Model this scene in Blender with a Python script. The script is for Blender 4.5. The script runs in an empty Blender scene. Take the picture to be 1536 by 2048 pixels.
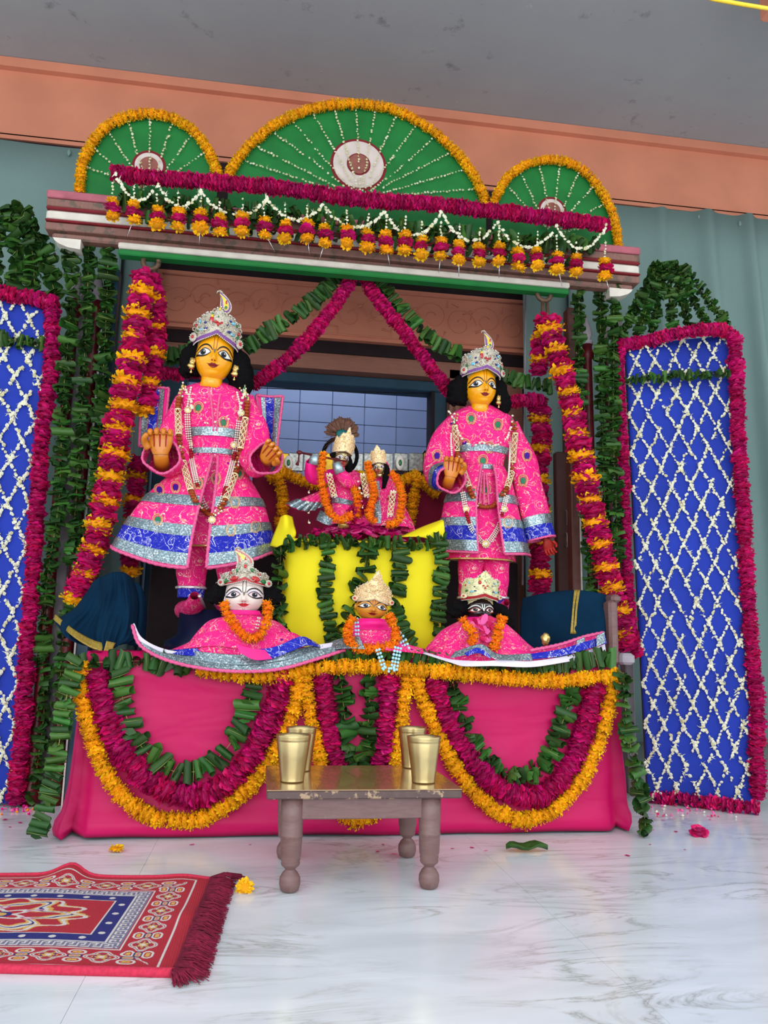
import bpy, math, random
import numpy as np
from mathutils import Vector, Matrix, noise
from mathutils.bvhtree import BVHTree

SC = bpy.context.scene
COL = SC.collection
PI = math.pi
rnd = random.Random(11)

# ------------------------------------------------------------------ camera
FPX = 1600.0
YAW, PITCH, ROLL = [math.radians(a) for a in (8.5, 9.7, 1.15)]
CAM = Vector((0, 0, .5))
_f = Vector((math.sin(YAW)*math.cos(PITCH), math.cos(YAW)*math.cos(PITCH), math.sin(PITCH)))
_r = Vector((math.cos(YAW), -math.sin(YAW), 0)); _u = _r.cross(_f)
_R = _r*math.cos(ROLL)+_u*math.sin(ROLL); _U = -_r*math.sin(ROLL)+_u*math.cos(ROLL)
cam = bpy.data.objects.new('camera', bpy.data.cameras.new('camera'))
COL.objects.link(cam)
cam.data.sensor_fit = 'VERTICAL'; cam.data.sensor_height = 36.0
cam.data.lens = FPX/2048*36; cam.data.clip_start = .02
m = Matrix((_R, _U, -_f)).transposed().to_4x4(); m.translation = CAM
cam.matrix_world = m
SC.camera = cam

# ------------------------------------------------------------------ daylight and exposure
w = bpy.data.worlds.new('daylight'); SC.world = w; w.use_nodes = True
nt = w.node_tree; nt.nodes.clear()
out = nt.nodes.new('ShaderNodeOutputWorld'); bg = nt.nodes.new('ShaderNodeBackground')
tc = nt.nodes.new('ShaderNodeTexCoord'); sx = nt.nodes.new('ShaderNodeSeparateXYZ')
cr = nt.nodes.new('ShaderNodeValToRGB')
nt.links.new(tc.outputs['Generated'], sx.inputs[0]); nt.links.new(sx.outputs[2], cr.inputs[0])
cr.color_ramp.elements[0].position = 0.0; cr.color_ramp.elements[0].color = (.62, .64, .62, 1)
cr.color_ramp.elements[1].position = .06; cr.color_ramp.elements[1].color = (.86, .94, 1.0, 1)
nt.links.new(cr.outputs[0], bg.inputs[0]); bg.inputs[1].default_value = 1.55
nt.links.new(bg.outputs[0], out.inputs[0])
# overcast daylight falling into the open veranda from the courtyard side
ld = bpy.data.lights.new('courtyard_daylight', 'AREA'); ld.shape = 'RECTANGLE'; ld.size = 6; ld.size_y = 1.8
ld.energy = 110; ld.color = (.93, .97, 1.0)
lo = bpy.data.objects.new('courtyard_daylight', ld); COL.objects.link(lo)
lo.location = (-.3, -2.6, 1.15)
lo.rotation_euler = (Vector((.3, 2.6, 1.35))-Vector((-.3, -2.6, 1.15))).to_track_quat('-Z', 'Y').to_euler()
# daylight inside the shrine room beyond the door
lr = bpy.data.lights.new('room_daylight', 'AREA'); lr.size = 1.0; lr.energy = 13; lr.color = (.62, .76, 1.0)
lro = bpy.data.objects.new('room_daylight', lr); COL.objects.link(lro)
lro.location = (.35, 4.1, 2.5); lro.rotation_euler = (math.radians(25), 0, 0)
vs = SC.view_settings
vs.view_transform = 'Standard'; vs.look = 'None'; vs.exposure = 0.22; vs.gamma = 1.0; vs.use_curve_mapping = False

# ------------------------------------------------------------------ geometry helpers
def ray(px, py): return _f+_R*((px-768)/FPX)-_U*((py-1024)/FPX)
def W(px, py, Y):            # the point at depth Y that stands at a pixel of the 1536x2048 frame
    d = ray(px, py); return CAM+d*(Y/d.y)
def F(px, py, z=0.0):        # the point at height z
    d = ray(px, py); return CAM+d*((z-CAM.z)/d.z)
def S(Y): return Y/FPX/math.cos(PITCH)*1.0

def cat(pts, n):             # Catmull-Rom through tuples, n samples uniform in arc length
    P = np.array([tuple(p) for p in pts], float)
    if len(P) < 3:
        t = np.linspace(0, 1, n)[:, None]; return P[0]*(1-t)+P[-1]*t
    Q = np.vstack([2*P[0]-P[1], P, 2*P[-1]-P[-2]]); o = []
    for i in range(1, len(Q)-2):
        t = np.linspace(0, 1, 24, endpoint=False)[:, None]
        a, b, c, d = Q[i-1], Q[i], Q[i+1], Q[i+2]
        o.append(.5*((2*b)+(-a+c)*t+(2*a-5*b+4*c-d)*t*t+(-a+3*b-3*c+d)*t**3))
    o = np.vstack(o+[P[-1:]])
    s = np.concatenate([[0], np.cumsum(np.linalg.norm(np.diff(o, axis=0), axis=1))])
    q = np.linspace(0, s[-1], n)
    return np.stack([np.interp(q, s, o[:, k]) for k in range(o.shape[1])], 1)
def catu(pts, n):            # same, uniform in knots
    P = np.array(pts, float)
    if len(P) == 2:
        t = np.linspace(0, 1, n)[:, None]; return P[0]*(1-t)+P[1]*t
    Q = np.vstack([2*P[0]-P[1], P, 2*P[-1]-P[-2]]); o = []
    for q in np.linspace(0, len(P)-1-1e-9, n):
        i = int(q)+1; t = q-int(q); a, b, c, d = Q[i-1], Q[i], Q[i+1], Q[i+2]
        o.append(.5*((2*b)+(-a+c)*t+(2*a-5*b+4*c-d)*t*t+(-a+3*b-3*c+d)*t**3))
    return np.array(o)
def length(P): return float(np.linalg.norm(np.diff(np.array(P), axis=0), axis=1).sum())

class Geo:
    def __init__(s): s.v = []; s.f = []; s.m = []; s.uv = {}
    def add(s, V, Fc, mi=0, uv=None):
        b = len(s.v); s.v.extend([tuple(p) for p in V])
        for k, f in enumerate(Fc):
            s.f.append(tuple(i+b for i in f)); s.m.append(mi)
        if uv is not None:
            for i, t in enumerate(uv): s.uv[b+i] = t
        return s
    def box(s, x0, x1, y0, y1, z0, z1, mi=0, bev=0.0):
        if bev <= 0:
            V = [(x, y, z) for x in (x0, x1) for y in (y0, y1) for z in (z0, z1)]
            return s.add(V, [(0, 1, 3, 2), (4, 6, 7, 5), (0, 4, 5, 1), (2, 3, 7, 6), (0, 2, 6, 4), (1, 5, 7, 3)], mi)
        b = min(bev, (x1-x0)/2.01, (y1-y0)/2.01, (z1-z0)/2.01); V = []; Fc = []
        # chamfered box: rings
        def ring(z, i): return [(x0+i+b if 0 else x0+i, y0+b+i*0, z)]
        zz = [(z0, b), (z0+b, 0), (z1-b, 0), (z1, b)]
        for z, i in zz:
            V += [(x0+i+b, y0+i, z), (x1-i-b, y0+i, z), (x1-i, y0+i+b, z), (x1-i, y1-i-b, z), (x1-i-b, y1-i, z), (x0+i+b, y1-i, z), (x0+i, y1-i-b, z), (x0+i, y0+i+b, z)]
        for r in range(3):
            for k in range(8):
                a = r*8+k; c = r*8+(k+1) % 8; Fc.append((a, c, c+8, a+8))
        Fc.append(tuple(range(7, -1, -1))); Fc.append(tuple(range(24, 32)))
        return s.add(V, Fc, mi)
    def ell(s, c, r, nu=12, nv=8, mi=0, M=None, amp=0, fr=3.0):
        V = []; Fc = []
        r = (r, r, r) if not hasattr(r, '__len__') else r
        for j in range(nv+1):
            a = PI*j/nv
            for i in range(nu):
                b = 2*PI*i/nu; d = Vector((math.sin(a)*math.cos(b), math.sin(a)*math.sin(b), math.cos(a)))
                k = 1+(amp*noise.noise(d*fr+Vector(c)*30) if amp else 0)
                p = Vector((d.x*r[0]*k, d.y*r[1]*k, d.z*r[2]*k))
                if M is not None: p = M @ p
                V.append(p+Vector(c))
        for j in range(nv):
            for i in range(nu):
                a = j*nu+i; b = j*nu+(i+1) % nu; Fc.append((a, a+nu, b+nu, b))
        return s.add(V, Fc, mi)
    def tube(s, P, R, seg=8, mi=0, cap=True, ry=1.0, amp=0, fr=8):
        P = [Vector(p) for p in P]; n = len(P)
        if not hasattr(R, '__len__'): R = [R]*n
        V = []; Fc = []; up = None
        for i in range(n):
            t = (P[min(i+1, n-1)]-P[max(i-1, 0)])
            t = t.normalized() if t.length > 1e-9 else Vector((0, 0, 1))
            if up is None:
                up = Vector((0, -1, 0)) if abs(t.y) < .9 else Vector((0, 0, 1))
            up = (up-t*up.dot(t)); up = up.normalized() if up.length > 1e-6 else t.orthogonal().normalized()
            sd = t.cross(up)
            for k in range(seg):
                a = 2*PI*k/seg; q = sd*math.cos(a)+up*(math.sin(a)*ry)
                rr = R[i]*(1+(amp*noise.noise(P[i]*fr*4+q*2) if amp else 0))
                V.append(P[i]+q*rr)
        for i in range(n-1):
            for k in range(seg):
                a = i*seg+k; b = i*seg+(k+1) % seg; Fc.append((a, b, b+seg, a+seg))
        if cap: Fc += [tuple(range(seg-1, -1, -1)), tuple(range((n-1)*seg, n*seg))]
        return s.add(V, Fc, mi)
    def lathe(s, c, prof, seg=20, mi=0, ry=1.0):     # prof: (r, z) from the bottom up, c the base
        V = []; Fc = []; n = len(prof)
        for r, z in prof:
            for k in range(seg):
                a = 2*PI*k/seg; V.append((c[0]+r*math.cos(a), c[1]+r*ry*math.sin(a), c[2]+z))
        for i in range(n-1):
            for k in range(seg):
                a = i*seg+k; b = i*seg+(k+1) % seg; Fc.append((a, b, b+seg, a+seg))
        Fc += [tuple(range(seg-1, -1, -1)), tuple(range((n-1)*seg, n*seg))]
        return s.add(V, Fc, mi)
    def plate(s, O, d0, d1=None, mi=0, mside=None):  # polygon O (list of 3-D points), thickened by vector d0
        n = len(O); O = [Vector(p) for p in O]; c = sum(O, Vector())/n; d = Vector(d0)
        V = O+[p+d for p in O]
        s.add(V, [tuple(range(n)), tuple(range(2*n-1, n-1, -1))], mi)
        s.add(V, [(i, (i+1) % n, n+(i+1) % n, n+i) for i in range(n)], mi if mside is None else mside)
        return s
    def grid(s, G, mi=0, uv=True, uvo=(0, 0)):       # G[j][i] points
        nv = len(G); nu = len(G[0]); G = np.array([[tuple(p) for p in r] for r in G])
        V = G.reshape(-1, 3); UV = None
        if uv:
            mu = G[nv//2]; us = np.concatenate([[0], np.cumsum(np.linalg.norm(np.diff(mu, axis=0), axis=1))])
            mv = G[:, nu//2]; vv = np.concatenate([[0], np.cumsum(np.linalg.norm(np.diff(mv, axis=0), axis=1))])
            UV = [(us[i]+uvo[0], vv[j]+uvo[1]) for j in range(nv) for i in range(nu)]
        return s.add(V, [(j*nu+i, j*nu+i+1, (j+1)*nu+i+1, (j+1)*nu+i) for j in range(nv-1) for i in range(nu-1)], mi, UV)
    def xf(s, M):
        s.v = [tuple(M @ Vector(p)) for p in s.v]; return s
    def mesh(s, name, mats, org=(0, 0, 0), smooth=True):
        me = bpy.data.meshes.new(name)
        V = np.array(s.v, float).reshape(-1, 3)-np.array(tuple(org))
        me.from_pydata(V.tolist(), [], s.f)
        for mm in mats: me.materials.append(mm)
        if len(mats) > 1: me.polygons.foreach_set('material_index', s.m)
        if smooth: me.polygons.foreach_set('use_smooth', [True]*len(me.polygons))
        if s.uv:
            ul = me.uv_layers.new(name='UVMap')
            li = np.empty(len(me.loops), int); me.loops.foreach_get('vertex_index', li)
            uu = np.zeros((len(V), 2))
            for k, t in s.uv.items(): uu[k] = t
            ul.data.foreach_set('uv', uu[li].reshape(-1))
        me.update()
        return me

ORG = {}
def tag(o, label=None, cat=None, group=None, kind=None):
    if label: o['label'] = label
    if cat: o['category'] = cat
    if group: o['group'] = group
    if kind: o['kind'] = kind
    return o
def thing(name, label, cat, loc=(0, 0, 0), group=None):
    o = bpy.data.objects.new(name, None); COL.objects.link(o); o.empty_display_size = .05
    o.location = loc; ORG[o] = Vector(loc); return tag(o, label, cat, group)
def part(name, geo, mats, parent=None, kind=None, label=None, smooth=True, solid=0, sub=0, org=None):
    if not isinstance(mats, (list, tuple)): mats = [mats]
    if parent is not None: og = ORG[parent]
    else:
        V = np.array(geo.v); og = Vector(((V[:, 0].min()+V[:, 0].max())/2, (V[:, 1].min()+V[:, 1].max())/2, V[:, 2].min())) if org is None else Vector(org)
    o = bpy.data.objects.new(name, geo.mesh(name, mats, og, smooth)); COL.objects.link(o)
    if parent is not None: o.parent = parent
    else: o.location = og
    ORG[o] = og
    if solid:
        md = o.modifiers.new('thickness', 'SOLIDIFY'); md.thickness = solid; md.offset = -1
    if sub:
        md = o.modifiers.new('smooth', 'SUBSURF'); md.levels = sub; md.render_levels = sub
    if kind: o['kind'] = kind
    if label: o['label'] = label
    return o
def solo(name, geo, mats, label, cat, group=None, **k):
    return tag(part(name, geo, mats, **k), label, cat, group)
def piece(name, me, M, parent):
    o = bpy.data.objects.new(name, me); COL.objects.link(o); o.parent = parent
    o.matrix_local = Matrix.Translation(-ORG[parent]) @ M
    return o

# ------------------------------------------------------------------ materials
def lin(r, g, b):
    f = lambda c: (c/255)/12.92 if c <= 10 else (((c/255)+.055)/1.055)**2.4
    return (f(r), f(g), f(b))
class NT:
    def __init__(s, name):
        s.mat = bpy.data.materials.new(name); s.mat.use_nodes = True; s.t = s.mat.node_tree; s.b = s.t.nodes['Principled BSDF']
    def n(s, k, **p):
        q = s.t.nodes.new(k)
        for a, b in p.items(): setattr(q, a, b)
        return q
    def l(s, a, b): s.t.links.new(a, b); return b
    def put(s, sock, v):
        if isinstance(v, bpy.types.NodeSocket): s.t.links.new(v, sock)
        elif v is not None:
            if hasattr(v, '__len__') and len(v) == 3 and sock.type == 'RGBA': v = tuple(v)+(1,)
            sock.default_value = v
    def math(s, op, a, b=None, clamp=False):
        q = s.n('ShaderNodeMath', operation=op, use_clamp=clamp); s.put(q.inputs[0], a)
        if b is not None: s.put(q.inputs[1], b)
        return q.outputs[0]
    def mix(s, f, a, b):
        q = s.n('ShaderNodeMix', data_type='RGBA'); s.put(q.inputs[0], f); s.put(q.inputs[6], a); s.put(q.inputs[7], b); return q.outputs[2]
    def noise(s, vec, scale, detail=2, rough=.5, dist=0):
        q = s.n('ShaderNodeTexNoise'); s.put(q.inputs['Vector'], vec); q.inputs['Scale'].default_value = scale
        q.inputs['Detail'].default_value = detail; q.inputs['Roughness'].default_value = rough; q.inputs['Distortion'].default_value = dist; return q.outputs[0]
    def vor(s, vec, scale, feature='F1', rand=1.0):
        q = s.n('ShaderNodeTexVoronoi', feature=feature); s.put(q.inputs['Vector'], vec); q.inputs['Scale'].default_value = scale
        q.inputs['Randomness'].default_value = rand; return q
    def ramp(s, f, stops, interp='LINEAR'):
        q = s.n('ShaderNodeValToRGB'); q.color_ramp.interpolation = interp; e = q.color_ramp.elements
        while len(e) < len(stops): e.new(.5)
        for k, (p, c) in enumerate(stops): e[k].position = p; e[k].color = tuple(c)+(1,) if len(c) == 3 else c
        s.put(q.inputs[0], f); return q.outputs[0]
    def step(s, v, lo, hi): # 1 inside [lo,hi]
        return s.math('MULTIPLY', s.math('GREATER_THAN', v, lo), s.math('LESS_THAN', v, hi))
    def bump(s, h, strength=.3, dist=.002):
        q = s.n('ShaderNodeBump'); q.inputs['Strength'].default_value = strength; q.inputs['Distance'].default_value = dist
        s.put(q.inputs['Height'], h); s.t.links.new(q.outputs[0], s.b.inputs['Normal'])
    def scale(s, vec, v):
        q = s.n('ShaderNodeMapping'); s.put(q.inputs[0], vec); q.inputs['Scale'].default_value = v; return q.outputs[0]
    def co(s, which='Object'): return s.n('ShaderNodeTexCoord').outputs[which]
    def pos(s): return s.n('ShaderNodeNewGeometry').outputs['Position']
    def set(s, **k):
        names = dict(base='Base Color', rough='Roughness', metal='Metallic', coat='Coat Weight', sheen='Sheen Weight', spec='Specular IOR Level', sss='Subsurface Weight', trans='Transmission Weight', alpha='Alpha')
        for a, b in k.items(): s.put(s.b.inputs[names[a]], b)
        return s.mat
def pmat(name, c, rough=.6, metal=0, var=.12, scale=25, bump=0, bscale=150, ovar=0, co='Object', hue=0, c2=None, **k):
    t = NT(name); v = t.co(co) if co != 'pos' else t.pos()
    n = t.noise(v, scale, 3)
    a = tuple(x*(1-var) for x in c) if c2 is None else c
    b = tuple(min(1, x*(1+var)) for x in c) if c2 is None else c2
    col = t.mix(t.math('MULTIPLY_ADD', n, 2.2) if 0 else t.ramp(n, [(.32, (0, 0, 0)), (.68, (1, 1, 1))]), a, b)
    if ovar:
        r = t.n('ShaderNodeObjectInfo').outputs['Random']; h = t.n('ShaderNodeHueSaturation')
        t.put(h.inputs['Value'], t.math('ADD', t.math('MULTIPLY', r, ovar*2), 1-ovar))
        if hue:
            r2 = t.math('FRACT', t.math('MULTIPLY', r, 17.3)); t.put(h.inputs['Hue'], t.math('ADD', t.math('MULTIPLY', r2, hue*2), .5-hue))
        t.put(h.inputs['Color'], col); col = h.outputs[0]
    if bump: t.bump(t.noise(v, bscale, 3), bump)
    k.setdefault('spec', .28); t.set(base=col, rough=rough, metal=metal, **k); return t.mat

M = {}
M['marigold'] = pmat('marigold_petal', lin(250, 186, 8), .7, var=.18, scale=90, ovar=.13, hue=.012, sheen=0)
M['marigold_in'] = pmat('marigold_heart', lin(235, 150, 8), .8, var=.3, scale=160, ovar=.1)
M['orange'] = pmat('orange_marigold_petal', lin(255, 150, 5), .7, var=.18, scale=90, ovar=.14, hue=.02)
M['orange_in'] = pmat('orange_marigold_heart', lin(235, 105, 5), .8, var=.3, scale=160)
M['rose'] = pmat('rose_petal', lin(206, 20, 104), .5, var=.3, scale=60, ovar=.2, hue=.012, sheen=0)
M['rose_in'] = pmat('rose_heart', lin(150, 8, 76), .7, var=.3, scale=90, ovar=.2)
M['petal_pale'] = pmat('pale_rose_petal', lin(235, 90, 160), .5, var=.2, scale=60, ovar=.2)
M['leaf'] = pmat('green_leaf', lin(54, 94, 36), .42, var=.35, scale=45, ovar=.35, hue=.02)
M['leaf_dark'] = pmat('dark_green_leaf', lin(40, 72, 30), .48, var=.3, scale=45, ovar=.3, hue=.015)  # deeper olive green, worn by every other leaf shape
M['leaf_dry'] = pmat('leaf_stalk', lin(120, 135, 70), .6)
M['jasmine'] = pmat('jasmine_bud', lin(232, 230, 205), .6, var=.1, scale=200, sss=.0)
M['jasmine_y'] = pmat('jasmine_bud_cream', lin(214, 208, 165), .6, var=.15, scale=200)
M['string'] = pmat('thread', lin(150, 130, 70), .8)
M['tinsel'] = pmat('tinsel', (.8, .85, .9), .15, metal=1)
M['pinkcloth'] = None
M['black'] = pmat('black_paint', (.008, .007, .008), .4)
M['hair'] = pmat('black_hair', (.004, .0035, .004), .9, spec=.08, var=.5, scale=300, bump=.6, bscale=260)
M['white'] = pmat('white_paint', lin(226, 222, 214), .5, var=.04)
M['yellowcloth'] = pmat('yellow_cloth', lin(232, 214, 22), .75, var=.05, scale=6, bump=.1, bscale=900)
M['navy'] = pmat('navy_cloth', lin(12, 40, 62), .95, spec=.05, var=.2, scale=8, bump=.25, bscale=1200, sheen=0)
M['goldtrim'] = pmat('gold_woven_trim', lin(150, 125, 52), .5, metal=.25, var=.3, scale=250)
M['brass'] = pmat('brass', lin(204, 182, 130), .32, metal=1.0, var=.12, scale=18, bump=.04, bscale=60)
M['silverface'] = pmat('polished_silver_gilt', lin(205, 185, 135), .25, metal=.9, var=.25, scale=60)
M['pearl'] = pmat('pearl', lin(225, 215, 205), .2, var=.05, coat=.5)
M['beadblue'] = pmat('pale_blue_bead', lin(165, 215, 235), .25, var=.1, coat=.4)
M['beadred'] = pmat('red_velvet_bead', lin(150, 18, 30), .6)
M['beadbrown'] = pmat('rust_bead', lin(150, 62, 20), .5, var=.4, scale=300)
M['beadgold'] = pmat('gold_bead', lin(225, 195, 120), .25, metal=.7)
M['ivory'] = pmat('ivory_lattice', lin(232, 216, 170), .45, var=.05)
M['gem_red'] = pmat('red_gem', lin(180, 15, 25), .15, coat=.6)
M['gem_green'] = pmat('green_gem', lin(20, 110, 50), .15, coat=.6)
M['gem_blue'] = pmat('blue_gem', lin(20, 35, 120), .15, coat=.6)
M['gem_sky'] = pmat('turquoise_gem', lin(110, 190, 215), .2, coat=.5)
M['gem_yellow'] = pmat('yellow_gem', lin(235, 200, 40), .2, coat=.5)
M['gem_white'] = pmat('rhinestone', (.9, .92, .9), .08, metal=.6)
M['purple'] = pmat('purple_braid', lin(120, 70, 140), .5, var=.4, scale=400)
M['pinkbraid'] = pmat('pink_braid', lin(226, 90, 140), .5, var=.4, scale=420, bump=.5, bscale=500)
M['maroon'] = pmat('maroon_wood', lin(88, 14, 22), .4, var=.3, scale=12)
M['lilac'] = pmat('weathered_lilac_wood', lin(150, 142, 148), .7, var=.2, scale=14)
M['iron'] = pmat('rusty_iron', lin(100, 78, 62), .6, metal=.4, var=.3, scale=60)
M['rope'] = pmat('rope', lin(120, 110, 80), .9, var=.2, scale=100)
M['cloth_white'] = pmat('white_lining', lin(220, 210, 225), .8, var=.05)
# patterned fabrics, woods and stone
def fabric(name, base, alt, cell=20, gold=lin(235, 170, 130), drops=(lin(28, 110, 70), lin(70, 10, 130)), dropamt=.45, scroll=26, sp=.0):
    t = NT(name); uv = t.co('UV')
    v = t.vor(uv, cell, rand=.75); d = v.outputs['Distance']; rc = t.n('ShaderNodeSeparateColor'); t.put(rc.inputs[0], v.outputs['Color'])
    wob = t.noise(uv, cell*6, 1)
    d = t.math('ADD', d, t.math('MULTIPLY', t.math('SUBTRACT', wob, .5), .10))
    ring = t.step(d, .22, .265); ring2 = t.step(d, .36, .385); core = t.math('LESS_THAN', d, .125)
    n = t.noise(uv, scroll, 1.5, .5, 1.2); sc = t.math('LESS_THAN', t.math('ABSOLUTE', t.math('SUBTRACT', n, .5)), .014)
    n2 = t.noise(uv, scroll*2.1, 1, .5, 1.8); sc2 = t.math('LESS_THAN', t.math('ABSOLUTE', t.math('SUBTRACT', n2, .42)), .016)
    sh = t.noise(uv, 9, 2)
    col = t.mix(sh, base, alt)
    g = t.math('MAXIMUM', t.math('MAXIMUM', ring, sc), t.math('MAXIMUM', t.math('MULTIPLY', sc2, .35), t.math('MULTIPLY', ring2, .6)))
    col = t.mix(t.math('MULTIPLY', g, .55), col, gold)
    dc = t.mix(t.math('GREATER_THAN', rc.outputs[1], .5), drops[0], drops[1])
    dm = t.math('MULTIPLY', core, t.math('LESS_THAN', rc.outputs[0], dropamt))
    col = t.mix(dm, col, dc)
    s = t.vor(uv, 420); ss = t.n('ShaderNodeSeparateColor'); t.put(ss.inputs[0], s.outputs['Color'])
    spk = t.math('MULTIPLY', t.math('GREATER_THAN', ss.outputs[0], .86), t.math('MAXIMUM', g, sp))
    col = t.mix(spk, col, (.95, .9, .85))
    t.bump(t.math('ADD', g, t.noise(uv, 60, 2)), .35, .002)
    t.set(base=col, rough=t.math('SUBTRACT', .68, t.math('MULTIPLY', g, .3)), spec=.2)
    return t.mat
PINK = lin(232, 14, 120); PINK2 = lin(240, 40, 132)
M['pinkbrocade'] = fabric('pink_brocade', PINK, PINK2)
M['pinkbrocade_fine'] = fabric('pink_brocade_fine', PINK, PINK2, cell=30, scroll=40)
M['bluebrocade'] = fabric('blue_brocade', lin(20, 26, 150), lin(30, 42, 178), cell=16, gold=lin(190, 190, 225), drops=(lin(150, 110, 90), lin(150, 20, 130)), dropamt=.35, scroll=22)
M['pinkplain'] = pmat('pink_satin', lin(238, 26, 130), .45, var=.12, scale=20, sheen=0, bump=.15, bscale=40)
def silver(name, c=lin(132, 146, 154), sx=1):
    t = NT(name); uv = t.co('UV'); s = t.vor(uv, 330); ss = t.n('ShaderNodeSeparateColor'); t.put(ss.inputs[0], s.outputs['Color'])
    k = t.ramp(ss.outputs[0], [(0, tuple(x*.35 for x in c)), (.5, c), (.86, lin(190, 205, 210)), (1, (1, 1, 1))])
    se = t.n('ShaderNodeSeparateXYZ'); t.put(se.inputs[0], uv)
    st = t.math('SINE', t.math('MULTIPLY', se.outputs[1], 900))
    k = t.mix(t.math('MULTIPLY', t.math('GREATER_THAN', st, .55), .55), k, lin(120, 95, 90))
    hue = t.noise(uv, 22, 1); k = t.mix(t.math('MULTIPLY', hue, .35), k, lin(120, 180, 190))
    t.bump(ss.outputs[0], .6, .002); t.set(base=k, rough=.32, metal=.65); return t.mat
M['silverband'] = silver('silver_sequin_band')
def crownmat(name, c):
    t = NT(name); v = t.co('Object'); n = t.vor(v, 260); k = t.ramp(n.outputs['Distance'], [(0, tuple(min(1, x*1.25) for x in c)), (.6, c), (1, tuple(x*.45 for x in c))])
    t.bump(n.outputs['Distance'], .5, .002); t.set(base=k, rough=.42, metal=.25); return t.mat
M['crown_silver'] = crownmat('silver_thread_crown', lin(186, 176, 158)); M['crown_gold'] = crownmat('gilt_filigree_crown', lin(232, 200, 150)); M['crown_cream'] = crownmat('cream_thread_crown', lin(214, 208, 160))
def wood(name, c, c2, sc=(3, 3, 40), rough=.5, coat=0, wear=None):
    t = NT(name); v = t.scale(t.co('Object'), sc); n = t.noise(v, 6, 5, .6, .6); col = t.mix(n, c, c2)
    if wear:
        q = t.noise(t.co('Object'), 30, 5, .65); col = t.mix(t.ramp(q, [(.54, (0, 0, 0)), (.58, (1, 1, 1))]), col, wear)
    t.bump(n, .25, .003); t.set(base=col, rough=rough, coat=coat); return t.mat
M['wood_post'] = wood('dark_brown_wood', lin(66, 34, 28), lin(96, 52, 42))
M['wood_brown'] = wood('brown_wood', lin(124, 76, 60), lin(164, 108, 88))
M['wood_beam'] = wood('worn_beam_wood', lin(112, 74, 66), lin(140, 100, 88), (30, 3, 3), wear=lin(95, 78, 66))
M['wood_table'] = wood('worn_table_wood', lin(92, 62, 60), lin(126, 94, 90), (3, 3, 20), .5, wear=lin(114, 86, 82))
M['wood_edge'] = wood('chipped_table_edge', lin(70, 50, 48), lin(96, 74, 70), (10, 3, 3), .6, wear=lin(160, 132, 104))
M['wood_top'] = wood('varnished_table_top', lin(128, 96, 62), lin(160, 124, 80), (16, 3, 3), .22, .5)
def _pc():
    t = NT('magenta_satin_cloth'); v = t.pos(); n = t.noise(t.scale(v, (2, 2, 5)), 3, 3); col = t.mix(n, lin(178, 8, 78), lin(194, 12, 88))
    h = t.noise(t.scale(v, (2, 2, 6)), 2.2, 2, .5, .4); t.bump(h, .22, .03); t.set(base=col, rough=.5, spec=.22); return t.mat
M['pinkcloth'] = _pc()
def _marble():
    t = NT('white_marble'); v = t.pos(); a = t.scale(v, (1.0, 3.2, 1)); n1 = t.noise(a, 2.2, 7, .62, 1.6)
    vein = t.ramp(t.math('ABSOLUTE', t.math('SUBTRACT', n1, .5)), [(0, (1, 1, 1)), (.012, (.45, .45, .45)), (.05, (0, 0, 0))])
    n2 = t.noise(t.scale(v, (1.5, 5, 1)), 1.6, 4, .55, .8)
    col = t.mix(t.ramp(n2, [(.35, (0, 0, 0)), (.7, (1, 1, 1))]), lin(226, 229, 234), lin(206, 211, 216))
    n3 = t.noise(v, 1.1, 3); veinc = t.mix(n3, lin(150, 160, 146), lin(158, 148, 148))
    col = t.mix(t.math('MULTIPLY', vein, t.ramp(t.noise(v, 2.6, 2), [(.42, (0, 0, 0)), (.6, (.75, .75, .75))])), col, veinc)
    t.set(base=col, rough=.16, spec=.5); return t.mat
M['marble'] = _marble()
M['grout'] = pmat('grout', lin(150, 150, 148), .8)
def _ceil():
    t = NT('grey_plaster_ceiling'); v = t.pos(); n = t.noise(v, 2.2, 5, .6); col = t.mix(n, lin(146, 146, 151), lin(164, 164, 166))
    s = t.noise(v, 7, 6, .7); col = t.mix(t.ramp(s, [(.62, (0, 0, 0)), (.72, (.8, .8, .8))]), col, lin(104, 106, 108))
    s2 = t.noise(v, 16, 3, .6); col = t.mix(t.ramp(s2, [(.70, (0, 0, 0)), (.76, (.7, .7, .7))]), col, lin(176, 176, 172))
    t.bump(n, .2, .02); t.set(base=col, rough=.85); return t.mat
M['ceil'] = _ceil()
M['coral'] = pmat('coral_paint', lin(206, 132, 106), .42, var=.08, scale=5, bump=.12, bscale=12, co='pos')
M['coral_dk'] = pmat('coral_paint_flat', lin(214, 134, 108), .6, var=.06, scale=5, co='pos')
def _curt():
    t = NT('teal_grey_curtain'); v = t.co('UV'); s = t.n('ShaderNodeSeparateXYZ'); t.put(s.inputs[0], v)
    a = t.math('SINE', t.math('MULTIPLY', t.math('ADD', s.outputs[0], s.outputs[1]), 520)); b = t.math('SINE', t.math('MULTIPLY', t.math('SUBTRACT', s.outputs[0], s.outputs[1]), 520))
    k = t.math('GREATER_THAN', t.math('MULTIPLY', a, b), .25)
    col = t.mix(t.noise(v, 3, 3), lin(104, 132, 128), lin(120, 145, 140)); col = t.mix(t.math('MULTIPLY', k, .35), col, lin(92, 110, 112))
    t.set(base=col, rough=.8, sheen=0); return t.mat
M['curtain'] = _curt()
M['bluecloth'] = pmat('royal_blue_cloth', lin(26, 50, 156), .75, var=.14, scale=4, bump=.1, bscale=900, sheen=0)
M['green'] = pmat('green_paint', lin(24, 112, 50), .55, var=.12, scale=14)
M['ringred'] = pmat('dark_red_paint', lin(120, 24, 34), .5)
M['ringwhite'] = pmat('ring_white_paint', lin(205, 190, 184), .55, var=.08, scale=20)
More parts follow.
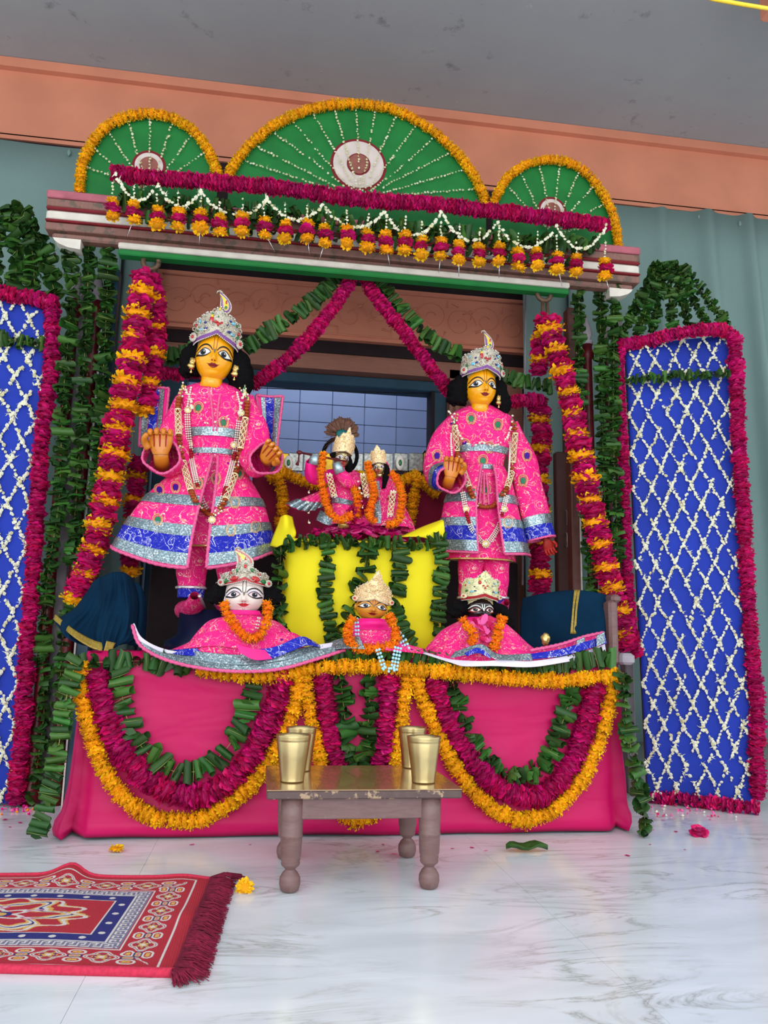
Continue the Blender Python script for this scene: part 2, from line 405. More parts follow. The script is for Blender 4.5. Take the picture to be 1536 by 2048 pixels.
M['ringbrown'] = pmat('ring_brown_paint', lin(140, 84, 74), .55, var=.15, scale=30)
M['beampink'] = pmat('worn_pink_paint', lin(168, 92, 104), .6, var=.25, scale=18)
M['beamwhite'] = pmat('worn_white_paint', lin(206, 198, 186), .55, var=.1, scale=20)
M['teal'] = pmat('dark_teal_paint', lin(34, 66, 84), .4, var=.15, scale=8)
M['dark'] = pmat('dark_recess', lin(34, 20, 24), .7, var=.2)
M['tile'] = pmat('pale_blue_tile', lin(136, 146, 172), .3, var=.07, scale=3, ovar=.05, co='pos')
M['tile_j'] = pmat('tile_joint', lin(114, 124, 150), .8)
M['backcushion'] = pmat('maroon_velvet', lin(130, 10, 50), .8, var=.2, scale=12, sheen=0)
M['gold_sheet'] = pmat('gold_sheet', lin(210, 165, 50), .35, metal=.6, var=.3, scale=40)
M['silver_sheet'] = pmat('silver_sheet', lin(150, 150, 145), .3, metal=.6, var=.4, scale=90)
M['feather'] = pmat('peacock_barb', lin(92, 58, 44), .5, var=.4, scale=90)
M['feather_eye'] = pmat('peacock_eye', lin(0, 82, 82), .4, var=.3, scale=60)

# ------------------------------------------------------------------ flower and leaf templates
def flower_meshes(name, n, petals, mo, mi, ruff=.25, seed=1, wide=.34, flat=.62):
    res = []
    for q in range(n):
        r = random.Random(seed+q); g = Geo()
        g.ell((0, 0, 0), (.78, .78, flat*.62), 8, 5, 1)
        for lay, (el, cnt) in enumerate(petals):
            for k in range(cnt):
                a = 2*PI*(k+r.uniform(-.3, .3)+lay*.5)/cnt; e = el+r.uniform(-.16, .16)
                L = 1.0+r.uniform(-ruff, ruff*.6)*.6; wd = wide*r.uniform(.8, 1.25); tw = r.uniform(-.5, .5)
                rad = Vector((math.cos(a), math.sin(a), 0)); tan = Vector((-math.sin(a), math.cos(a), 0)); up = Vector((0, 0, 1))
                d = rad*math.cos(e)+up*math.sin(e)*flat*1.35; nn = up*math.cos(e)-rad*math.sin(e); side = (tan+nn*tw).normalized()
                b = d*.45; mid = d*(L*.8)+nn*.05; tip = d*L+nn*r.uniform(-.12, .12)
                g.add([b-side*wd*.3, b+side*wd*.3, mid+side*wd, tip+side*wd*.35+nn*.06, tip-side*wd*.35-nn*.05, mid-side*wd], [(0, 1, 2, 5), (5, 2, 3, 4)], 0)
        res.append(g.mesh(name, [mo, mi]))
    return res
MAR = flower_meshes('marigold_flower', 5, [(-.55, 11), (-.2, 13), (.12, 13), (.42, 12), (.75, 9)], M['marigold'], M['marigold_in'], .3, 1, .17, .6)
ORA = flower_meshes('marigold_flower', 4, [(-.55, 10), (-.15, 12), (.25, 12), (.65, 9)], M['orange'], M['orange_in'], .3, 20, .19, .6)
ROS = flower_meshes('rose_flower', 6, [(-.6, 6), (-.25, 7), (.05, 8), (.35, 7), (.7, 5)], M['rose'], M['rose_in'], .35, 40, .36, .55)
def roll_meshes(n=6):
    res = []
    for q in range(n):
        r = random.Random(90+q); g = Geo(); turns = r.uniform(1.15, 1.5); NS = 16; rows = []
        cone = r.uniform(-.25, .35); bend = r.uniform(-.1, .1)
        for j in range(5):
            x = -1+2*j/4; row = []
            for i in range(NS+1):
                a = turns*2*PI*i/NS+q; rr = (.44-.16*i/NS)*(1+cone*x*.6)+.02*math.sin(3*a+j)
                # ragged free edge, tip
                xx = x*(1.0-.25*(i/NS)**3)+(.10*math.sin(a*2+q) if j in (0, 4) else 0)
                row.append((xx, math.cos(a)*rr, math.sin(a)*rr+bend*x*x))
            rows.append(row)
        g.grid(rows, 0, uv=False)
        g.tube([(-1.05, .42, 0), (0, .47, 0), (.9, .42, 0)], [.02, .035, .02], 4, 1)
        # loose leaf tip that sticks out
        t0 = r.uniform(.3, 1.1); g.add([(-.6, .1, .35), (.3, .1, .42), (.55, -.1, .42+t0*.5), (0, 0, .48+t0*.65), (-.5, .2, .45+t0*.2)], [(0, 1, 2, 3, 4)], 0)
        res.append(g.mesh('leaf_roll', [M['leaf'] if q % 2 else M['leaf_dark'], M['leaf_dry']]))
    return res
ROLL_ = roll_meshes()
def fold_meshes(n=6):        # a broad leaf folded and threaded flat: ragged clump
    res = []
    for q in range(n):
        r = random.Random(300+q); g = Geo()
        for k in range(3):
            a0 = r.uniform(0, 2*PI); e = r.uniform(-.4, .4); wd = r.uniform(.5, .7); rad = Vector((math.cos(a0), math.sin(a0), e)).normalized()
            tan = Vector((0, 0, 1)).cross(rad).normalized(); nn = rad.cross(tan); rows = []
            for j in range(5):
                t = j/4; L = -.35+1.35*t; ww = wd*math.sin(PI*min(1, .22+.72*t))**.8; row = []
                for i in range(5):
                    s = -1+i/2; row.append(rad*L+tan*(s*ww)+nn*(.38*s*s+.2*math.sin(t*3+q)*t))
                rows.append(row)
            g.grid(rows, 0, uv=False)
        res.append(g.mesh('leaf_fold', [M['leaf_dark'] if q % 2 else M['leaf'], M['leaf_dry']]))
    return res
FOLD_ = fold_meshes()
def frame(t, up=None):
    t = Vector(t).normalized(); up = Vector((0, -1, 0)) if up is None else up
    x = up.cross(t); x = x.normalized() if x.length > 1e-6 else t.orthogonal().normalized()
    y = t.cross(x); return Matrix((x, y, t)).transposed().to_4x4()
def tang(P, i):
    a = P[max(i-1, 0)]; b = P[min(i+1, len(P)-1)]; return Vector(b)-Vector(a)
NB = np.array([(0, 0, 1), (.74, 0, .35), (0, .74, .35), (-.74, 0, .35), (0, -.74, .35), (.62, 0, -.4), (0, .62, -.4), (-.62, 0, -.4), (0, -.62, -.4), (0, 0, -1.1)])
FB = [(0, 1, 2), (0, 2, 3), (0, 3, 4), (0, 4, 1), (1, 5, 6, 2), (2, 6, 7, 3), (3, 7, 8, 4), (4, 8, 5, 1), (5, 9, 6), (6, 9, 7), (7, 9, 8), (8, 9, 5)]
def jasmine(g, P, r=.0045, dens=1.0, jit=1.0, mi=(0, 1), R=rnd):
    L = length(P); n = max(2, int(L/(r*1.75)*dens)); Q = cat(P, n)
    for i in range(n):
        if R.random() < .06*jit: continue
        t = tang(Q, i); dr = (t.normalized() if t.length > 0 else Vector((0, 0, 1)))+Vector((R.uniform(-1, 1), R.uniform(-.8, .3), R.uniform(-1, 1)))*.8*jit
        mt = frame(dr); k = r*R.uniform(.75, 1.25); A = np.array(mt.to_3x3())
        V = (NB*k) @ A.T + Q[i] + np.array([R.uniform(-1, 1), R.uniform(-1, .6), R.uniform(-1, 1)])*r*.45*jit
        g.add(V, FB, mi[0] if R.random() < .8 else mi[1])
        if R.random() < .35*jit:     # an opened bud: three thin petals
            c = V[9]
            for q in range(3):
                d = Vector((R.uniform(-1, 1), R.uniform(-1, .2), R.uniform(-1, 1))).normalized(); s = d.orthogonal().normalized()*r*.28
                g.add([Vector(c)-s, Vector(c)+s, Vector(c)+d*r*1.9], [(0, 1, 2)], mi[0])
    return g
def garland(kind, pts, label, r, sp=None, name=None, group=None, parent=None, rj=.12, pattern=None, catg='garland', up=None):
    """pts: world points; pieces threaded on a string"""
    P0 = [Vector(p) for p in pts]; L = length([tuple(p) for p in cat(P0, 80)])
    dflt = dict(marigold=1.05, orange=1.15, rose=.62, leaf=.62, fold=.6, ring=.62)[kind]
    sp = sp if (sp and sp < .2) else (sp or dflt)*r; n = max(2, int(L/sp)+1); P = cat(P0, n)
    nm = name or dict(marigold='marigold_garland', orange='marigold_garland', rose='rose_garland', leaf='leaf_garland', fold='leaf_garland', ring='rope_garland')[kind]
    if parent is None:
        k = min(range(n), key=lambda i: P[i][2]); root = thing(nm, label, catg, P[k], group)
    else: root = parent
    part('string', Geo().tube([tuple(p) for p in cat(P0, 24)], .0012, 5), M['string'], root)
    for i in range(n):
        t = tang(P, i); F0 = frame(t, up); a = rnd.uniform(0, 2*PI); k = r*(1+rnd.uniform(-rj, rj))
        kd = kind if pattern is None else pattern(i)
        if kd in ('marigold', 'orange', 'rose'):
            me = rnd.choice(dict(marigold=MAR, orange=ORA, rose=ROS)[kd]); nme = 'rose_flower' if kd == 'rose' else 'marigold_flower'
            if kind == 'ring': k *= 1.06 if kd == 'rose' else 1.16
            mt = F0 @ Matrix.Rotation(a, 4, 'Z') @ Matrix.Rotation(rnd.uniform(-.22, .22), 4, 'X')
        elif kd == 'leaf' and rnd.random() < .86:
            k *= rnd.uniform(.78, 1.08)
            me = rnd.choice(ROLL_); nme = 'leaf_roll'
            mt = F0 @ Matrix.Rotation(rnd.uniform(-.5, .5), 4, 'Z') @ Matrix.Rotation(rnd.uniform(-.28, .28), 4, 'Y') @ Matrix.Rotation(rnd.uniform(0, 6), 4, 'X')
        else:
            me = rnd.choice(FOLD_+ROLL_[:2]); nme = 'folded_leaf'
            mt = F0 @ Matrix.Rotation(a, 4, 'Z') @ Matrix.Rotation(rnd.uniform(-.5, .5), 4, 'X')
        off = Vector((rnd.uniform(-1, 1), rnd.uniform(-1, 1), rnd.uniform(-1, 1)))*r*.08
        piece(nme, me, Matrix.Translation(Vector(P[i])+off) @ mt @ Matrix.Scale(k, 4), root)
    return root
def PX(l, Y): return [W(p[0], p[1], p[2] if len(p) > 2 else Y) for p in l]
# ------------------------------------------------------------------ the setting
YW = 3.25
def struct(name, geo, mats, label=None, **k):
    return tag(part(name, geo, mats, **k), label, None, None, 'structure')
g = Geo().box(-4, 4.4, -2.2, 5.4, -.12, -.003)
fl = struct('floor', g, M['grout'], 'white veined marble floor', smooth=False, org=(0, 0, 0))
# marble slabs with fine joints
sw = .82
slab = Geo().box(-sw/2+.0003, sw/2-.0003, -.60+.0003, .60-.0003, -.003, 0).mesh('marble_slab', [M['marble']], smooth=False)
for i in range(-4, 6):
    for j in range(-2, 4):
        piece('marble_slab', slab, Matrix.Translation((.17+i*sw, .72+j*1.2, 0)), fl)
beam_z = W(768, 362, YW).z; ceil_z = W(768, 212, YW).z
# ceiling slab
struct('ceiling', Geo().box(-4, 4.4, 1.0, 5.4, ceil_z, ceil_z+.12), M['ceil'], smooth=False)
# coral beam under the ceiling
g = Geo().box(-4, 4.4, YW, YW+.15, beam_z+.012, ceil_z, 0, .0)
g.box(-4, 4.4, YW-.03, YW, ceil_z-.045, ceil_z-.002)
for k in range(4): g.box(-4, 4.4, YW-.004-.006*k if 0 else YW-.002, YW, beam_z+.03, beam_z+.034)
struct('trim_1', g, M['coral'], 'coral painted beam below the grey ceiling', smooth=False)
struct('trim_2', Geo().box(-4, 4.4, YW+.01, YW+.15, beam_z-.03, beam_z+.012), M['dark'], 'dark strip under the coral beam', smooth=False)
# wall with the opening of the inner room
xl = W(300, 800, YW+.1).x; xr = W(1060, 800, YW+.1).x
zt = W(300, 548, YW+.1).z
g = Geo().box(-4, xl, YW+.06, YW+.3, 0, beam_z-.03); g.box(xr, 4.4, YW+.06, YW+.3, 0, beam_z-.03)
M['wallgrey'] = pmat('grey_green_wall_paint', lin(112, 122, 116), .7, var=.1, scale=6, co='pos')
struct('wall_back', g, M['wallgrey'], 'wall behind the curtains', smooth=False)
# header above the opening: dark recess, coral panel with relief, dark strip, brown board, teal door frame
z0 = W(600, 528, YW).z; zc1 = W(600, 562, YW+.06).z; zc0 = W(600, 672, YW+.06).z; zb1 = zc0-.055; zb0 = W(600, 735, YW+.1).z; zt0 = W(600, 765, YW+.16).z
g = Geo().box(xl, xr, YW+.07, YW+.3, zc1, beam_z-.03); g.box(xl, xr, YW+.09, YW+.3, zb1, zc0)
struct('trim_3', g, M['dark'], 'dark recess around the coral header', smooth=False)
hd = struct('trim_4', Geo().box(xl, xr, YW+.06, YW+.3, zc0, zc1), M['coral_dk'], 'coral header panel with faint scroll relief', smooth=False)
g = Geo()
for k in range(13):
    cx = xl+.09+k*(xr-xl-.18)/12; cz = (zc0+zc1)/2+.012*((k % 2)*2-1)
    P = [(cx+.075*(1-t/26)*math.cos(t*.42+k % 2*PI), YW+.06, cz+.075*(1-t/26)*math.sin(t*.42)) for t in range(22)]
    g.tube(P, .003, 5)
    for q in range(3):
        a = q*2.1+k; g.tube([(cx+.08*math.cos(a), YW+.06, cz+.08*math.sin(a)), (cx+.115*math.cos(a+.3), YW+.06, cz+.10*math.sin(a+.3))], [.006, .002], 5)
for zz in (zc0+.02, zc1-.02): g.box(xl+.02, xr-.02, YW+.055, YW+.061, zz-.003, zz+.003)
part('scroll_relief', g, M['coral_dk'], hd)
struct('trim_5', Geo().box(xl, xr, YW+.10, YW+.3, zb0, zb1), M['wood_brown'], 'brown board over the door frame', smooth=False)
xdl = W(498, 850, YW+.16).x; xdr0 = W(862, 850, YW+.16).x; xdr1 = W(893, 850, YW+.16).x
d = struct('door_1', Geo().box(xl, xr, YW+.16, YW+.26, zt0, zb0, 0, .004), M['teal'], 'dark teal door frame', smooth=False)
part('door_jamb', Geo().box(xdr0+.012, xdr1, YW+.16, YW+.26, 0, zt0, 0, .004), M['teal'], d, smooth=False)
part('door_jamb', Geo().box(xl+.02, xl+.14, YW+.16, YW+.26, 0, zt0, 0, .004), M['teal'], d, smooth=False)
part('door_stop', Geo().box(xdr0, xdr0+.012, YW+.15, YW+.26, 0, zt0), M['dark'], d, smooth=False)
# brown panelling right of the opening
p = struct('trim_6', Geo().box(xdr1, W(1046, 900, YW+.1).x, YW+.1, YW+.25, 0, zb0+.04), M['wood_brown'], 'brown panelling beside the doorway', smooth=False)
for k in range(5):
    x = xdr1+.02+k*.032; part('panel_fillet', Geo().tube([(x, YW+.1, .3), (x, YW+.1, zb0)], .006, 6), M['wood_brown'], p)
# curtain rod wire across the doorway
a = W(505, 775, YW+.12); b = W(862, 787, YW+.12)
solo('curtain_wire', Geo().tube([a, (a+b)/2-Vector((0, 0, .004)), b], .0022, 6), M['black'], 'thin black wire stretched across the top of the doorway', 'wire')
# inner room: tiled wall, side walls, ceiling
YR = 4.85
rx0, rx1 = W(430, 800, YR).x-.3, W(900, 800, YR).x+.35
wb = struct('wall_front', Geo().box(rx0-.2, rx1+.2, YR+.01, YR+.1, 0, 2.6), M['tile_j'], 'pale blue tiled wall of the inner room', smooth=False)
tw, th = .205, .118
tl = Geo().box(-tw/2+.0015, tw/2-.0015, 0, .012, -th/2+.0015, th/2-.0015, 0, .002).mesh('wall_tile', [M['tile']], smooth=False)
nx = int((rx1-rx0)/tw)+1
for j in range(4, 19):
    for i in range(nx):
        piece('wall_tile', tl, Matrix.Translation((rx0+(i+.5)*tw, YR+.0-rnd.uniform(0, .0015), th*(j+.5))), wb)
g = Geo().box(rx0-.2, rx0-.1, YW+.3, YR, 0, 2.6); g.box(rx1+.1, rx1+.2, YW+.3, YR, 0, 2.6)
struct('wall_left', g, M['tile'], 'side walls of the inner room', smooth=False)
# cusped arch painted on the room wall
g = Geo(); c = W(850, 940, YR-.02); O = []
prof = [(-.26, -.12), (-.26, -.05), (-.2, -.015), (-.165, .03), (-.13, .04), (-.1, .075), (-.06, .085), (-.02, .105), (0, .135), (.02, .105), (.06, .085), (.1, .075), (.13, .04), (.165, .03), (.2, -.015), (.26, -.05), (.26, -.12)]
g.plate([(c.x+x, YR-.012, c.z+z) for x, z in prof], (0, .01, 0))
a_ = solo('wall_niche', g, M['dark'], 'dark cusped arch on the tiled wall with pale outline', 'arch', smooth=False)
part('outline', Geo().tube([(c.x+x, YR-.014, c.z+z) for x, z in prof], .004, 5), M['lilac'], a_)

# ------------------------------------------------------------------ curtains
def curtain(x0, x1, z0, z1, Y, label, f=9, amp=.02, seed=0, strong=()):
    G = []; n = max(8, int((x1-x0)/.014))
    for j in range(13):
        t = j/12; z = z1+(z0-z1)*t; row = []
        for i in range(n+1):
            x = x0+(x1-x0)*i/n
            y = Y+amp*(.35+.65*t)*noise.noise(Vector((x*f*.5, t*.4, seed)))*1.6+amp*.25*noise.noise(Vector((x*f*2.2, t*1.3, seed+4)))
            for (sx, sl, sa, sw_) in strong:
                q = (x-sx-sl*t)/sw_; y -= sa*math.exp(-q*q)*(.4+.6*t)
            zz = z-(.005*math.sin(x*7+seed) if j == 0 else 0)
            row.append((x, y, zz))
        G.append(row)
    return solo('curtain', Geo().grid(G), M['curtain'], label, 'curtain', solid=.002, org=(x0, Y, z0))
czt = beam_z+.0; czb = W(1530, 1484, YW-.05).z
curtain(W(1136, 600, YW-.05).x, 4.2, czb, czt-.03, YW-.06, 'teal grey mesh curtain hanging at right with deep folds', 9, .02, 3, [(W(1310, 500, YW).x, -.06, .06, .03), (W(1400, 500, YW).x, .05, .09, .04), (W(1480, 500, YW).x, .06, .10, .032), (W(1560, 500, YW).x, .02, .09, .05)])
curtain(-3.8, W(238, 600, YW-.05).x, czb, czt-.035, YW-.06, 'smooth teal grey curtain hanging at left behind the swing frame', 5, .008, 8)
curtain(W(240, 600, YW-.03).x, W(304, 600, YW-.03).x, .02, W(270, 478, YW-.03).z, YW-.03, 'narrow strip of pale teal curtain between left posts and coral header', 16, .01, 5)
curtain(W(1046, 600, YW-.03).x, W(1140, 600, YW-.03).x, .02, W(1090, 548, YW-.03).z, YW-.03, 'narrow strip of teal net curtain behind the right rope hook', 16, .01, 6)
# rings that tie the curtain to the wire
for i, (px, py) in enumerate([(138, 305), (1330, 428), (1398, 434), (1480, 447)]):
    c = W(px, py, YW-.07)
    solo('curtain_knot', Geo().ell(c, (.008, .006, .014), 8, 6, amp=.4), M['curtain'], ['small curtain tie knot under the coral beam, left end', 'curtain tie knot right of the pediment, nearest it', 'middle curtain tie knot under the right beam', 'rightmost curtain tie knot under the coral beam'][i], 'knot')

# ------------------------------------------------------------------ swing frame
YF = 2.68; YB = 2.60
fr = thing('canopy_swing', 'painted wooden swing frame with green arched pediment and turned posts', 'swing', (.27, YF, 0))
zc = [W(92, p, YB).z for p in (382, 397, 413, 418, 438, 442, 457, 470)]
zs = zc; x0 = W(92, 430, YB).x; x1 = W(1279, 540, YB).x
bands = [(0, 1, 'beampink', .035), (1, 2, 'wood_beam', .028), (2, 3, 'ringred', .03), (3, 4, 'beamwhite', .022), (4, 5, 'ringred', .03), (5, 6, 'wood_beam', .02), (6, 7, 'wood_beam', .004)]
for a, b, mt, dx in bands:
    e = .008 if a == 6 else 0
    g = Geo().box(x0+e*2.5, x1-e*2.5, YB-dx+.02, YB+.06, zs[b], zs[a], 0, .006 if a in (3, 6) else .003)
    part('cornice_band', g, M[mt], fr, smooth=False)
ax0 = W(236, 490, YB).x; ax1 = W(1140, 565, YB).x
za = W(236, 487, YB).z; zb = W(236, 499, YB).z; zg = W(236, 511, YB).z
za, zb, zg = (za+W(1138, 562, YB).z)/2, (zb+W(1138, 573, YB).z)/2, (zg+W(1138, 582, YB).z)/2
za = zs[7]+.001; zb = za-.021; zg = zb-.018
part('architrave', Geo().box(ax0, ax1, YB-.0, YB+.055, zb, za, 0, .004), M['beamwhite'], fr, smooth=False)
part('architrave_soffit', Geo().box(ax0, ax1, YB+.008, YB+.05, zg-.002, zb, 0, .004), M['green'], fr, smooth=False)
# corner scrolls under the cornice ends
for xx, s in ((x0+.03, 1), (x1-.03, -1)):
    P = [(xx-s*.005, 0), (xx+s*.085, 0), (xx+s*.085, -.07), (xx+s*.045, -.062), (xx+s*.015, -.04), (xx, -.018)]
    part('corner_bracket', Geo().plate([(a, YB+.01, zs[7]+b*.5) for a, b in P], (0, .05, 0)), M['beamwhite'], fr, smooth=False)
# pediment
def arch_board(rim, base, YY, nm='pediment_arch'):
    P = [tuple(p) for p in cat(PX(rim, YY), 40)]
    g = Geo().plate(P, (0, .022, 0)); return part(nm, g, M['green'], fr, smooth=False)
YP = 2.66
rimC = [(458, 352), (468, 330), (510, 280), (570, 238), (640, 214), (720, 208), (795, 222), (868, 264), (928, 322), (960, 375), (972, 408)]
rimL = [(160, 382), (166, 325), (200, 265), (250, 234), (310, 228), (368, 248), (412, 292), (436, 348)]
rimR = [(986, 408), (1012, 360), (1056, 328), (1112, 320), (1166, 340), (1206, 388), (1228, 435), (1238, 492)]
zbase = zs[0]
def close(r):
    P = [W(a, b, YP) for a, b in r]; P = [(p.x, p.y, max(p.z, zbase)) for p in P]
    return P
for r_ in (rimC, rimL, rimR):
    P = [tuple(p) for p in cat(close(r_), 44)]
    P = P+[(P[-1][0], P[-1][1], zbase-.004), (P[0][0], P[0][1], zbase-.004)]
    part('pediment_arch', Geo().plate(P, (0, .022, 0)), M['green'], fr, smooth=False)
def disc(cx, cy, rr, mats, nm):
    c = W(cx, cy, YP)
    for k, (r_, mt) in enumerate(mats):
        rr_ = r_*YP/FPX; n = 40; P = []
        for i in range(n):
            a = 2*PI*i/n; P.append((c.x+rr_*math.cos(a), YP-.002-.002*k, max(c.z+rr_*math.sin(a), zbase+.001)))
        part(nm[k], Geo().plate(P, (0, .004, 0)), M[mt], fr, smooth=False)
disc(717, 330, 0, [(62, 'ringred'), (56, 'ringwhite'), (26, 'ringred'), (23, 'ringbrown')], ['painted_ring']*4)
disc(298, 332, 0, [(35, 'ringred'), (29, 'ringwhite'), (19, 'ringbrown')], ['painted_ring']*3)
disc(1104, 422, 0, [(34, 'ringred'), (28, 'ringwhite'), (19, 'ringbrown')], ['painted_ring']*3)
# back rail that carries the rear tassels
part('back_board', Geo().box(ax0, ax1, YB+.05, YF+.06, zs[6], zs[0]-.002, 0), M['wood_beam'], fr, smooth=False)
# posts: turned, dark red with silver finials; plain outer rails
def post(px, py, Y, pb=None, r=.0185):
    t = W(px, py, Y); zt_ = t.z; g = Geo()
    prof = [(.03, 0), (.03, .05), (.02, .08), (.024, .12), (r, .16), (r*1.05, zt_*.3), (r*.92, zt_*.55), (r*1.0, zt_*.8), (r*.9, zt_-.06), (r*1.35, zt_-.05), (r*1.35, zt_-.03), (r*1.0, zt_-.02), (r, zt_)]
    p = part('post', g.lathe((t.x, Y, 0), prof, 14), M['maroon'], fr)
    return part('finial', Geo().lathe((t.x, Y, zt_), [(r*1.2, 0), (r*1.2, .012), (r*.7, .02), (r*1.15, .04), (r*.8, .07), (r*.3, .1), (.001, .125)], 12), M['lilac'], fr, label='weathered silver finial')
post(151, 600, 2.74); post(194, 603, 2.74); post(1174, 690, 2.74); post(1207, 680, 2.74)
for (px, py, Y, wd, mt) in ((229, 500, 2.72, .022, 'teal'), (1143, 590, 2.72, .016, 'wood_post')):
    t = W(px, py, Y); part('post', Geo().box(t.x-wd, t.x+wd, Y, Y+.05, 0, zg, 0, .004), M[mt], fr, smooth=False)
    part('post_edge', Geo().box(t.x-wd if px < 500 else t.x+wd-.004, t.x-wd+.005 if px < 500 else t.x+wd, Y-.006, Y-.0005, 0, zg), M['beamwhite'], fr, smooth=False)
for px, py, Y in ((117, 1200, 2.80), (1246, 900, 2.86)):
    t = W(px, py, Y); part('post', Geo().box(t.x-.017, t.x+.017, Y, Y+.05, 0, zs[7], 0, .004), M['lilac'], fr, smooth=False, label='pale weathered rear post')
# wooden post with metal handles behind the right rope
bx = thing('door_leaf', 'dark brown wooden door leaf with two small metal handles behind the right rope', 'door', (W(1130, 1000, 3.0).x, 3.0, 0))
a = W(1112, 1000, 3.0).x; b = W(1150, 1000, 3.0).x
part('stile', Geo().box(W(1131, 1000, 3.0).x, b-.004, 2.995, 3.025, 0, zg-.05, 0, .004), M['wood_post'], bx, smooth=False)
part('panel', Geo().box(a, b, 2.99, 3.03, 0, W(1130, 905, 3.0).z, 0, .004), M['wood_post'], bx, smooth=False)
for py in (1035, 1080):
    c = W(1133, py, 2.985); part('handle', Geo().tube([(c.x, 2.99, c.z+.028), (c.x, 2.972, c.z+.022), (c.x, 2.972, c.z-.022), (c.x, 2.99, c.z-.028)], .004, 8), M['gem_white'], bx, label='small silver handle')
# hooks
def hook(px, py, lab, Y=YB+.03):
    c = W(px, py, Y); h = thing('rope_hook', lab, 'hook', c)
    part('ring', Geo().tube([(c.x+.026*math.cos(a*PI/8), Y, c.z+.026*math.sin(a*PI/8)) for a in range(17)], .0085, 8), M['iron'], h)
    part('rod', Geo().tube([(c.x-.004, Y+.002, c.z-.02), (c.x-.008, Y, c.z-.1), (c.x-.01, Y, c.z-.19)], .0065, 6), M['iron'], h)
    part('rod', Geo().tube([(c.x+.012, Y+.002, c.z-.02), (c.x+.013, Y, c.z-.1), (c.x+.01, Y, c.z-.17)], .0065, 6), M['iron'], h)
hook(302, 524, 'rusty iron ring hook below the left end of the beam'); hook(1088, 588, 'rusty iron ring hook below the right end of the beam')
# back ropes of the swing
for px, py, qx, qy, l in ((272, 545, 262, 1170, 'thin steel rod behind the left statue, left of its skirt'), (1052, 575, 1045, 1170, 'thin steel rod right of the right statue')):
    part('hanging_rod', Geo().tube([W(px, py, 2.95), W(qx, qy, 2.95)], .004, 6), M['lilac'], fr)

# ------------------------------------------------------------------ throne platform under its cloth
XP0, XP1, YP0, YP1, ZP = -.462, 1.045, 2.285, 3.02, W(700, 1312, 2.285).z
per = [(XP0, YP1), (XP0, YP0+.05), (XP0+.035, YP0+.008), (XP0+.12, YP0)] + [(XP0+.12+(XP1-XP0-.24)*i/30, YP0) for i in range(1, 30)] + [(XP1-.12, YP0), (XP1-.035, YP0+.008), (XP1, YP0+.05), (XP1, YP1)]
PS = cat([(a, b, 0) for a, b in per], 150); cen = np.array([(XP0+XP1)/2, (YP0+YP1)/2, 0]); G = []
NR = 22
for j in range(NR+1):
    t = j/NR; z = ZP*(1-t)
    row = []
    for i, p in enumerate(PS):
        a = tang(PS, i).normalized(); nn = Vector((a.y, -a.x, 0))
        if nn.y > 0 and abs(p[0]-cen[0]) < .5: nn = -nn
        if nn.dot(Vector(p-cen)) < 0: nn = -nn
        corner = max(0, 1-min(abs(p[0]-XP0), abs(p[0]-XP1))/.14)
        o = .012*math.sin(min(1, t*9)*PI/2)+.05*t**2.2*(.15+.3*corner)+.011*noise.noise(Vector((p[0]*3.2, p[1]*3, t*3.6)))*(.3+t)+.006*noise.noise(Vector((p[0]*11, p[1]*9, t*2)))
        fold = .022*math.exp(-((t-.93)/.045)**2)*(.7+.6*noise.noise(Vector((p[0]*2.5, 0, 5))))
        zz = z+(.006*noise.noise(Vector((p[0]*4, 3, 0)))+.006 if j == NR else 0)
        q = Vector(p)+nn*(o+fold); row.append((q.x, q.y, max(.002, zz)))
    G.append(row)
g = Geo().grid(G)
T = [[tuple(Vector((p[0], p[1], ZP)).lerp(Vector((cen[0], min(max(p[1], YP0+.3), YP1-.1), ZP+.001)), k/4)) for p in PS] for k in range(5)]
g.grid(T)
tb = thing('throne', 'wide low throne covered in magenta pink satin with cushioned back and wooden arm', 'throne', (.3, YP0+.3, 0))
part('platform_cover', g, M['pinkcloth'], tb, solid=.002)
part('platform', Geo().box(XP0+.03, XP1-.03, YP0+.05, YP1-.02, .02, ZP-.012), M['wood_post'], tb, smooth=False)
# backrest behind the idols
YBK = 3.04
part('back_board', Geo().box(XP0+.05, XP1-.05, YBK, YBK+.03, ZP-.1, W(600, 1110, YBK).z, 0, .004), M['dark'], tb, smooth=False)
def cushion(px0, px1, py0, py1, Y, lab, nm='back_cushion', mat='backcushion', dep=.05):
    c = W((px0+px1)/2, (py0+py1)/2, Y); s_ = Y/FPX; g = Geo(); n = 12
    rx, rz = (px1-px0)/2*s_, (py1-py0)/2*s_; V = []
    G = [[(c.x+rx*math.copysign(abs(a)**.8, a), Y-dep*max(0, (1-a**4)*(1-b**4))**.5, c.z+rz*math.copysign(abs(b)**.8, b)) for a in np.linspace(-1, 1, 17)] for b in np.linspace(1, -1, 13)]
    return part(nm, Geo().grid(G), M[mat], tb, label=lab, solid=.01)
cushion(505, 700, 955, 1110, YBK-.005, None); cushion(690, 905, 955, 1110, YBK-.005, None)
# gilt valance strip behind the small idols
vz0, vz1 = 945, 905
for k in range(12):
    a = 548+k*30; b = a+28; yy = YBK-.012
    p0 = W(a, 905+ (a-548)*.0, yy); p1 = W(b, 943, yy)
    part('valance_panel', Geo().box(p0.x, p1.x, yy, yy+.008, p1.z, p0.z, 0, .003), M['gold_sheet'] if k in (0, 3, 10) else M['silver_sheet'], tb, smooth=False)
for px in (577, 800):
    c = W(px, 926, YBK-.03)
    q = part('medallion', Geo().ell(c, (.017, .006, .03), 16, 10), M['pearl'], tb, label='white teardrop medallion with dark green stone')
    part('stone', Geo().ell(c+Vector((0, -.006, 0)), (.007, .004, .013), 12, 8), M['gem_green'], tb)

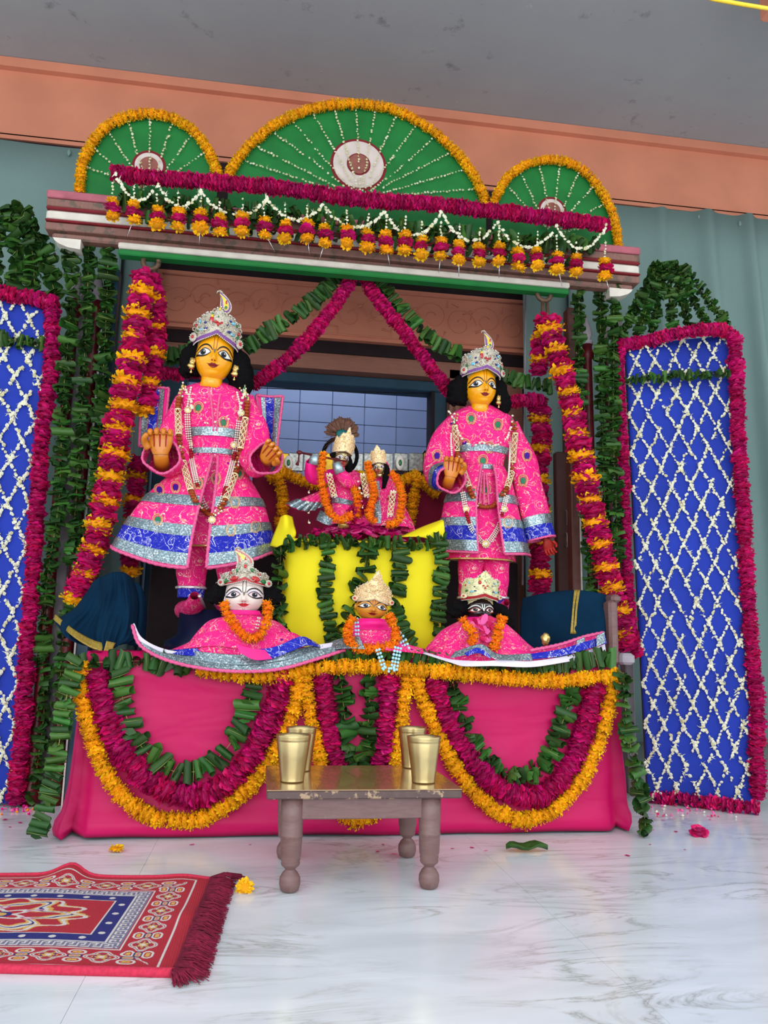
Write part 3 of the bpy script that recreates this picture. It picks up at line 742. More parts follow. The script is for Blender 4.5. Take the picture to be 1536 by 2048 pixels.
# ------------------------------------------------------------------ side panels
def side_panel(TL, TR, BR, BL, lab):
    TL, TR, BR, BL = map(Vector, (TL, TR, BR, BL)); n = (TR-TL).cross(BL-TL).normalized()
    if n.y < 0: n = -n                       # n points away from the camera
    root = thing('decorated_panel', lab, 'panel', ((BL+BR)/2))
    part('board', Geo().plate([TL+n*.012, TR+n*.012, BR+n*.012, BL+n*.012], n*.02), M['wood_post'], root, smooth=False)
    G = [[TL.lerp(TR, i/24).lerp(BL.lerp(BR, i/24), j/40)-n*(.004*noise.noise(Vector((i*.25, j*.2, 0)))) for i in range(25)] for j in range(41)]
    part('cloth', Geo().grid(G), M['bluecloth'], root, solid=.003)
    return root, (TL, TR, BR, BL), n
BRp = F(1516, 1618); BLp = F(1296, 1606)
YR0, YR1 = BLp.y, BRp.y
rp, RQ, rn = side_panel(W(1250, 692, YR0+.02), W(1462, 670, YR1+.02), BRp+Vector((0, 0, .006)), BLp+Vector((0, 0, .006)), 'tall royal blue cloth panel at right with diamond lattice of jasmine strings')
BR2 = F(30, 1612); YL = BR2.y
lp, LQ, ln = side_panel(W(-160, 560, YL), W(98, 608, YL), BR2+Vector((0, 0, .006)), W(-180, 1600, YL), 'royal blue cloth panel cut by the left edge of the photo')
LQ = LQ[:3]+(Vector((LQ[3].x, LQ[3].y, .006)),)
def lattice(Q, n, root, cols, r, gaps, seed, rat=1.62):
    TL, TR, BR, BL = Q; R = random.Random(seed)
    def P(u, v): return TL.lerp(TR, u).lerp(BL.lerp(BR, u), v)-n*.010
    asp = (TL-BL).length/(TL-TR).length; cw = 1/cols; ch = cw*rat/asp; nets = []
    for sgn in (1, -1):
        for k in range(-int(1/ch)-3, int(1/ch)*2+4):
            v0 = k*ch; u = 0; pts = []
            # string goes along u with slope; v = v0 + sgn*u*ch/cw
            for q in range(0, 61):
                u = q/60; v = v0+sgn*u*ch/cw
                if 0.0 <= v <= .992: pts.append(P(u, v)+Vector((R.uniform(-1, 1), 0, R.uniform(-1, 1)))*.0012)
                elif pts: break
            if len(pts) < 3: continue
            # broken stretches low on the panel
            segs = [pts]
            if gaps and v0 > .3 and sgn < 0 and len(pts) > 20:
                m1 = R.randint(8, len(pts)-10); segs = [pts[:m1], pts[m1+R.randint(2, 6):]]
            g = Geo()
            for s_ in segs:
                if len(s_) > 1:
                    jasmine(g, [tuple(p) for p in s_], r, 1.15, 1.0, R=R)
            nets.append(part('jasmine_string', g, [M['jasmine'], M['jasmine_y']], root, kind='stuff', smooth=False))
    # knots where strings cross
    g = Geo()
    for i in range(0, int(2*cols)+1):
        for j in range(0, int(1/ch)*2+2):
            if (i+j) % 2: continue
            u, v = i*cw/2, j*ch/2
            if 0 <= u <= 1 and v < .99:
                c = P(u, v); jasmine(g, [tuple(c+Vector((R.uniform(-1, 1)*.01, -.003, .012))), tuple(c+Vector((0, -.003, -.012)))], r, 1.6, 1.4, R=R)
    part('jasmine_knots', g, [M['jasmine'], M['jasmine_y']], root, kind='stuff', smooth=False)
lattice(RQ, rn, rp, 5.5, .0068, True, 5, 2.0)
lattice(LQ, ln, lp, 5.2, .0074, False, 9, 1.8)
# ------------------------------------------------------------------ garlands on the panels
ya, yb = YR0-.015, YR1-.015
garland('rose', [W(1238, 690, ya), W(1300, 680, ya-.01), W(1380, 662, yb), W(1440, 660, yb), W(1468, 672, yb)], 'thick magenta rose garland along the top edge of the right blue panel', .026, rj=.15)
garland('rose', [W(1238, 690, ya), W(1240, 800, ya), W(1248, 950, ya), W(1252, 1100, ya), W(1262, 1250, ya), W(1275, 1310, ya)], 'magenta rose garland down the left edge of the right blue panel', .024)
garland('rose', [W(1470, 680, yb), W(1474, 780, yb), W(1478, 900, yb), W(1488, 1050, yb), W(1500, 1250, yb), W(1514, 1420, yb), W(1512, 1500, yb), W(1518, 1590, yb)], 'magenta rose garland down the right edge of the right blue panel', .030)
garland('rose', [F(1302, 1606)+Vector((0, 0, .02)), F(1400, 1614)+Vector((0, -.02, .02)), F(1455, 1622)+Vector((0, -.02, .02)), F(1508, 1628)+Vector((0, -.01, .02))], 'row of magenta roses lying along the foot of the right blue panel', .026, sp=.85)
garland('fold', [W(1248, 760, ya-.005), W(1350, 752, (ya+yb)/2-.01), W(1455, 745, yb-.01)], 'dark leaf garland crossing the upper part of the right blue panel', .021)
yl = YL-.02
garland('rose', [W(-40, 580, yl), W(30, 590, yl), W(104, 606, yl)], 'magenta rose garland along the top edge of the left blue panel', .032)
garland('rose', [W(102, 612, yl), W(106, 700, yl), W(98, 780, yl), W(90, 832, yl)], 'short magenta rose garland on the upper right edge of the left blue panel', .030)
garland('rose', [W(86, 848, yl), W(76, 980, yl), W(68, 1120, yl), W(56, 1280, yl), W(46, 1450, yl), W(32, 1600, yl)], 'long magenta rose garland on the lower right edge of the left blue panel', .030)
garland('fold', [W(-40, 672, yl), W(20, 680, yl), W(82, 688, yl)], 'short dark leaf garland crossing the top of the left blue panel', .026)
# leaf fans above the panels
apx = (1336, 525)
for i, (bx_, by_) in enumerate([(1242, 672), (1275, 668), (1306, 660), (1345, 660), (1378, 652), (1412, 650), (1455, 650)]):
    ps = [('outermost left', ), ('second from left',), ('third from left',), ('middle',), ('third from right',), ('second from right',), ('outermost right',)][i][0]
    mx = (apx[0]*.5+bx_*.5)+(-6, -3, -2, 1, 2, 4, 8)[i]; my = (apx[1]+by_)/2+(-6, -3, -2, 0, -2, -3, -6)[i]
    garland('fold', [W(apx[0]+(i-3)*8, apx[1]+abs(i-3)*2, YR0+.01), W(mx, my, YR0), W(bx_, by_, YR0-.01)], ps+' leaf strand of the green fan above the right blue panel', .024, sp=.0125, group='leaf strands fanned above the right panel')
for i, (tx, ty, bx_, by_) in enumerate([(40, 420, 110, 590), (34, 430, 70, 580), (18, 420, 30, 574), (0, 415, -20, 570)]):
    garland('fold', [W(tx, ty, YL), W((tx+bx_)/2+10, (ty+by_)/2-14, YL), W(bx_, by_, YL-.01)], ['outermost', 'second', 'third', 'fourth'][i]+' leaf strand from the right in the green fan at upper left corner', .036, sp=.018, group='leaf strands fanned above the left panel')
# leaf garlands hanging along the frame
def gl(pts, Y, lab, r=.031, kind='fold', **k): return garland(kind, PX(pts, Y), lab, r, **k)
gl([(142, 448), (142, 600), (126, 800), (118, 1000), (98, 1130), (90, 1200)], 2.66, 'leaf garland left of the two left posts, upper length', .031, sp=.0165, group='leaf garlands on the left posts')
gl([(92, 1190), (84, 1300), (88, 1420), (76, 1520), (64, 1592)], 2.72, 'leaf garland beside the left blue panel, lower length down to the floor', .029, sp=.0165, group='leaf garlands on the left posts')
gl([(178, 455), (174, 620), (164, 800), (152, 1000), (140, 1120)], 2.66, 'leaf garland hanging between the two left posts', .029, sp=.0165, group='leaf garlands on the left posts')
gl([(218, 462), (212, 640), (202, 820), (190, 1000), (152, 1180), (140, 1230)], 2.66, 'leaf garland right of the two left posts', .031, sp=.0165, group='leaf garlands on the left posts')
gl([(128, 1250), (122, 1330), (118, 1420), (112, 1500)], 2.62, 'short thin leaf garland beside the lilac post behind the platform', .025, sp=.0165, group='leaf garlands on the left posts')
gl([(1158, 572), (1158, 700), (1164, 850), (1172, 1000), (1178, 1120), (1182, 1180)], 2.66, 'leaf garland left of the right posts', .027, sp=.0165, group='leaf garlands on the right posts')
gl([(1200, 566), (1202, 700), (1206, 900), (1212, 1080), (1220, 1200)], 2.66, 'leaf garland hanging between the right posts', .028, sp=.0165, group='leaf garlands on the right posts')
gl([(1226, 560), (1228, 700), (1226, 850), (1232, 1000), (1236, 1120)], 2.64, 'leaf garland right of the right posts, against the blue panel', .029, sp=.0165, group='leaf garlands on the right posts')
gl([(152, 1322), (132, 1400), (116, 1500), (98, 1590), (76, 1662)], 2.20, 'leaf garland trailing from the left platform corner to the floor', .026, kind='leaf', sp=.019)
gl([(1246, 1345), (1252, 1430), (1266, 1520), (1284, 1600), (1292, 1662)], 2.20, 'leaf garland trailing from the right platform corner to the floor', .028, kind='fold', sp=.017)
# pediment garlands
garland('marigold', [p for p in PX([(x, y) for x, y in rimL], YP-.02)], 'marigold garland round the left pediment arch', .021, sp=.018, rj=.1)
garland('marigold', PX(rimC, YP-.02), 'marigold garland round the large central pediment arch', .021, sp=.018, rj=.1)
garland('marigold', PX(rimR, YP-.02), 'marigold garland round the right pediment arch', .020, sp=.018, rj=.1)
def radial(hub, rim, n, t0, t1, lab, grp):
    P = cat([(a, b) for a, b in rim], 101)
    for i in range(n):
        q = P[int(100*(t0+(t1-t0)*i/(n-1)))]; k = .93
        r_ = (hub[0]+(q[0]-hub[0])*k, hub[1]+(q[1]-hub[1])*k); h0 = (hub[0]+(q[0]-hub[0])*.10, hub[1]+(q[1]-hub[1])*.10)
        a = W(r_[0], r_[1], YP-.012); b = W(h0[0], h0[1], YP-.018)
        g = jasmine(Geo(), [tuple(a), tuple((a+b)/2+Vector((rnd.uniform(-1, 1)*.004, 0, rnd.uniform(-1, 1)*.004))), tuple(b)], .0048, .72, 1.0)
        tag(part('jasmine_string', g, [M['jasmine_y'], M['jasmine']], smooth=False), (['first', 'second', 'third', 'fourth', 'fifth', 'sixth', 'seventh', 'eighth', 'ninth', 'tenth', 'eleventh', 'twelfth', 'thirteenth', 'fourteenth'][i]+' ')+lab+', counted from the left', 'flower string', grp)
radial((722, 398), rimC, 14, .06, .95, 'jasmine string radiating across the central green arch', 'jasmine strings on the central arch')
radial((300, 385), rimL, 8, .12, .88, 'jasmine string radiating across the left green arch', 'jasmine strings on the left arch')
radial((1106, 468), rimR, 8, .12, .88, 'jasmine string radiating across the right green arch', 'jasmine strings on the right arch')
# big rose bolster, leaf row, scallops, tassels
YG = YB-.06
garland('rose', PX([(232, 346), (300, 355), (420, 364), (560, 376), (720, 398), (860, 408), (1000, 424), (1120, 438), (1210, 450)], YG), 'long thick magenta rose bolster along the front of the beam', .030, sp=.0125, rj=.1)
garland('fold', PX([(238, 400), (400, 415), (560, 430), (720, 452), (880, 465), (1050, 482), (1185, 492)], YG+.012), 'leaf garland behind the tassels, upper row on the beam', .036, sp=.022)
garland('fold', PX([(262, 432), (400, 446), (560, 464), (720, 482), (880, 496), (1050, 515), (1160, 524)], YG+.018), 'leaf garland behind the tassels, lower row on the beam', .024, sp=.026)
sc_pts = [(230, 345), (270, 400), (316, 368), (357, 412), (400, 383), (465, 430), (535, 398), (590, 440), (646, 410), (700, 455), (768, 425), (828, 471), (883, 424), (943, 482), (994, 445), (1050, 494), (1113, 452), (1162, 497), (1213, 450)]
for i in range(0, len(sc_pts)-2, 2):
    a, b, c = sc_pts[i:i+3]; P = []
    for k in range(13):
        t = k/12; x = a[0]+(c[0]-a[0])*t; y0 = a[1]+(c[1]-a[1])*t; d = (b[1]-(a[1]+c[1])/2); P.append(W(x, y0+d*4*t*(1-t)*1.0, YG-.040))
    g = jasmine(Geo(), [tuple(p) for p in P], .0074, 1.2, 1.0)
    tag(part('jasmine_scallop', g, [M['jasmine'], M['jasmine_y']], smooth=False), ['first', 'second', 'third', 'fourth', 'fifth', 'sixth', 'seventh', 'eighth', 'ninth'][i//2]+' white jasmine swag from the left below the rose bolster', 'flower string', 'jasmine swags on the beam')
tx = [225, 268, 315, 357, 401, 440, 485, 529, 571, 615, 651, 695, 736, 773, 810, 844, 882, 918, 959, 999, 1037, 1074, 1115, 1154, 1210]
ORDN = ['leftmost'] + [w_+' from the left' for w_ in 'second third fourth fifth sixth seventh eighth ninth tenth eleventh twelfth'.split()]+['middle']+[w_+' from the right' for w_ in 'twelfth eleventh tenth ninth eighth seventh sixth fifth fourth third second'.split()]+['rightmost']
for i, x in enumerate(tx):
    yt = 403+(x-225)*.116+rnd.uniform(-4, 4); c = W(x, yt+40, YG-.045)
    root = thing('flower_tassel', ORDN[i]+' marigold and rose tassel hanging from the beam', 'tassel', c, 'flower tassels along the beam')
    a = W(x+rnd.uniform(-2, 2), yt-34, YG-.045); b = W(x, yt, YG-.045)
    part('jasmine_string', jasmine(Geo(), [tuple(a), tuple(b)], .0050, .95, .9), [M['jasmine'], M['jasmine_y']], root, kind='stuff', smooth=False)
    for (dy, me, k, nm) in ((3, MAR, .023, 'marigold_flower'), (17, ROS, .028, 'rose_flower'), (33, MAR, .027, 'marigold_flower')):
        if i % 7 == 4 and dy == 4: me, nm = ROS, 'rose_flower'
        p = W(x+rnd.uniform(-1.5, 1.5), yt+dy, YG-.045); kk = k*rnd.uniform(.9, 1.12)
        piece(nm, rnd.choice(me), Matrix.Translation(p) @ Matrix.Rotation(rnd.uniform(-.3, .3), 4, 'X') @ Matrix.Rotation(rnd.uniform(-.25, .25), 4, 'Y') @ Matrix.Rotation(rnd.uniform(0, 6), 4, 'Z') @ Matrix.Diagonal((kk, kk, kk*(.75 if dy == 4 else .95), 1)), root)
    if i % 3 == 1 or i in (9, 17, 24):
        dx = rnd.uniform(-16, 22); part('tinsel_thread', Geo().tube([W(x, yt+30, YG-.055), W(x+dx*.5, yt+46, YG-.06), W(x+dx, yt+66, YG-.05)], .0009, 4), M['tinsel'], root)
# the A-shaped garlands under the beam
YA = 2.72
garland('rose', PX([(714, 532), (690, 580), (655, 630), (610, 684), (560, 730), (505, 770)], YA), 'rose garland slanting from beam centre down to the left statue', .027, sp=.011)
garland('rose', PX([(722, 540), (748, 590), (790, 640), (828, 690), (865, 740), (905, 792)], YA), 'rose garland slanting from beam centre down to the right statue', .027, sp=.011)
garland('leaf', PX([(704, 530), (668, 562), (640, 590), (600, 622), (550, 655), (500, 690), (470, 700)], YA+.02), 'leaf garland slanting left above the rose garland, from beam centre', .031, sp=.021)
garland('leaf', PX([(735, 535), (765, 570), (800, 612), (842, 660), (880, 690), (918, 706)], YA+.02), 'leaf garland slanting right above the rose garland, from beam centre', .029, sp=.021)
garland('leaf', PX([(1000, 748), (1035, 762), (1070, 768), (1100, 772)], YA+.03), 'leaf garland going from the right crown to the right rope', .030, sp=.020)
garland('leaf', PX([(292, 712), (330, 712), (370, 706), (388, 700)], YA+.03), 'leaf garland between the left rope and the left crown', .033, sp=.020)
garland('rose', PX([(300, 738), (345, 748), (395, 742)], YA+.06), 'dark rose garland behind the left statue at ear height', .028)
garland('rose', PX([(1006, 808), (1040, 802), (1078, 800)], YA+.06), 'rose garland behind the right statue at chin height', .028)
# rope garlands: roses ringed with marigolds
def ringp(k, o=0): return lambda i: 'marigold' if (i+o) % k == k-1 else 'rose'
garland('ring', PX([(288, 552), (284, 580), (276, 640), (266, 700), (252, 780), (236, 860), (222, 940), (208, 1010), (192, 1080), (170, 1150), (150, 1195)], 2.60), 'garland of roses ringed with marigolds round the front left swing rope', .042, sp=.0195, pattern=ringp(4))
garland('ring', PX([(300, 560), (312, 610), (312, 680), (304, 750), (292, 820)], 2.68), 'rose and marigold garland round the rear left swing rope, upper part', .034, sp=.0195, pattern=ringp(5))
garland('ring', PX([(276, 920), (268, 1000), (260, 1070), (262, 1140)], 2.84), 'shaded rose and marigold garland behind the front left rope, lower part', .034, sp=.02, pattern=ringp(4))
garland('ring', PX([(1094, 640), (1108, 690), (1126, 750), (1142, 810), (1154, 870), (1168, 940), (1184, 1020), (1202, 1090), (1216, 1150), (1232, 1210), (1250, 1290)], 2.60), 'garland of roses ringed with marigolds round the front right swing rope', .042, sp=.0195, pattern=ringp(4, 1))
garland('ring', PX([(1086, 650), (1080, 700), (1078, 740)], 2.68), 'short rose and marigold garland left of the right rope, at its top', .034, sp=.0195, pattern=ringp(4))
garland('ring', PX([(1078, 800), (1082, 880), (1078, 960), (1080, 1040), (1082, 1110), (1078, 1180)], 2.84), 'rose and marigold garland round the rear right swing rope', .040, sp=.0195, pattern=ringp(6, 1))
# garlands on the platform front
YQ = YP0-.045
def fg(kind, pts, lab, r, Y=YQ, **k): return garland(kind, PX(pts, Y), lab, r, **k)
fg('marigold', [(158, 1330), (166, 1400), (188, 1490), (216, 1555), (262, 1608), (320, 1638), (385, 1640), (440, 1620), (500, 1572), (548, 1510), (580, 1445), (600, 1370), (602, 1340)], 'large marigold swag on the left half of the platform front', .0255, sp=.0185)
fg('rose', [(195, 1350), (210, 1430), (248, 1505), (300, 1562), (370, 1590), (430, 1582), (480, 1540), (520, 1480), (550, 1410), (566, 1350)], 'magenta rose swag on the left half of the platform front', .035, Y=YQ+.005, sp=.0155)
fg('leaf', [(238, 1345), (248, 1410), (262, 1460), (300, 1512), (355, 1545), (410, 1535), (455, 1495), (485, 1440), (508, 1370)], 'swag of rolled leaves on the left half of the platform front', .031, Y=YQ+.01, sp=.027)
fg('marigold', [(828, 1345), (850, 1410), (886, 1490), (930, 1562), (985, 1618), (1045, 1640), (1105, 1622), (1160, 1565), (1195, 1490), (1215, 1420), (1226, 1355)], 'large marigold swag on the right half of the platform front', .0255, sp=.0185)
fg('rose', [(866, 1358), (890, 1430), (930, 1500), (980, 1560), (1045, 1592), (1100, 1580), (1145, 1520), (1172, 1450), (1190, 1375)], 'magenta rose swag on the right half of the platform front', .034, Y=YQ+.005, sp=.0155)
fg('fold', [(905, 1355), (918, 1420), (942, 1480), (985, 1532), (1040, 1556), (1085, 1530), (1112, 1480), (1130, 1430), (1150, 1370)], 'swag of dark leaves on the right half of the platform front', .031, Y=YQ+.01, sp=.017)
fg('marigold', [(610, 1345), (618, 1420), (636, 1490), (648, 1560), (676, 1620), (715, 1642), (754, 1620), (778, 1560), (792, 1490), (806, 1420), (816, 1345)], 'narrow marigold swag on the platform centre, hanging behind the stool', .0235, sp=.0185)
fg('rose', [(645, 1352), (654, 1430), (668, 1510), (690, 1580), (716, 1600), (742, 1580), (764, 1510), (774, 1430), (780, 1352)], 'narrow magenta rose swag on the platform centre', .031, Y=YQ+.005, sp=.0155)
fg('fold', [(680, 1350), (688, 1420), (694, 1490), (704, 1545), (716, 1560), (728, 1545), (734, 1490), (738, 1420), (742, 1350)], 'narrow swag of dark leaves in the middle of the platform front', .031, Y=YQ+.01, sp=.017)
fg('marigold', [(400, 1338), (480, 1350), (545, 1352), (600, 1342), (660, 1335), (720, 1334), (790, 1336), (850, 1342), (930, 1348), (1010, 1356), (1100, 1362), (1170, 1358), (1232, 1352)], 'marigold garland running along the platform top edge', .0235, Y=YQ-.012, sp=.0185)
fg('leaf', [(152, 1328), (210, 1324), (280, 1322), (340, 1326), (400, 1332), (480, 1338)], 'garland of rolled leaves along the left top edge of the platform', .030, Y=YQ+.022, sp=.022)
fg('leaf', [(640, 1314), (700, 1314), (770, 1312), (840, 1316), (900, 1326), (980, 1336), (1050, 1338), (1120, 1328), (1190, 1318), (1226, 1314)], 'garland of broad leaves along the centre and right top edge of the platform', .028, Y=YQ+.022, sp=.021)
# ------------------------------------------------------------------ fallen flowers
def fallen(me, name, px, py, k, lab, cat_, grp=None, rot=(0, 0, 0), sz=1.0):
    p = F(px, py); c = Matrix.Translation(p+Vector((0, 0, k*.42))) @ Matrix.Rotation(rot[0], 4, 'X') @ Matrix.Rotation(rot[2], 4, 'Z') @ Matrix.Diagonal((k, k, k*sz, 1))
    o = bpy.data.objects.new(name, me); COL.objects.link(o); o.matrix_world = c; tag(o, lab, cat_, grp); return o
fallen(MAR[0], 'fallen_marigold', 232, 1704, .019, 'loose marigold head on the floor left of the platform swag', 'flower', sz=.7)
fallen(MAR[1], 'fallen_marigold', 489, 1784, .020, 'loose yellow marigold beside the rug fringe', 'flower', rot=(1.1, 0, 0))
fallen(ROS[0], 'fallen_rose', 1398, 1672, .026, 'loose magenta rose head on the floor before the right panel', 'flower', rot=(.3, 0, 0), sz=1.1)
g = Geo(); c = F(1054, 1704)
G = [[c+Vector((-.055+.11*i/8, (.02*math.sin(PI*i/8)**.7)*(j-2)/2*1.3, .008+.012*((j-2)/2)**2+.004*math.sin(i*1.3))) for i in range(9)] for j in range(5)]
lf = solo('fallen_leaf', g.grid(G), M['leaf'], 'single green leaf lying on the floor right of the stool', 'leaf', solid=.0008)
part('midrib', Geo().tube([G[2][i]+Vector((0, 0, .001)) for i in range(9)], .0009, 4), M['leaf_dry'], lf)
def petal_mesh(mt):
    G = [[(-1+2*i/4, (-.6+1.2*j/3)*math.sin(PI*(.15+.7*i/4)), .25*(j/3-.5)**2+.12*(i/4-.5)**2) for i in range(5)] for j in range(4)]
    return Geo().grid(G, uv=False).mesh('rose_petal', [mt])
PM = [petal_mesh(M['rose']), petal_mesh(M['petal_pale'])]
pet = [(384, 1690, .007), (755, 1704, .006), (1255, 1712, .008), (1352, 1664, .008), (1326, 1641, .006), (820, 1700, .006), (905, 1698, .005), (944, 1696, .007), (972, 1702, .005), (155, 1640, .009), (40, 1646, .008), (100, 1655, .006), (60, 1668, .006), (788, 1709, .007), (766, 1690, .005), (1300, 1690, .004), (1370, 1700, .004), (10, 1640, .009), (150, 1625, .007), (20, 1655, .005), (1420, 1640, .006), (1330, 1630, .006), (500, 1690, .004), (1305, 1660, .005)]
NUM = 'first second third fourth fifth sixth seventh eighth ninth tenth eleventh twelfth'.split()
pet.sort()
for i, (px, py, k) in enumerate(pet):
    o = bpy.data.objects.new('rose_petal', PM[i % 4 == 3]); COL.objects.link(o)
    o.matrix_world = Matrix.Translation(F(px, py)+Vector((0, 0, .0012))) @ Matrix.Rotation(rnd.uniform(0, 6), 4, 'Z') @ Matrix.Scale(k, 4)
    tag(o, 'tiny loose rose petal on the marble floor, '+(NUM[i]+' from the left' if i < 12 else NUM[23-i]+' from the right'), 'petal', 'loose rose petals on the floor')
# sprinkled bits below the side panels
for nm, xs, lab in (('right', (1300, 1500, 1612, 1636), 'jasmine buds scattered at the foot of the right panel'), ('left', (0, 90, 1600, 1632), 'mixed petals scattered at the foot of the left panel')):
    g = Geo()
    for k in range(46):
        px = rnd.uniform(xs[0], xs[1]); py = rnd.uniform(xs[2], xs[3]); c = F(px, py); r_ = .005*rnd.uniform(.6, 1.3)
        mt = frame((rnd.uniform(-1, 1), rnd.uniform(-1, 1), .2)); A = np.array(mt.to_3x3()); g.add((NB*r_) @ A.T+np.array(c)+np.array((0, 0, r_*.8)), FB, rnd.choice((0, 1, 2) if nm == 'right' else (0, 1, 3, 2, 1)))
    tag(part('scattered_flowers', g, [M['jasmine'], M['rose'], M['petal_pale'], M['orange']], smooth=False, kind='stuff'), lab, 'petals')
# ------------------------------------------------------------------ cloth surfaces, heads, crowns, hands
def surf(fn, u0, u1, nu, v0, v1, nv, off=0.0, g=None, mi=0):
    us = np.linspace(u0, u1, nu+1); vv = np.linspace(v0, v1, nv+1)
    G = np.array([[tuple(fn(u, v)) for u in us] for v in vv])
    du = np.gradient(G, axis=1); dv = np.gradient(G, axis=0); n = np.cross(du, dv)
    n /= np.maximum(1e-12, np.linalg.norm(n, axis=2, keepdims=True)); k, l = nv//2, nu//2
    if n[k, l] @ (np.array(CAM)-G[k, l]) < 0: G = G[:, ::-1]; n = -n[:, ::-1]
    if off: G = G+n*off
    return (g or Geo()).grid(G)
def body(rows, Y, ratio=.8, fold=(0, 0), droop=0.0, seed=0, wob=.0, yoff=0.0):
    """rows of (cx, cy, half width) in frame pixels at depth Y -> f(u, v); u is the angle round the body, 0 in front"""
    R = []
    for r in rows:
        c = W(r[0], r[1], Y); R.append((c.x, c.z, r[2]*Y/FPX, r[3] if len(r) > 3 else ratio))
    T = catu(R, 64)
    def f(u, v):
        q = v*63; i = min(62, int(q)); t = q-i; a = T[i]*(1-t)+T[i+1]*t
        rr = a[2]*(1+fold[0]*v*v*math.cos(fold[1]*u+seed)+wob*noise.noise(Vector((u*2, v*4, seed))))
        return (a[0]+rr*math.sin(u), Y+yoff-rr*a[3]*math.cos(u), a[1]-droop*v**2*math.cos(u)**2*(1 if abs(u) < PI/2 else 0))
    return f
def bvh(*objs):
    V = []; Fc = []
    for o in objs:
        b = len(V); off = ORG[o]; V += [v.co+off for v in o.data.vertices]; Fc += [[i+b for i in p.vertices] for p in o.data.polygons]
    return BVHTree.FromPolygons(V, Fc)
def onto(bv, px, py, off, Yd):
    d = ray(px, py).normalized(); h = bv.ray_cast(CAM, d)
    if h[0] is None: return W(px, py, Yd)
    return h[0]-d*off

# head in its own units: half face width 1, front towards -y
def head_point(th, ph, chin=1.38, top=1.75):
    cx, sx = math.cos(ph), math.sin(ph)
    z = sx*(top if sx > 0 else chin)
    w = cx**.92
    if z < 0: w *= 1-.10*(z/chin)**2+.02
    x = math.sin(th)*w*1.04; y = -math.cos(th)*w*1.08
    if y < 0:
        f = -y
        f += .30*math.exp(-(x/.13)**2)*(math.exp(-((z+.34)/.17)**2)+.62*math.exp(-((z+.10)/.26)**2))     # nose
        f += .10*(math.exp(-((x-.13)/.08)**2)+math.exp(-((x+.13)/.08)**2))*math.exp(-((z+.42)/.07)**2)      # nostril wings
        f += .10*math.exp(-(x/.30)**2)*(math.exp(-((z+.64)/.055)**2)+math.exp(-((z+.78)/.06)**2))            # lips
        f += .10*math.exp(-(x/.3)**2)*math.exp(-((z+1.08)/.16)**2)                                            # chin
        f -= .07*(math.exp(-((x-.5)/.26)**2)+math.exp(-((x+.5)/.26)**2))*math.exp(-((z-.02)/.2)**2)          # eye sockets
        f += .05*(math.exp(-((x-.5)/.3)**2)+math.exp(-((x+.5)/.3)**2))*math.exp(-((z+.55)/.3)**2)            # cheeks
        y = -f
    return Vector((x, y, z))
HG = Geo(); NU_, NV_ = 64, 56
_pts = []
for j in range(NV_+1):
    ph = PI/2-PI*j/NV_
    for i in range(NU_): _pts.append(head_point(2*PI*i/NU_, ph))
_fc = [(j*NU_+i, j*NU_+(i+1) % NU_, (j+1)*NU_+(i+1) % NU_, (j+1)*NU_+i) for j in range(NV_) for i in range(NU_)]
HBV = BVHTree.FromPolygons(_pts, _fc)
def proj(x, z, off):
    h = HBV.ray_cast(Vector((x, -4, z)), Vector((0, 1, 0)))
    if h[0] is None: h = (Vector((x, 0, z)),)
    return h[0]+Vector((0, -off, 0))
def ribbon(line, wd, off, n=26):
    """a painted stroke: line of (x, z[, width])"""
    L = [(p[0], p[1], p[2] if len(p) > 2 else 1.0) for p in line]; P = cat(L, n); G = [[], []]
    for i in range(n):
        t = tang([(p[0], p[1], 0) for p in P], i).normalized(); nn = Vector((-t.y, t.x, 0)); h = wd*P[i][2]/2
        G[0].append(proj(P[i][0]+nn.x*h, P[i][1]+nn.y*h, off)); G[1].append(proj(P[i][0]-nn.x*h, P[i][1]-nn.y*h, off))
    return G
def lens_(up, lo, off, n=18, m=7):
    A = cat(up, n); B = cat(lo, n); return [[proj(*(A[i]*(1-j/m)+B[i]*(j/m)), off) for i in range(n)] for j in range(m+1)]
def disk(cx, cz, rx, rz, off, n=20):
    G = []
    for j in range(4):
        k = (j+.001)/3; G.append([proj(cx+rx*k*math.cos(2*PI*i/n), cz+rz*k*math.sin(2*PI*i/n), off) for i in range(n+1)])
    return G
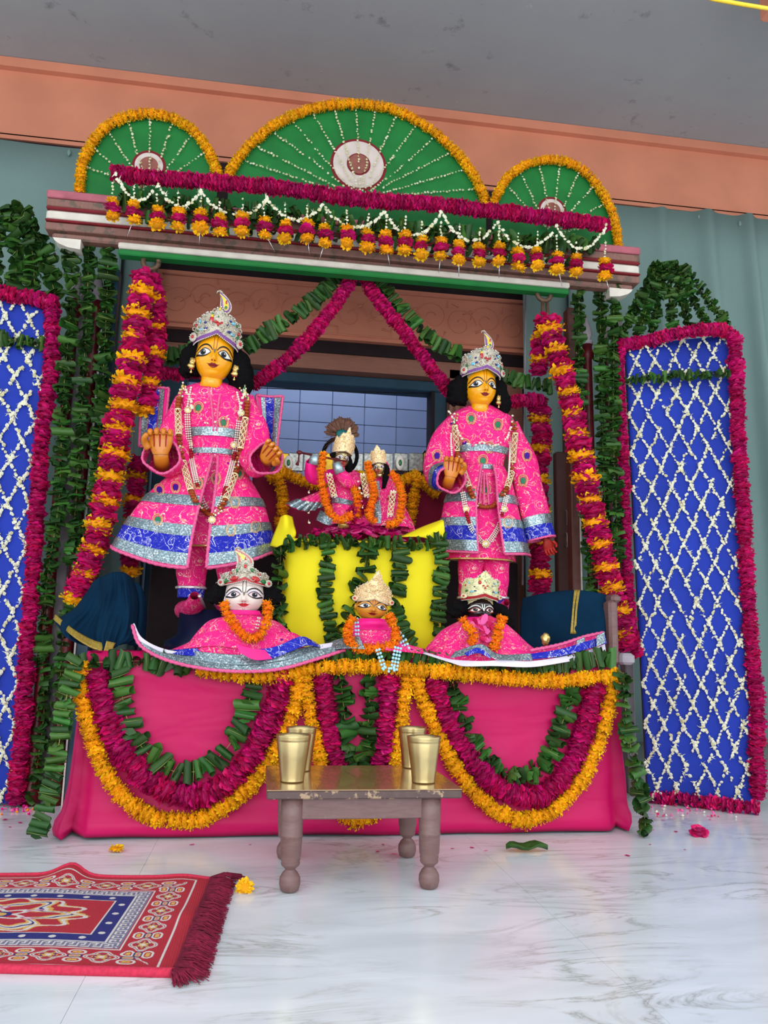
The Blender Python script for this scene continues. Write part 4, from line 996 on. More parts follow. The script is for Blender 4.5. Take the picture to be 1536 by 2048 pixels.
def add_head(root, px, py, unit, Y, roll, yaw, pitch, skin, kind='gold', gaze=0.0, nm='head', zs=1.0):
    """px, py: the point between the eyes; unit: half face width in pixels"""
    s = unit*Y/FPX
    Mx = Matrix.Translation(W(px, py, Y)) @ Matrix.Rotation(roll, 4, 'Y') @ Matrix.Rotation(yaw, 4, 'Z') @ Matrix.Rotation(pitch, 4, 'X') @ Matrix.Diagonal((s, s, s*zs, 1))
    g = Geo().add(_pts, _fc); g.tube([(0, .1, -.9), (0, .12, -1.35), (0, .15, -1.7)], [.62, .58, .66], 20); 
    for sgn in (-1, 1): g.ell((sgn*1.04, .05, -.15), (.12, .16, .3), 10, 8)
    hd = part(nm, g.xf(Mx), skin, root)
    C = dict(gold=dict(w='white', l='black', iris='irisblue', lip='lipdark', til='tilakpink', lid='lidpeach', spot='greyspot'),
             white=dict(w='eyepink', l='black', iris='irisblue', lip='lipred', til='black', lid='cloth_white', spot='greyspot'),
             dark=dict(w='white', l='eyeredrim', iris='black', lip='lipdark', til='white', lid='black', spot='white'))[kind]
    P = lambda n_, G, mt: part(n_, Geo().grid(G, uv=False).xf(Mx), M[mt], hd)
    for sg in (-1, 1):
        a = lambda L: [(sg*q[0],)+tuple(q[1:]) for q in L]
        P('eyelid', lens_(a([(.14, .08), (.35, .30), (.62, .34), (.95, .02)]), a([(.14, .06), (.4, -.14), (.68, -.22), (.97, -.12)]), .012), C['lid'])
        P('eye_white', lens_(a([(.22, .03), (.4, .19), (.62, .21), (.88, -.06)]), a([(.22, .02), (.42, -.13), (.66, -.18), (.88, -.08)]), .024), C['w'])
        ex = .56*sg+gaze
        if kind == 'dark':
            P('iris', disk(ex, .02, .165, .17, .034), 'black'); P('iris_ring', [r for r in disk(ex, .02, .20, .2, .030)], 'eyewhite2')
        else:
            P('iris', disk(ex, .01, .15, .165, .034), C['iris']); P('pupil', disk(ex, .01, .085, .10, .042), 'black')
        P('eye_glint', disk(ex+.05, .07, .03, .035, .05), 'white')
        P('upper_eyeline', ribbon(a([(.20, .03, .6), (.38, .19, .8), (.62, .22, 1), (.92, -.06, .9)]), .05, .045), C['l'])
        P('lower_eyeline', ribbon(a([(.20, .02, .5), (.42, -.15, .9), (.66, -.21, 1.5), (.98, -.14, 1.9)]), .06, .047), C['l'])
        P('eyebrow', ribbon(a([(.12, .14, .5), (.28, .36, 1), (.52, .46, 1.3), (.78, .36, 1.1), (.99, .10, .6)]), .07, .03), 'black' if kind != 'dark' else 'white')
        P('tilak_stroke', ribbon([(sg*.09, .98), (sg*.085, .6), (sg*.075, .16)] if kind != 'dark' else [(sg*.09, .62), (sg*.07, .3), (sg*.01, -.1)], .030 if kind != 'dark' else .06, .03), C['til'])
        P('nostril', disk(sg*.08, -.47, .04, .022, .03), C['lip'])
    if kind == 'white' or kind == 'dark':       # dotted brow decoration
        for sg in (-1, 1):
            for k in range(9):
                t = k/8; x = sg*(.16+.72*t); z = .60+.06*math.sin(PI*t)-.32*t*t+(0 if kind == 'white' else .02)
                P('brow_dot', disk(x, z, .022, .022, .02, 8), 'black' if kind == 'white' else 'white')
    P('nose_mark', lens_([(-.075, .16), (0, .19), (.075, .16)], [(-.075, .14), (0, -.08), (.075, .14)], .05), C['spot'])
    P('upper_lip', lens_([(-.36, -.60), (-.2, -.62), (-.08, -.57), (0, -.60), (.08, -.57), (.2, -.62), (.36, -.60)], [(-.36, -.61), (-.15, -.70), (0, -.69), (.15, -.70), (.36, -.61)], .022), C['lip'])
    P('lower_lip', lens_([(-.27, -.67), (0, -.70), (.27, -.67)], [(-.27, -.68), (-.1, -.80), (.1, -.80), (.27, -.68)], .022), C['lip'])
    if kind == 'white':
        for k in range(6):
            a_ = k*PI/3; P('chin_mark', ribbon([(.04*math.cos(a_), -1.05+.04*math.sin(a_)), (.14*math.cos(a_), -1.05+.12*math.sin(a_))], .022, .02, 5), 'black')
    return hd, Mx
M['irisblue'] = pmat('slate_iris', lin(40, 48, 66), .2, coat=.4); M['eyewhite2'] = M['white']
M['lipdark'] = pmat('dark_red_lip_paint', lin(120, 24, 22), .35); M['lipred'] = pmat('red_lip_paint', lin(190, 40, 50), .35)
M['tilakpink'] = pmat('tilak_paint', lin(150, 70, 40), .5); M['lidpeach'] = pmat('peach_lid_paint', lin(236, 170, 90), .4)
M['greyspot'] = pmat('grey_paint', lin(120, 112, 92), .5); M['eyepink'] = pmat('pinkish_eye_white', lin(232, 205, 205), .35)
M['eyeredrim'] = pmat('red_eye_rim', lin(150, 40, 36), .4)
M['skin_gold'] = pmat('golden_yellow_enamel', lin(238, 160, 14), .22, var=.05, scale=6, coat=.6)
M['skin_ochre'] = pmat('ochre_enamel', lin(212, 138, 40), .24, var=.08, scale=8, coat=.6)
M['skin_white'] = pmat('white_enamel', lin(232, 214, 204), .3, var=.04, scale=6, coat=.4)
M['skin_black'] = pmat('black_stone', lin(24, 14, 16), .22, var=.2, scale=20, coat=.5)
M['hand'] = pmat('red_ochre_hand', lin(202, 118, 26), .3, var=.10, scale=12, coat=.3); M['henna'] = pmat('red_henna', lin(160, 30, 20), .35)
M['nail'] = pmat('pale_nail', lin(222, 170, 140), .3)

def add_crown(root, Mx, mat, r0=1.2, h=1.45, zb=(.98, .52), lobes=5, amp=.14, plume=None, gems=True, band='purple', flare=.06, tip=None, sidero=True, seed=1, gemset=None, thick=.05, back=True):
    R = random.Random(seed)
    def zbot(u): return zb[1]+(zb[0]-zb[1])*math.exp(-abs(u)/.62)*1.0+(.0)
    def ztop(u):
        k = max(0, 1-(abs(u)/2.1)**6); return zbot(u)+.35+h*k*(1-.10*abs(u))+amp*abs(math.cos(lobes*u))*(1 if abs(u) < 1.6 else .2)+(tip*max(0, 1-abs(u)/.85)**1.3 if tip else 0)
    def f(u, v):
        z0, z1 = zbot(u), ztop(u); z = z0+(z1-z0)*v; rr = r0*(1+flare*math.sin(v*2.2)-.04*v*v)
        return Vector((rr*math.sin(u)*.98, .08-rr*math.cos(u)*1.02, z))
    def fx(u, v): return Mx @ f(u, v)
    sc = Mx.to_scale().x
    U = 2.2 if back else 1.5
    cw = part('crown', surf(fx, -U, U, 84, 0, 1, 18), mat, root, solid=thick*sc)
    # skull cap closing the crown
    g = Geo().ell((0, .12, .75), (1.05, 1.02, 1.15), 24, 14).xf(Mx); part('crown_lining', g, mat, cw)
    part('crown_band', surf(fx, -U, U, 60, .02, .14, 3, .03*sc), M[band], cw)
    g = Geo()
    for k in range(58):
        u = -U+2*U*k/57; p = f(u, -.01); g.ell(p+Vector((0, -.03, 0)), .035, 6, 4)
    for k in range(58):
        u = -U+2*U*k/57; p = f(u, .17); g.ell(p+Vector((0, -.03, 0)), .028, 6, 4)
    part('bead_edging', g.xf(Mx), M['pearl'], cw, kind='stuff')
    g = Geo(); n = 0
    for k in range(46):
        u = -1.6+3.2*k/45; p = f(u, 1.0)
        if k % 3 != 1: g.ell(p+Vector((0, -.04, .02)), .035+.018*(k % 2), 7, 5)
    for k in range(16):
        u = R.uniform(-1.3, 1.3); v = R.uniform(.3, .95); g.ell(f(u, v)+Vector((0, -.05, 0)), R.uniform(.03, .05), 7, 5)
    part('rhinestones', g.xf(Mx), M['gem_white'], cw, kind='stuff')
    g = Geo()
    for k in range(90 if not gems else 50):
        u = R.uniform(-1.45, 1.45); v = R.uniform(.2, .98); p = f(u, v); q = R.uniform(.05, .10); a_ = R.uniform(0, 6)
        g.tube([p+Vector((q*1.4*math.cos(a_+t*.9), -.05, q*1.4*math.sin(a_+t*.9))) for t in range(6)], [.035]*6, 5)
    part('filigree', g.xf(Mx), mat, cw, kind='stuff')
    if gems:
        # matched coloured motifs: (u, v, size, colour, angle)
        gs = gemset or [(-.28, .66, .16, 'gem_red', 0), (-.28, .80, .10, 'gem_yellow', 0), (-.28, .92, .07, 'gem_green', 0), (.5, .78, .08, 'gem_blue', 1.5), (.66, .77, .11, 'gem_sky', 1.5), (-.55, .60, .07, 'gem_blue', 1), (.42, .60, .07, 'gem_blue', 1),
            (-.5, .38, .09, 'gem_blue', 1.5), (-.68, .36, .13, 'gem_sky', 1.5), (.5, .36, .09, 'gem_blue', 1.5), (.68, .35, .13, 'gem_sky', 1.5), (-.1, .46, .09, 'gem_red', 1), (.12, .46, .09, 'gem_red', 1), (0, .34, .10, 'gem_red', 0), (-1.0, .42, .13, 'gem_green', .8), (1.0, .42, .13, 'gem_green', -.8),
            (1.05, .6, .09, 'gem_red', 0), (-1.1, .7, .09, 'gem_red', 0), (-.85, .78, .08, 'gem_sky', 0), (.9, .88, .07, 'gem_green', 0), (0, .9, .07, 'gem_yellow', 0), (-.02, .62, .05, 'gem_green', 0)]
        for (u, v, sz, c, a) in gs:
            p = f(u, v); d = Vector((math.sin(u), -math.cos(u), 0)); m = Matrix.Translation(p+d*.05) @ Matrix.Rotation(u, 4, 'Z') @ Matrix.Rotation(a, 4, 'Y')
            g = Geo(); g.ell((0, 0, 0), (sz*.8, .06, sz*1.25), 10, 7); g.v = [tuple(m @ Vector(q)) for q in g.v]; part('gem', g.xf(Mx), M[c], cw)
    if sidero:
        for sg in (-1, 1):
            p = f(sg*1.15, .16)+Vector((sg*.12, -.1, .05)); m = Matrix.Translation(p) @ Matrix.Rotation(sg*.7, 4, 'Z')
            q = part('side_rosette', Geo().ell((0, 0, 0), (.26, .06, .27), 16, 8).xf(Mx @ m), mat, cw)
            g = Geo()
            for k in range(10): a = k*PI/5; g.ell((.2*math.cos(a), -.06, .2*math.sin(a)), .035, 6, 4)
            part('rosette_beads', g.xf(Mx @ m), M['pearl'], q, kind='stuff') if False else part('rosette_beads', g.xf(Mx @ m), M['pearl'], cw, kind='stuff')
            part('gem', Geo().ell((0, -.07, 0), (.1, .04, .1), 10, 6).xf(Mx @ m), M['gem_red'], cw)
    if plume:
        bx_, bz_, ph_, sw_ = plume[:4]; pw_ = plume[4] if len(plume) > 4 else 1.2           # base x, base z, height, hook direction
        def pais(k):
            O = []
            for i in range(36):
                t = i/36*2*PI; x = .30*math.sin(t)*k; z = -math.cos(t); zz = (z+1)/2
                x *= (1-.62*zz**1.6); x += sw_*(.34*zz**3.2); O.append((x, zz))
            return O
        for kk, (sc_, dz, dep, mt) in enumerate([(1, 0, 0, mat), (.78, .07, -.05, M['purple'] if band == 'purple' else M['gem_red']), (.56, .12, -.09, mat), (.34, .16, -.13, M['gem_yellow'])]):
            O = [(bx_+x*1.05*pw_, -1.05+dep, bz_+ph_*(dz+z*(1-2.1*dz))) for x, z in pais(sc_)]
            part('plume' if kk == 0 else 'plume_inlay', Geo().plate([Mx @ Vector(p) for p in O], (Mx.to_3x3() @ Vector((0, .07, 0)))), mt, cw, smooth=False)
        part('gem', Geo().ell((bx_, -1.22, bz_+ph_*.26), (.07, .03, .09), 10, 6).xf(Mx), M['gem_green'], cw); part('gem', Geo().ell((bx_+sw_*.01, -1.22, bz_+ph_*.50), (.045, .03, .11), 10, 6).xf(Mx), M['gem_red'], cw)
        part('plume_curl', Geo().tube([Mx @ Vector(p) for p in [(bx_+sw_*.28, -1.05, bz_+ph_*.93), (bx_+sw_*.42, -1.07, bz_+ph_*1.02), (bx_+sw_*.56, -1.08, bz_+ph_*.97), (bx_+sw_*.60, -1.08, bz_+ph_*.86)]], [.06*sc, .05*sc, .04*sc, .015*sc], 8), mat, cw)
    return cw, f
def add_hair(root, Mx, lobes, seed=0):
    g = Geo(); g.ell((0, .35, .25), (1.12, .95, 1.2), 24, 16, amp=.1, fr=4)
    for L in lobes:
        P = cat([p[:3] for p in L], 14); R_ = np.interp(np.linspace(0, 1, 14), np.linspace(0, 1, len(L)), [p[3] for p in L])
        g.tube([tuple(p) for p in P], list(R_), 18, amp=.42, fr=1.4)
        for k in range(26):
            q = P[rnd.randrange(14)]; g.ell((q[0]+rnd.uniform(-.3, .3), q[1]+rnd.uniform(-.15, .2), q[2]+rnd.uniform(-.25, .2)), rnd.uniform(.12, .22), 8, 6, amp=.4)
    return part('hair', g.xf(Mx), M['hair'], root)
def add_earring(root, Mx, x, z, y=-.35):
    g = Geo(); g.ell((x, y, z), (.15, .09, .2), 10, 8, amp=.6, fr=5); g.ell((x, y, z-.28), (.19, .1, .16), 10, 8, amp=.6, fr=5); g.ell((x, y-.06, z+.02), .08, 8, 6)
    g.tube([(x, y, z-.4), (x, y, z-.62)], [.03, .03], 6); g.ell((x, y, z-.62), (.07, .05, .07), 8, 6)
    e = part('earring', g.xf(Mx), M['beadgold'], root)
    part('ear_bead', Geo().tube([(x-.14, y-.03, z-.45), (x+.14, y-.03, z-.45)], [.025, .025], 6).xf(Mx), M['beadred'], e); return e
def add_hand(root, c, s, M3, mat='hand', nm='hand', curl=1.1, mirror=1, henna=True, fl=1.0):
    """palm facing -y, fingers up +z, then curled forward; s: palm half width in metres"""
    m = Matrix.Translation(c) @ M3.to_4x4() @ Matrix.Diagonal((s*mirror, s, s, 1))
    g = Geo(); rows = []
    for j in range(9):
        t = j/8; z = -.95+1.75*t; w_ = .62+.42*math.sin(min(1, t*1.25)*PI/2)-.05*t; d_ = .42+.06*math.sin(t*PI)-.12*t
        rows.append([(w_*math.copysign(abs(math.cos(a))**.8, math.cos(a)), d_*math.sin(a), z) for a in np.linspace(0, 2*PI, 19)])
    g.grid(rows, uv=False)
    tips = []
    for k, (x, L) in enumerate([(-.78, .86), (-.27, 1.08), (.26, 1.14), (.76, .98)]):
        P = []; a = 0.15+.05*k; p = Vector((x, -.05, .60)); P.append(p.copy())
        for q in range(3):
            st = L*fl*(.52, .38, .30)[q]
            p = p+Vector((x*.05, -math.sin(a), math.cos(a)))*st; P.append(p.copy()); a += curl*(.75, 1.0, .6)[q]
        g.tube([tuple(v) for v in cat([tuple(v) for v in P], 12)], list(np.linspace(.285, .20, 12)), 10); g.ell(P[-1], .2, 10, 7); tips.append((P[-1], a))
    P = [(.95, -.1, -.45), (1.2, -.3, .0), (1.22, -.6, .32), (1.05, -.8, .56)]
    g.tube([tuple(v) for v in cat(P, 10)], list(np.linspace(.34, .21, 10)), 10); g.ell(P[-1], .21, 10, 7)
    g.tube([(0, .0, -.7), (0, .35, -1.15), (0, 1.3, -1.9)], [.60, .62, .66], 14, ry=.7)
    h = part(nm, g.xf(m), M[mat], root)
    if henna:
        for k, x in enumerate((-.52, 0, .5)):
            part('henna_line', Geo().tube([(x, -.36, .70), (x*.95, -.48, .2), (x*.9, -.48, -.35)], [.06, .06, .03], 6).xf(m), M['henna'], h)
        for p, a in tips:
            part('nail', Geo().ell(p+Vector((0, -.05, .17)), (.13, .10, .07), 8, 6).xf(m), M['nail'], h)
    return h
LAT = []
def _lat():
    for nn_ in (5,):
        g = Geo(); r = 1.0; H = 6.4; n = 3
        for s in (1, -1):
            for k in range(n+1):
                P = []
                for i in range(25):
                    a = s*(2*PI*i/24*1.15)+2*PI*k/(n+1); P.append((r*math.cos(a), r*math.sin(a), -H/2+H*i/24))
                g.tube(P, .115, 4, cap=False)
        for z in (-H/2, H/2): g.tube([(r*math.cos(a*PI/6), r*math.sin(a*PI/6), z) for a in range(13)], .17, 5)
        LAT.append(g.mesh('lattice_bead', [M['ivory']]))
_lat()
def necklace(root, P, spec, r, nm='bead_garland', lab=None, sub=True):
    """P: world path (many points); spec: list of (t0, t1, kind)"""
    Q = cat([tuple(p) for p in P], 200); nk = part(nm, Geo().tube([tuple(p) for p in Q[::5]], r*.12, 5), M['string'], root, label=lab)
    for t0, t1, kd in spec:
        i0, i1 = int(t0*199), max(int(t0*199)+1, int(t1*199)); seg = Q[i0:i1+1]; L = length(seg)
        if kd == 'lattice':
            a, b = Vector(seg[0]), Vector(seg[-1]); piece('lattice_bead', LAT[0], Matrix.Translation((a+b)/2+Vector((0, -r*.4, 0))) @ frame(b-a) @ Matrix.Diagonal((r*.95, r*.95, L/6.6, 1)), nk); continue
        g = Geo(); n = max(2, int(L/(r*.8))); S_ = cat(seg, n)
        for i, p in enumerate(S_):
            if kd == 'pearl3':
                t = tang(S_, i).normalized(); sd = t.cross(Vector((0, -1, 0))).normalized()
                for q in (-1, 0, 1): g.ell(Vector(p)+sd*q*r*.75, r*.36, 7, 5)
            elif kd == 'gold': 
                for q in range(3): g.ell(Vector(p)+Vector((rnd.uniform(-1, 1), rnd.uniform(-.6, 0), rnd.uniform(-1, 1)))*r*.7, r*.36, 7, 5, rnd.choice((0, 0, 1, 2)))
            elif kd == 'rust': g.ell(p, (r*1.0, r*.9, r*.62), 12, 6, amp=.35, fr=6)
            elif kd == 'red': g.ell(p, (r*.95, r*.8, r*.6), 10, 6)
            elif kd == 'pearl': g.ell(p, r*.45, 8, 6)
        mt = dict(pearl3=[M['pearl']], gold=[M['beadgold'], M['gem_green'], M['pearl']], rust=[M['beadbrown']], red=[M['beadred']], pearl=[M['pearl']])[kd]
        part({'pearl3': 'pearl_rows', 'gold': 'gold_beads', 'rust': 'rust_beads', 'red': 'red_bead', 'pearl': 'pearls'}[kd], g, mt, nk, kind='stuff' if len(g.f) > 400 and kd != 'red' else None)
    return nk
def brooch(root, c, r, mt='gem_yellow', nm='brooch'):
    g = Geo().ell(c, (r, r*.4, r), 14, 8); b = part(nm, g, M['beadgold'], root)
    g = Geo()
    for k in range(12): a = k*PI/6; g.ell(Vector(c)+Vector((r*.95*math.cos(a), -r*.2, r*.95*math.sin(a))), r*.2, 6, 4)
    g.ell(Vector(c)+Vector((0, -r*.35, 0)), (r*.45, r*.2, r*.45), 10, 6); part('brooch_pearls', g, M['pearl'], b); return b
def trim(root, pts, r=.0045, nm='braid_trim', mat='pinkbraid'):
    L = length(pts); n = max(6, int(L/(r*1.7))); Q = cat([tuple(p) for p in pts], n)
    return part(nm, Geo().tube([tuple(p) for p in Q], [r*(1.15 if i % 2 else .8) for i in range(n)], 6), M[mat], root)
def arm(root, pts, radii, nm='sleeve', mat='pinkbrocade', seg=24, ry=.85, cuff=None, mouth=True):
    """sleeve tube from shoulder to cuff, open at the cuff"""
    P = cat([tuple(p) for p in pts], 22); R_ = np.interp(np.linspace(0, 1, 22), np.linspace(0, 1, len(radii)), radii); rows = []
    up = Vector((0, -1, 0)); fr_ = []
    for i in range(22):
        t = tang(P, i).normalized(); up = (up-t*up.dot(t)).normalized(); sd = t.cross(up); fr_.append((Vector(P[i]), sd, up, R_[i]))
    def f(u, v):
        q = v*21; i = min(20, int(q)); k = q-i; a, b = fr_[i], fr_[i+1]
        c = a[0].lerp(b[0], k); sd = a[1].lerp(b[1], k); up_ = a[2].lerp(b[2], k); r = a[3]*(1-k)+b[3]*k
        r *= 1+.07*math.sin(v*17+u)*math.sin(u*2)+.04*math.sin(u*5+v*3)
        return c+sd*(math.sin(u)*r)+up_*(math.cos(u)*r*ry)
    s = part(nm, surf(f, -PI, PI, 32, 0, 1, 34), M[mat], root, solid=.0025)
    if cuff:
        part('cuff', surf(f, -PI, PI, 32, 1-cuff, 1, 4, .002), M['bluebrocade'], s); part('cuff_band', surf(f, -PI, PI, 32, 1-cuff-.07, 1-cuff+.01, 3, .004), M['silverband'], s)
        trim(s, [f(u, 1) for u in np.linspace(-PI, PI, 26)], .0045)
    return s, f
# ------------------------------------------------------------------ the two large standing idols
M['navyped'] = pmat('dark_navy_paint', lin(14, 22, 52), .4)
def statue_left():
    Y = 2.62; k = Y/FPX
    root = thing('standing_idol', 'taller yellow-faced standing idol in pink brocade coat, both palms raised, at left', 'idol', W(420, 1260, Y))
    # legs
    for (x0, x1, x2, y2, r) in ((396, 384, 382, 1176, 30), (458, 462, 462, 1168, 30)):
        g = Geo().tube([W(x0, 1060, Y+.02), W(x1, 1130, Y), W(x2, y2, Y-.01)], [r*1.25*k, r*1.1*k, r*.82*k], 22, amp=.08)
        L = length([W(x0, 1060, Y), W(x2, y2, Y)]); P_ = [(W(x0, 1060, Y+.02)), W(x1, 1130, Y), W(x2, y2, Y-.01)]
        lg, f = arm(root, P_, [r*1.2*k, r*1.05*k, r*.85*k], 'trouser_leg')
        a = W(x2, y2, Y-.01); b = W(x2-1, y2+20, Y-.012)
        part('ankle_band', Geo().grid([[a.lerp(b, t)+Vector((math.sin(u)*r*(.88-.05*t)*k, -math.cos(u)*r*.8*k, 0)) for u in np.linspace(-PI, PI, 25)] for t in np.linspace(0, 1, 5)]), M['bluebrocade'], lg)
        trim(lg, [a+Vector((math.sin(u)*r*.92*k, -math.cos(u)*r*.84*k, 0)) for u in np.linspace(-PI, PI, 22)], .005, 'anklet', 'gem_white')
    # shoes with upturned toes
    for (px, py, sg, lab) in ((372, 1212, -1, None), (470, 1208, 1, None)):
        c = W(px, py, Y-.03); rows = []
        for j in range(9):
            t = j/8; x = sg*(-.03+.012*t)*1; y = .06-.20*t; z = .035*t**3-.01; r1 = .034*(1-.75*t**2)+.004; r2 = .030*(1-.7*t**1.5)+.003
            rows.append([(c.x+x*t*2+math.cos(a)*r1*1.1, c.y+y, c.z+z+math.sin(a)*r2) for a in np.linspace(0, 2*PI, 17)])
        sh = part('shoe', Geo().grid(rows), M['pinkbrocade_fine'], root)
        trim(sh, [rows[j][8 if sg > 0 else 0] for j in range(9)], .005, 'shoe_trim', 'gem_white')
    part('pedestal', Geo().lathe((W(395, 1240, Y).x+.03, Y-.02, ZP+.002), [(.13, 0), (.125, .03), (.09, .05), (.085, W(380, 1222, Y).z-ZP)], 28, ry=.8), M['navyped'], root, label='round dark blue lotus pedestal')
    # inner tunic panel
    fin = body([(424, 900, 46), (424, 960, 60), (424, 1030, 72), (424, 1098, 84)], Y, .62, (.02, 9))
    inn = part('tunic', surf(fin, -1.1, 1.1, 40, 0, 1, 30, 0), M['pinkbrocade'], root, solid=.003)
    trim(inn, [fin(u, 1) for u in np.linspace(-.8, .8, 20)], .0035, 'hem_trim', 'beadgold')
    # flared coat in two halves
    rows = [(428, 918, 46), (422, 950, 74), (410, 1000, 114), (398, 1052, 140), (390, 1100, 158)]
    fs = body(rows, Y, .62, (.022, 7), droop=.075, seed=1.0)
    def fh(u, v): return Vector(fs(u, v))
    for (a, b, nm) in ((-1.95, -.02, 'coat_half'), (.20, 1.8, 'coat_half')):
        c = part(nm, surf(lambda u, v: fh(u, v)+Vector((0, -.012, 0)), a, b, 60, 0, 1, 34), M['pinkbrocade'], root, solid=.003)
        F_ = lambda u, v: fh(u, v)+Vector((0, -.012, 0))
        part('silver_band', surf(F_, a, b, 60, .48, .56, 3, .003), M['silverband'], c)
        part('silver_band', surf(F_, a, b, 60, .70, .78, 3, .003), M['silverband'], c)
        part('blue_band', surf(F_, a, b, 60, .78, .90, 4, .002), M['bluebrocade'], c)
        part('silver_band', surf(F_, a, b, 60, .90, .985, 3, .003), M['silverband'], c)
        e = [F_(u, 1.0) for u in np.linspace(a, b, 40)]; trim(c, e, .006, 'hem_trim')
        trim(c, [F_(b if a < -1 else a, v) for v in np.linspace(0, 1, 20)], .0055, 'edge_trim'); trim(c, [F_(a if a < -1 else b, v) for v in np.linspace(0, 1, 20)], .0055, 'edge_trim')
    # torso
    ft = body([(430, 768, 30), (430, 782, 62), (431, 800, 76), (431, 840, 68), (430, 880, 54), (429, 910, 49), (427, 935, 58)], Y, .62, (.0, 3), wob=.05)
    to = part('torso', surf(ft, -PI, PI, 60, 0, 1, 40), M['pinkbrocade'], root)
    for v0, v1 in ((.595, .665), (.79, .86)):
        fb = lambda u, v: ft(u, v0+(v1-v0)*v)
        part('waist_belt', surf(fb, -1.5, 1.5, 30, 0, 1, 4, .005), M['silverband'], to)
    for sg in (-1, 1):
        trim(to, [onto(bvh(to), 430+sg*q, y, .003, Y) for q, y in ((14, 772), (8, 800), (5, 830), (3, 862))], .004, 'collar_trim')
    trim(to, [onto(bvh(to), 425+q, y, .008, Y-.05) for q, y in ((2, 922), (-6, 950), (-10, 985))], .004, 'sash_trim'); trim(to, [onto(bvh(to), 432+q, y, .008, Y-.05) for q, y in ((2, 922), (6, 950), (6, 985))], .004, 'sash_trim')
    # square hanging back sleeves with blue and silver bands
    for (TL, TR, BR_, BL_, sg) in (((283, 768), (338, 776), (330, 886), (277, 892), 1), ((512, 790), (566, 792), (553, 900), (528, 886), -1)):
        yy = Y+.05; A = [W(*p, yy) for p in (TL, TR, BR_, BL_)]
        def fq(u, v, A=A, sg=sg): return A[0].lerp(A[1], u).lerp(A[3].lerp(A[2], u), v)+Vector((0, .012*math.sin(u*3+v*2), 0))
        h = part('hanging_sleeve', surf(fq, 0, 1, 12, 0, 1, 14), M['pinkplain'], root, solid=.004)
        bl = [(.05, .30, 'silverband'), (.32, .66, 'bluebrocade'), (.68, .85, 'silverband')]
        if sg < 0: bl = [(1-b, 1-a, m_) for a, b, m_ in bl]
        for a, b, m_ in bl: part('sleeve_band', surf(lambda u, v: fq(a+(b-a)*v, u), 0.03, .97, 12, 0, 1, 4, .003), M[m_], h)
        trim(h, [fq(*q) for q in ((0, 0), (.5, 0), (1, 0))], .005); trim(h, [fq(*q) for q in ((0, 0), (0, .5), (0, 1), )], .005); trim(h, [fq(*q) for q in ((1, 0), (1, .5), (1, 1))], .005); trim(h, [fq(0, 1), fq(1, 1)], .005)
    # arms
    s1, f1 = arm(root, [W(372, 800, Y), W(350, 860, Y-.02), W(340, 922, Y-.06), W(322, 912, Y-.14)], [.034, .044, .056, .060], cuff=.10)
    s2, f2 = arm(root, [W(488, 800, Y), W(510, 860, Y-.02), W(512, 922, Y-.06), W(532, 918, Y-.14)], [.034, .042, .052, .056], cuff=.10)
    add_hand(root, W(321, 886, Y-.165), .0370, Matrix.Rotation(-.05, 3, 'Y') @ Matrix.Rotation(.15, 3, 'X'), curl=1.5, mirror=-1, fl=.62)
    add_hand(root, W(540, 906, Y-.165), .032, Matrix.Rotation(.75, 3, 'Y') @ Matrix.Rotation(.75, 3, 'X'), curl=1.0, mirror=1, fl=.75)
    # head
    hd, Mx = add_head(root, 429, 717, 36.5, Y-.055, .07, .06, .05, M['skin_gold'], 'gold', -.06)
    add_hair(root, Mx, [[(-.9, .4, .8, .45), (-1.25, .35, -.1, .6), (-1.3, .4, -1.0, .5)], [(.9, .4, .8, .45), (1.35, .35, -.1, .7), (1.6, .45, -1.0, .75), (1.75, .5, -1.75, .42)]])
    add_crown(root, Mx, M['crown_silver'], 1.26, 1.05, (1.06, .50), plume=(.30, 2.28, 1.25, -1), seed=3)
    add_earring(root, Mx, -1.15, -.45); add_earring(root, Mx, 1.22, -.5)
    # necklaces
    bv = bvh(to, inn, *[o for o in root.children if o.name.startswith('coat_half')], s1, s2)
    NP = lambda L, o=.013: [onto(bv, x, y, o, Y-.06) for x, y in L]
    outer = NP([(370, 770), (358, 800), (356, 850), (362, 900), (372, 950), (390, 1000), (412, 1025), (428, 1030), (444, 1012), (462, 975), (474, 935), (484, 880), (492, 830), (494, 800), (484, 775)], .016)
    necklace(root, outer, [(0, .05, 'gold'), (.05, .09, 'rust'), (.09, .18, 'lattice'), (.18, .21, 'rust'), (.21, .24, 'gold'), (.24, .27, 'rust'), (.27, .37, 'lattice'), (.37, .41, 'rust'), (.41, .44, 'gold'), (.46, .54, 'rust'), (.54, .57, 'gold'), (.58, .61, 'rust'), (.61, .71, 'lattice'), (.71, .74, 'rust'), (.74, .77, 'gold'), (.77, .80, 'rust'), (.80, .90, 'lattice'), (.90, .95, 'rust'), (.95, 1, 'gold')], .0105, lab='long garland of rust and gold beads with ivory lattice tubes')
    inner = NP([(382, 775), (375, 815), (376, 860), (382, 910), (392, 960), (408, 1010), (424, 1022), (440, 1010), (456, 960), (470, 905), (476, 860), (480, 815), (474, 785)], .012)
    necklace(root, inner, [(0, .08, 'pearl'), (.10, .22, 'pearl3'), (.22, .25, 'red'), (.25, .38, 'pearl3'), (.38, .41, 'red'), (.41, .47, 'pearl3'), (.48, .53, 'red'), (.54, .60, 'pearl3'), (.60, .63, 'red'), (.63, .76, 'pearl3'), (.76, .79, 'red'), (.79, .90, 'pearl3'), (.92, 1, 'pearl')], .0085, lab='inner necklace of pearl rows and red beads')
    for q in ((376, 820), (482, 826), (380, 888), (468, 890), (424, 1040)): brooch(root, NP([q], .014)[0], .011)
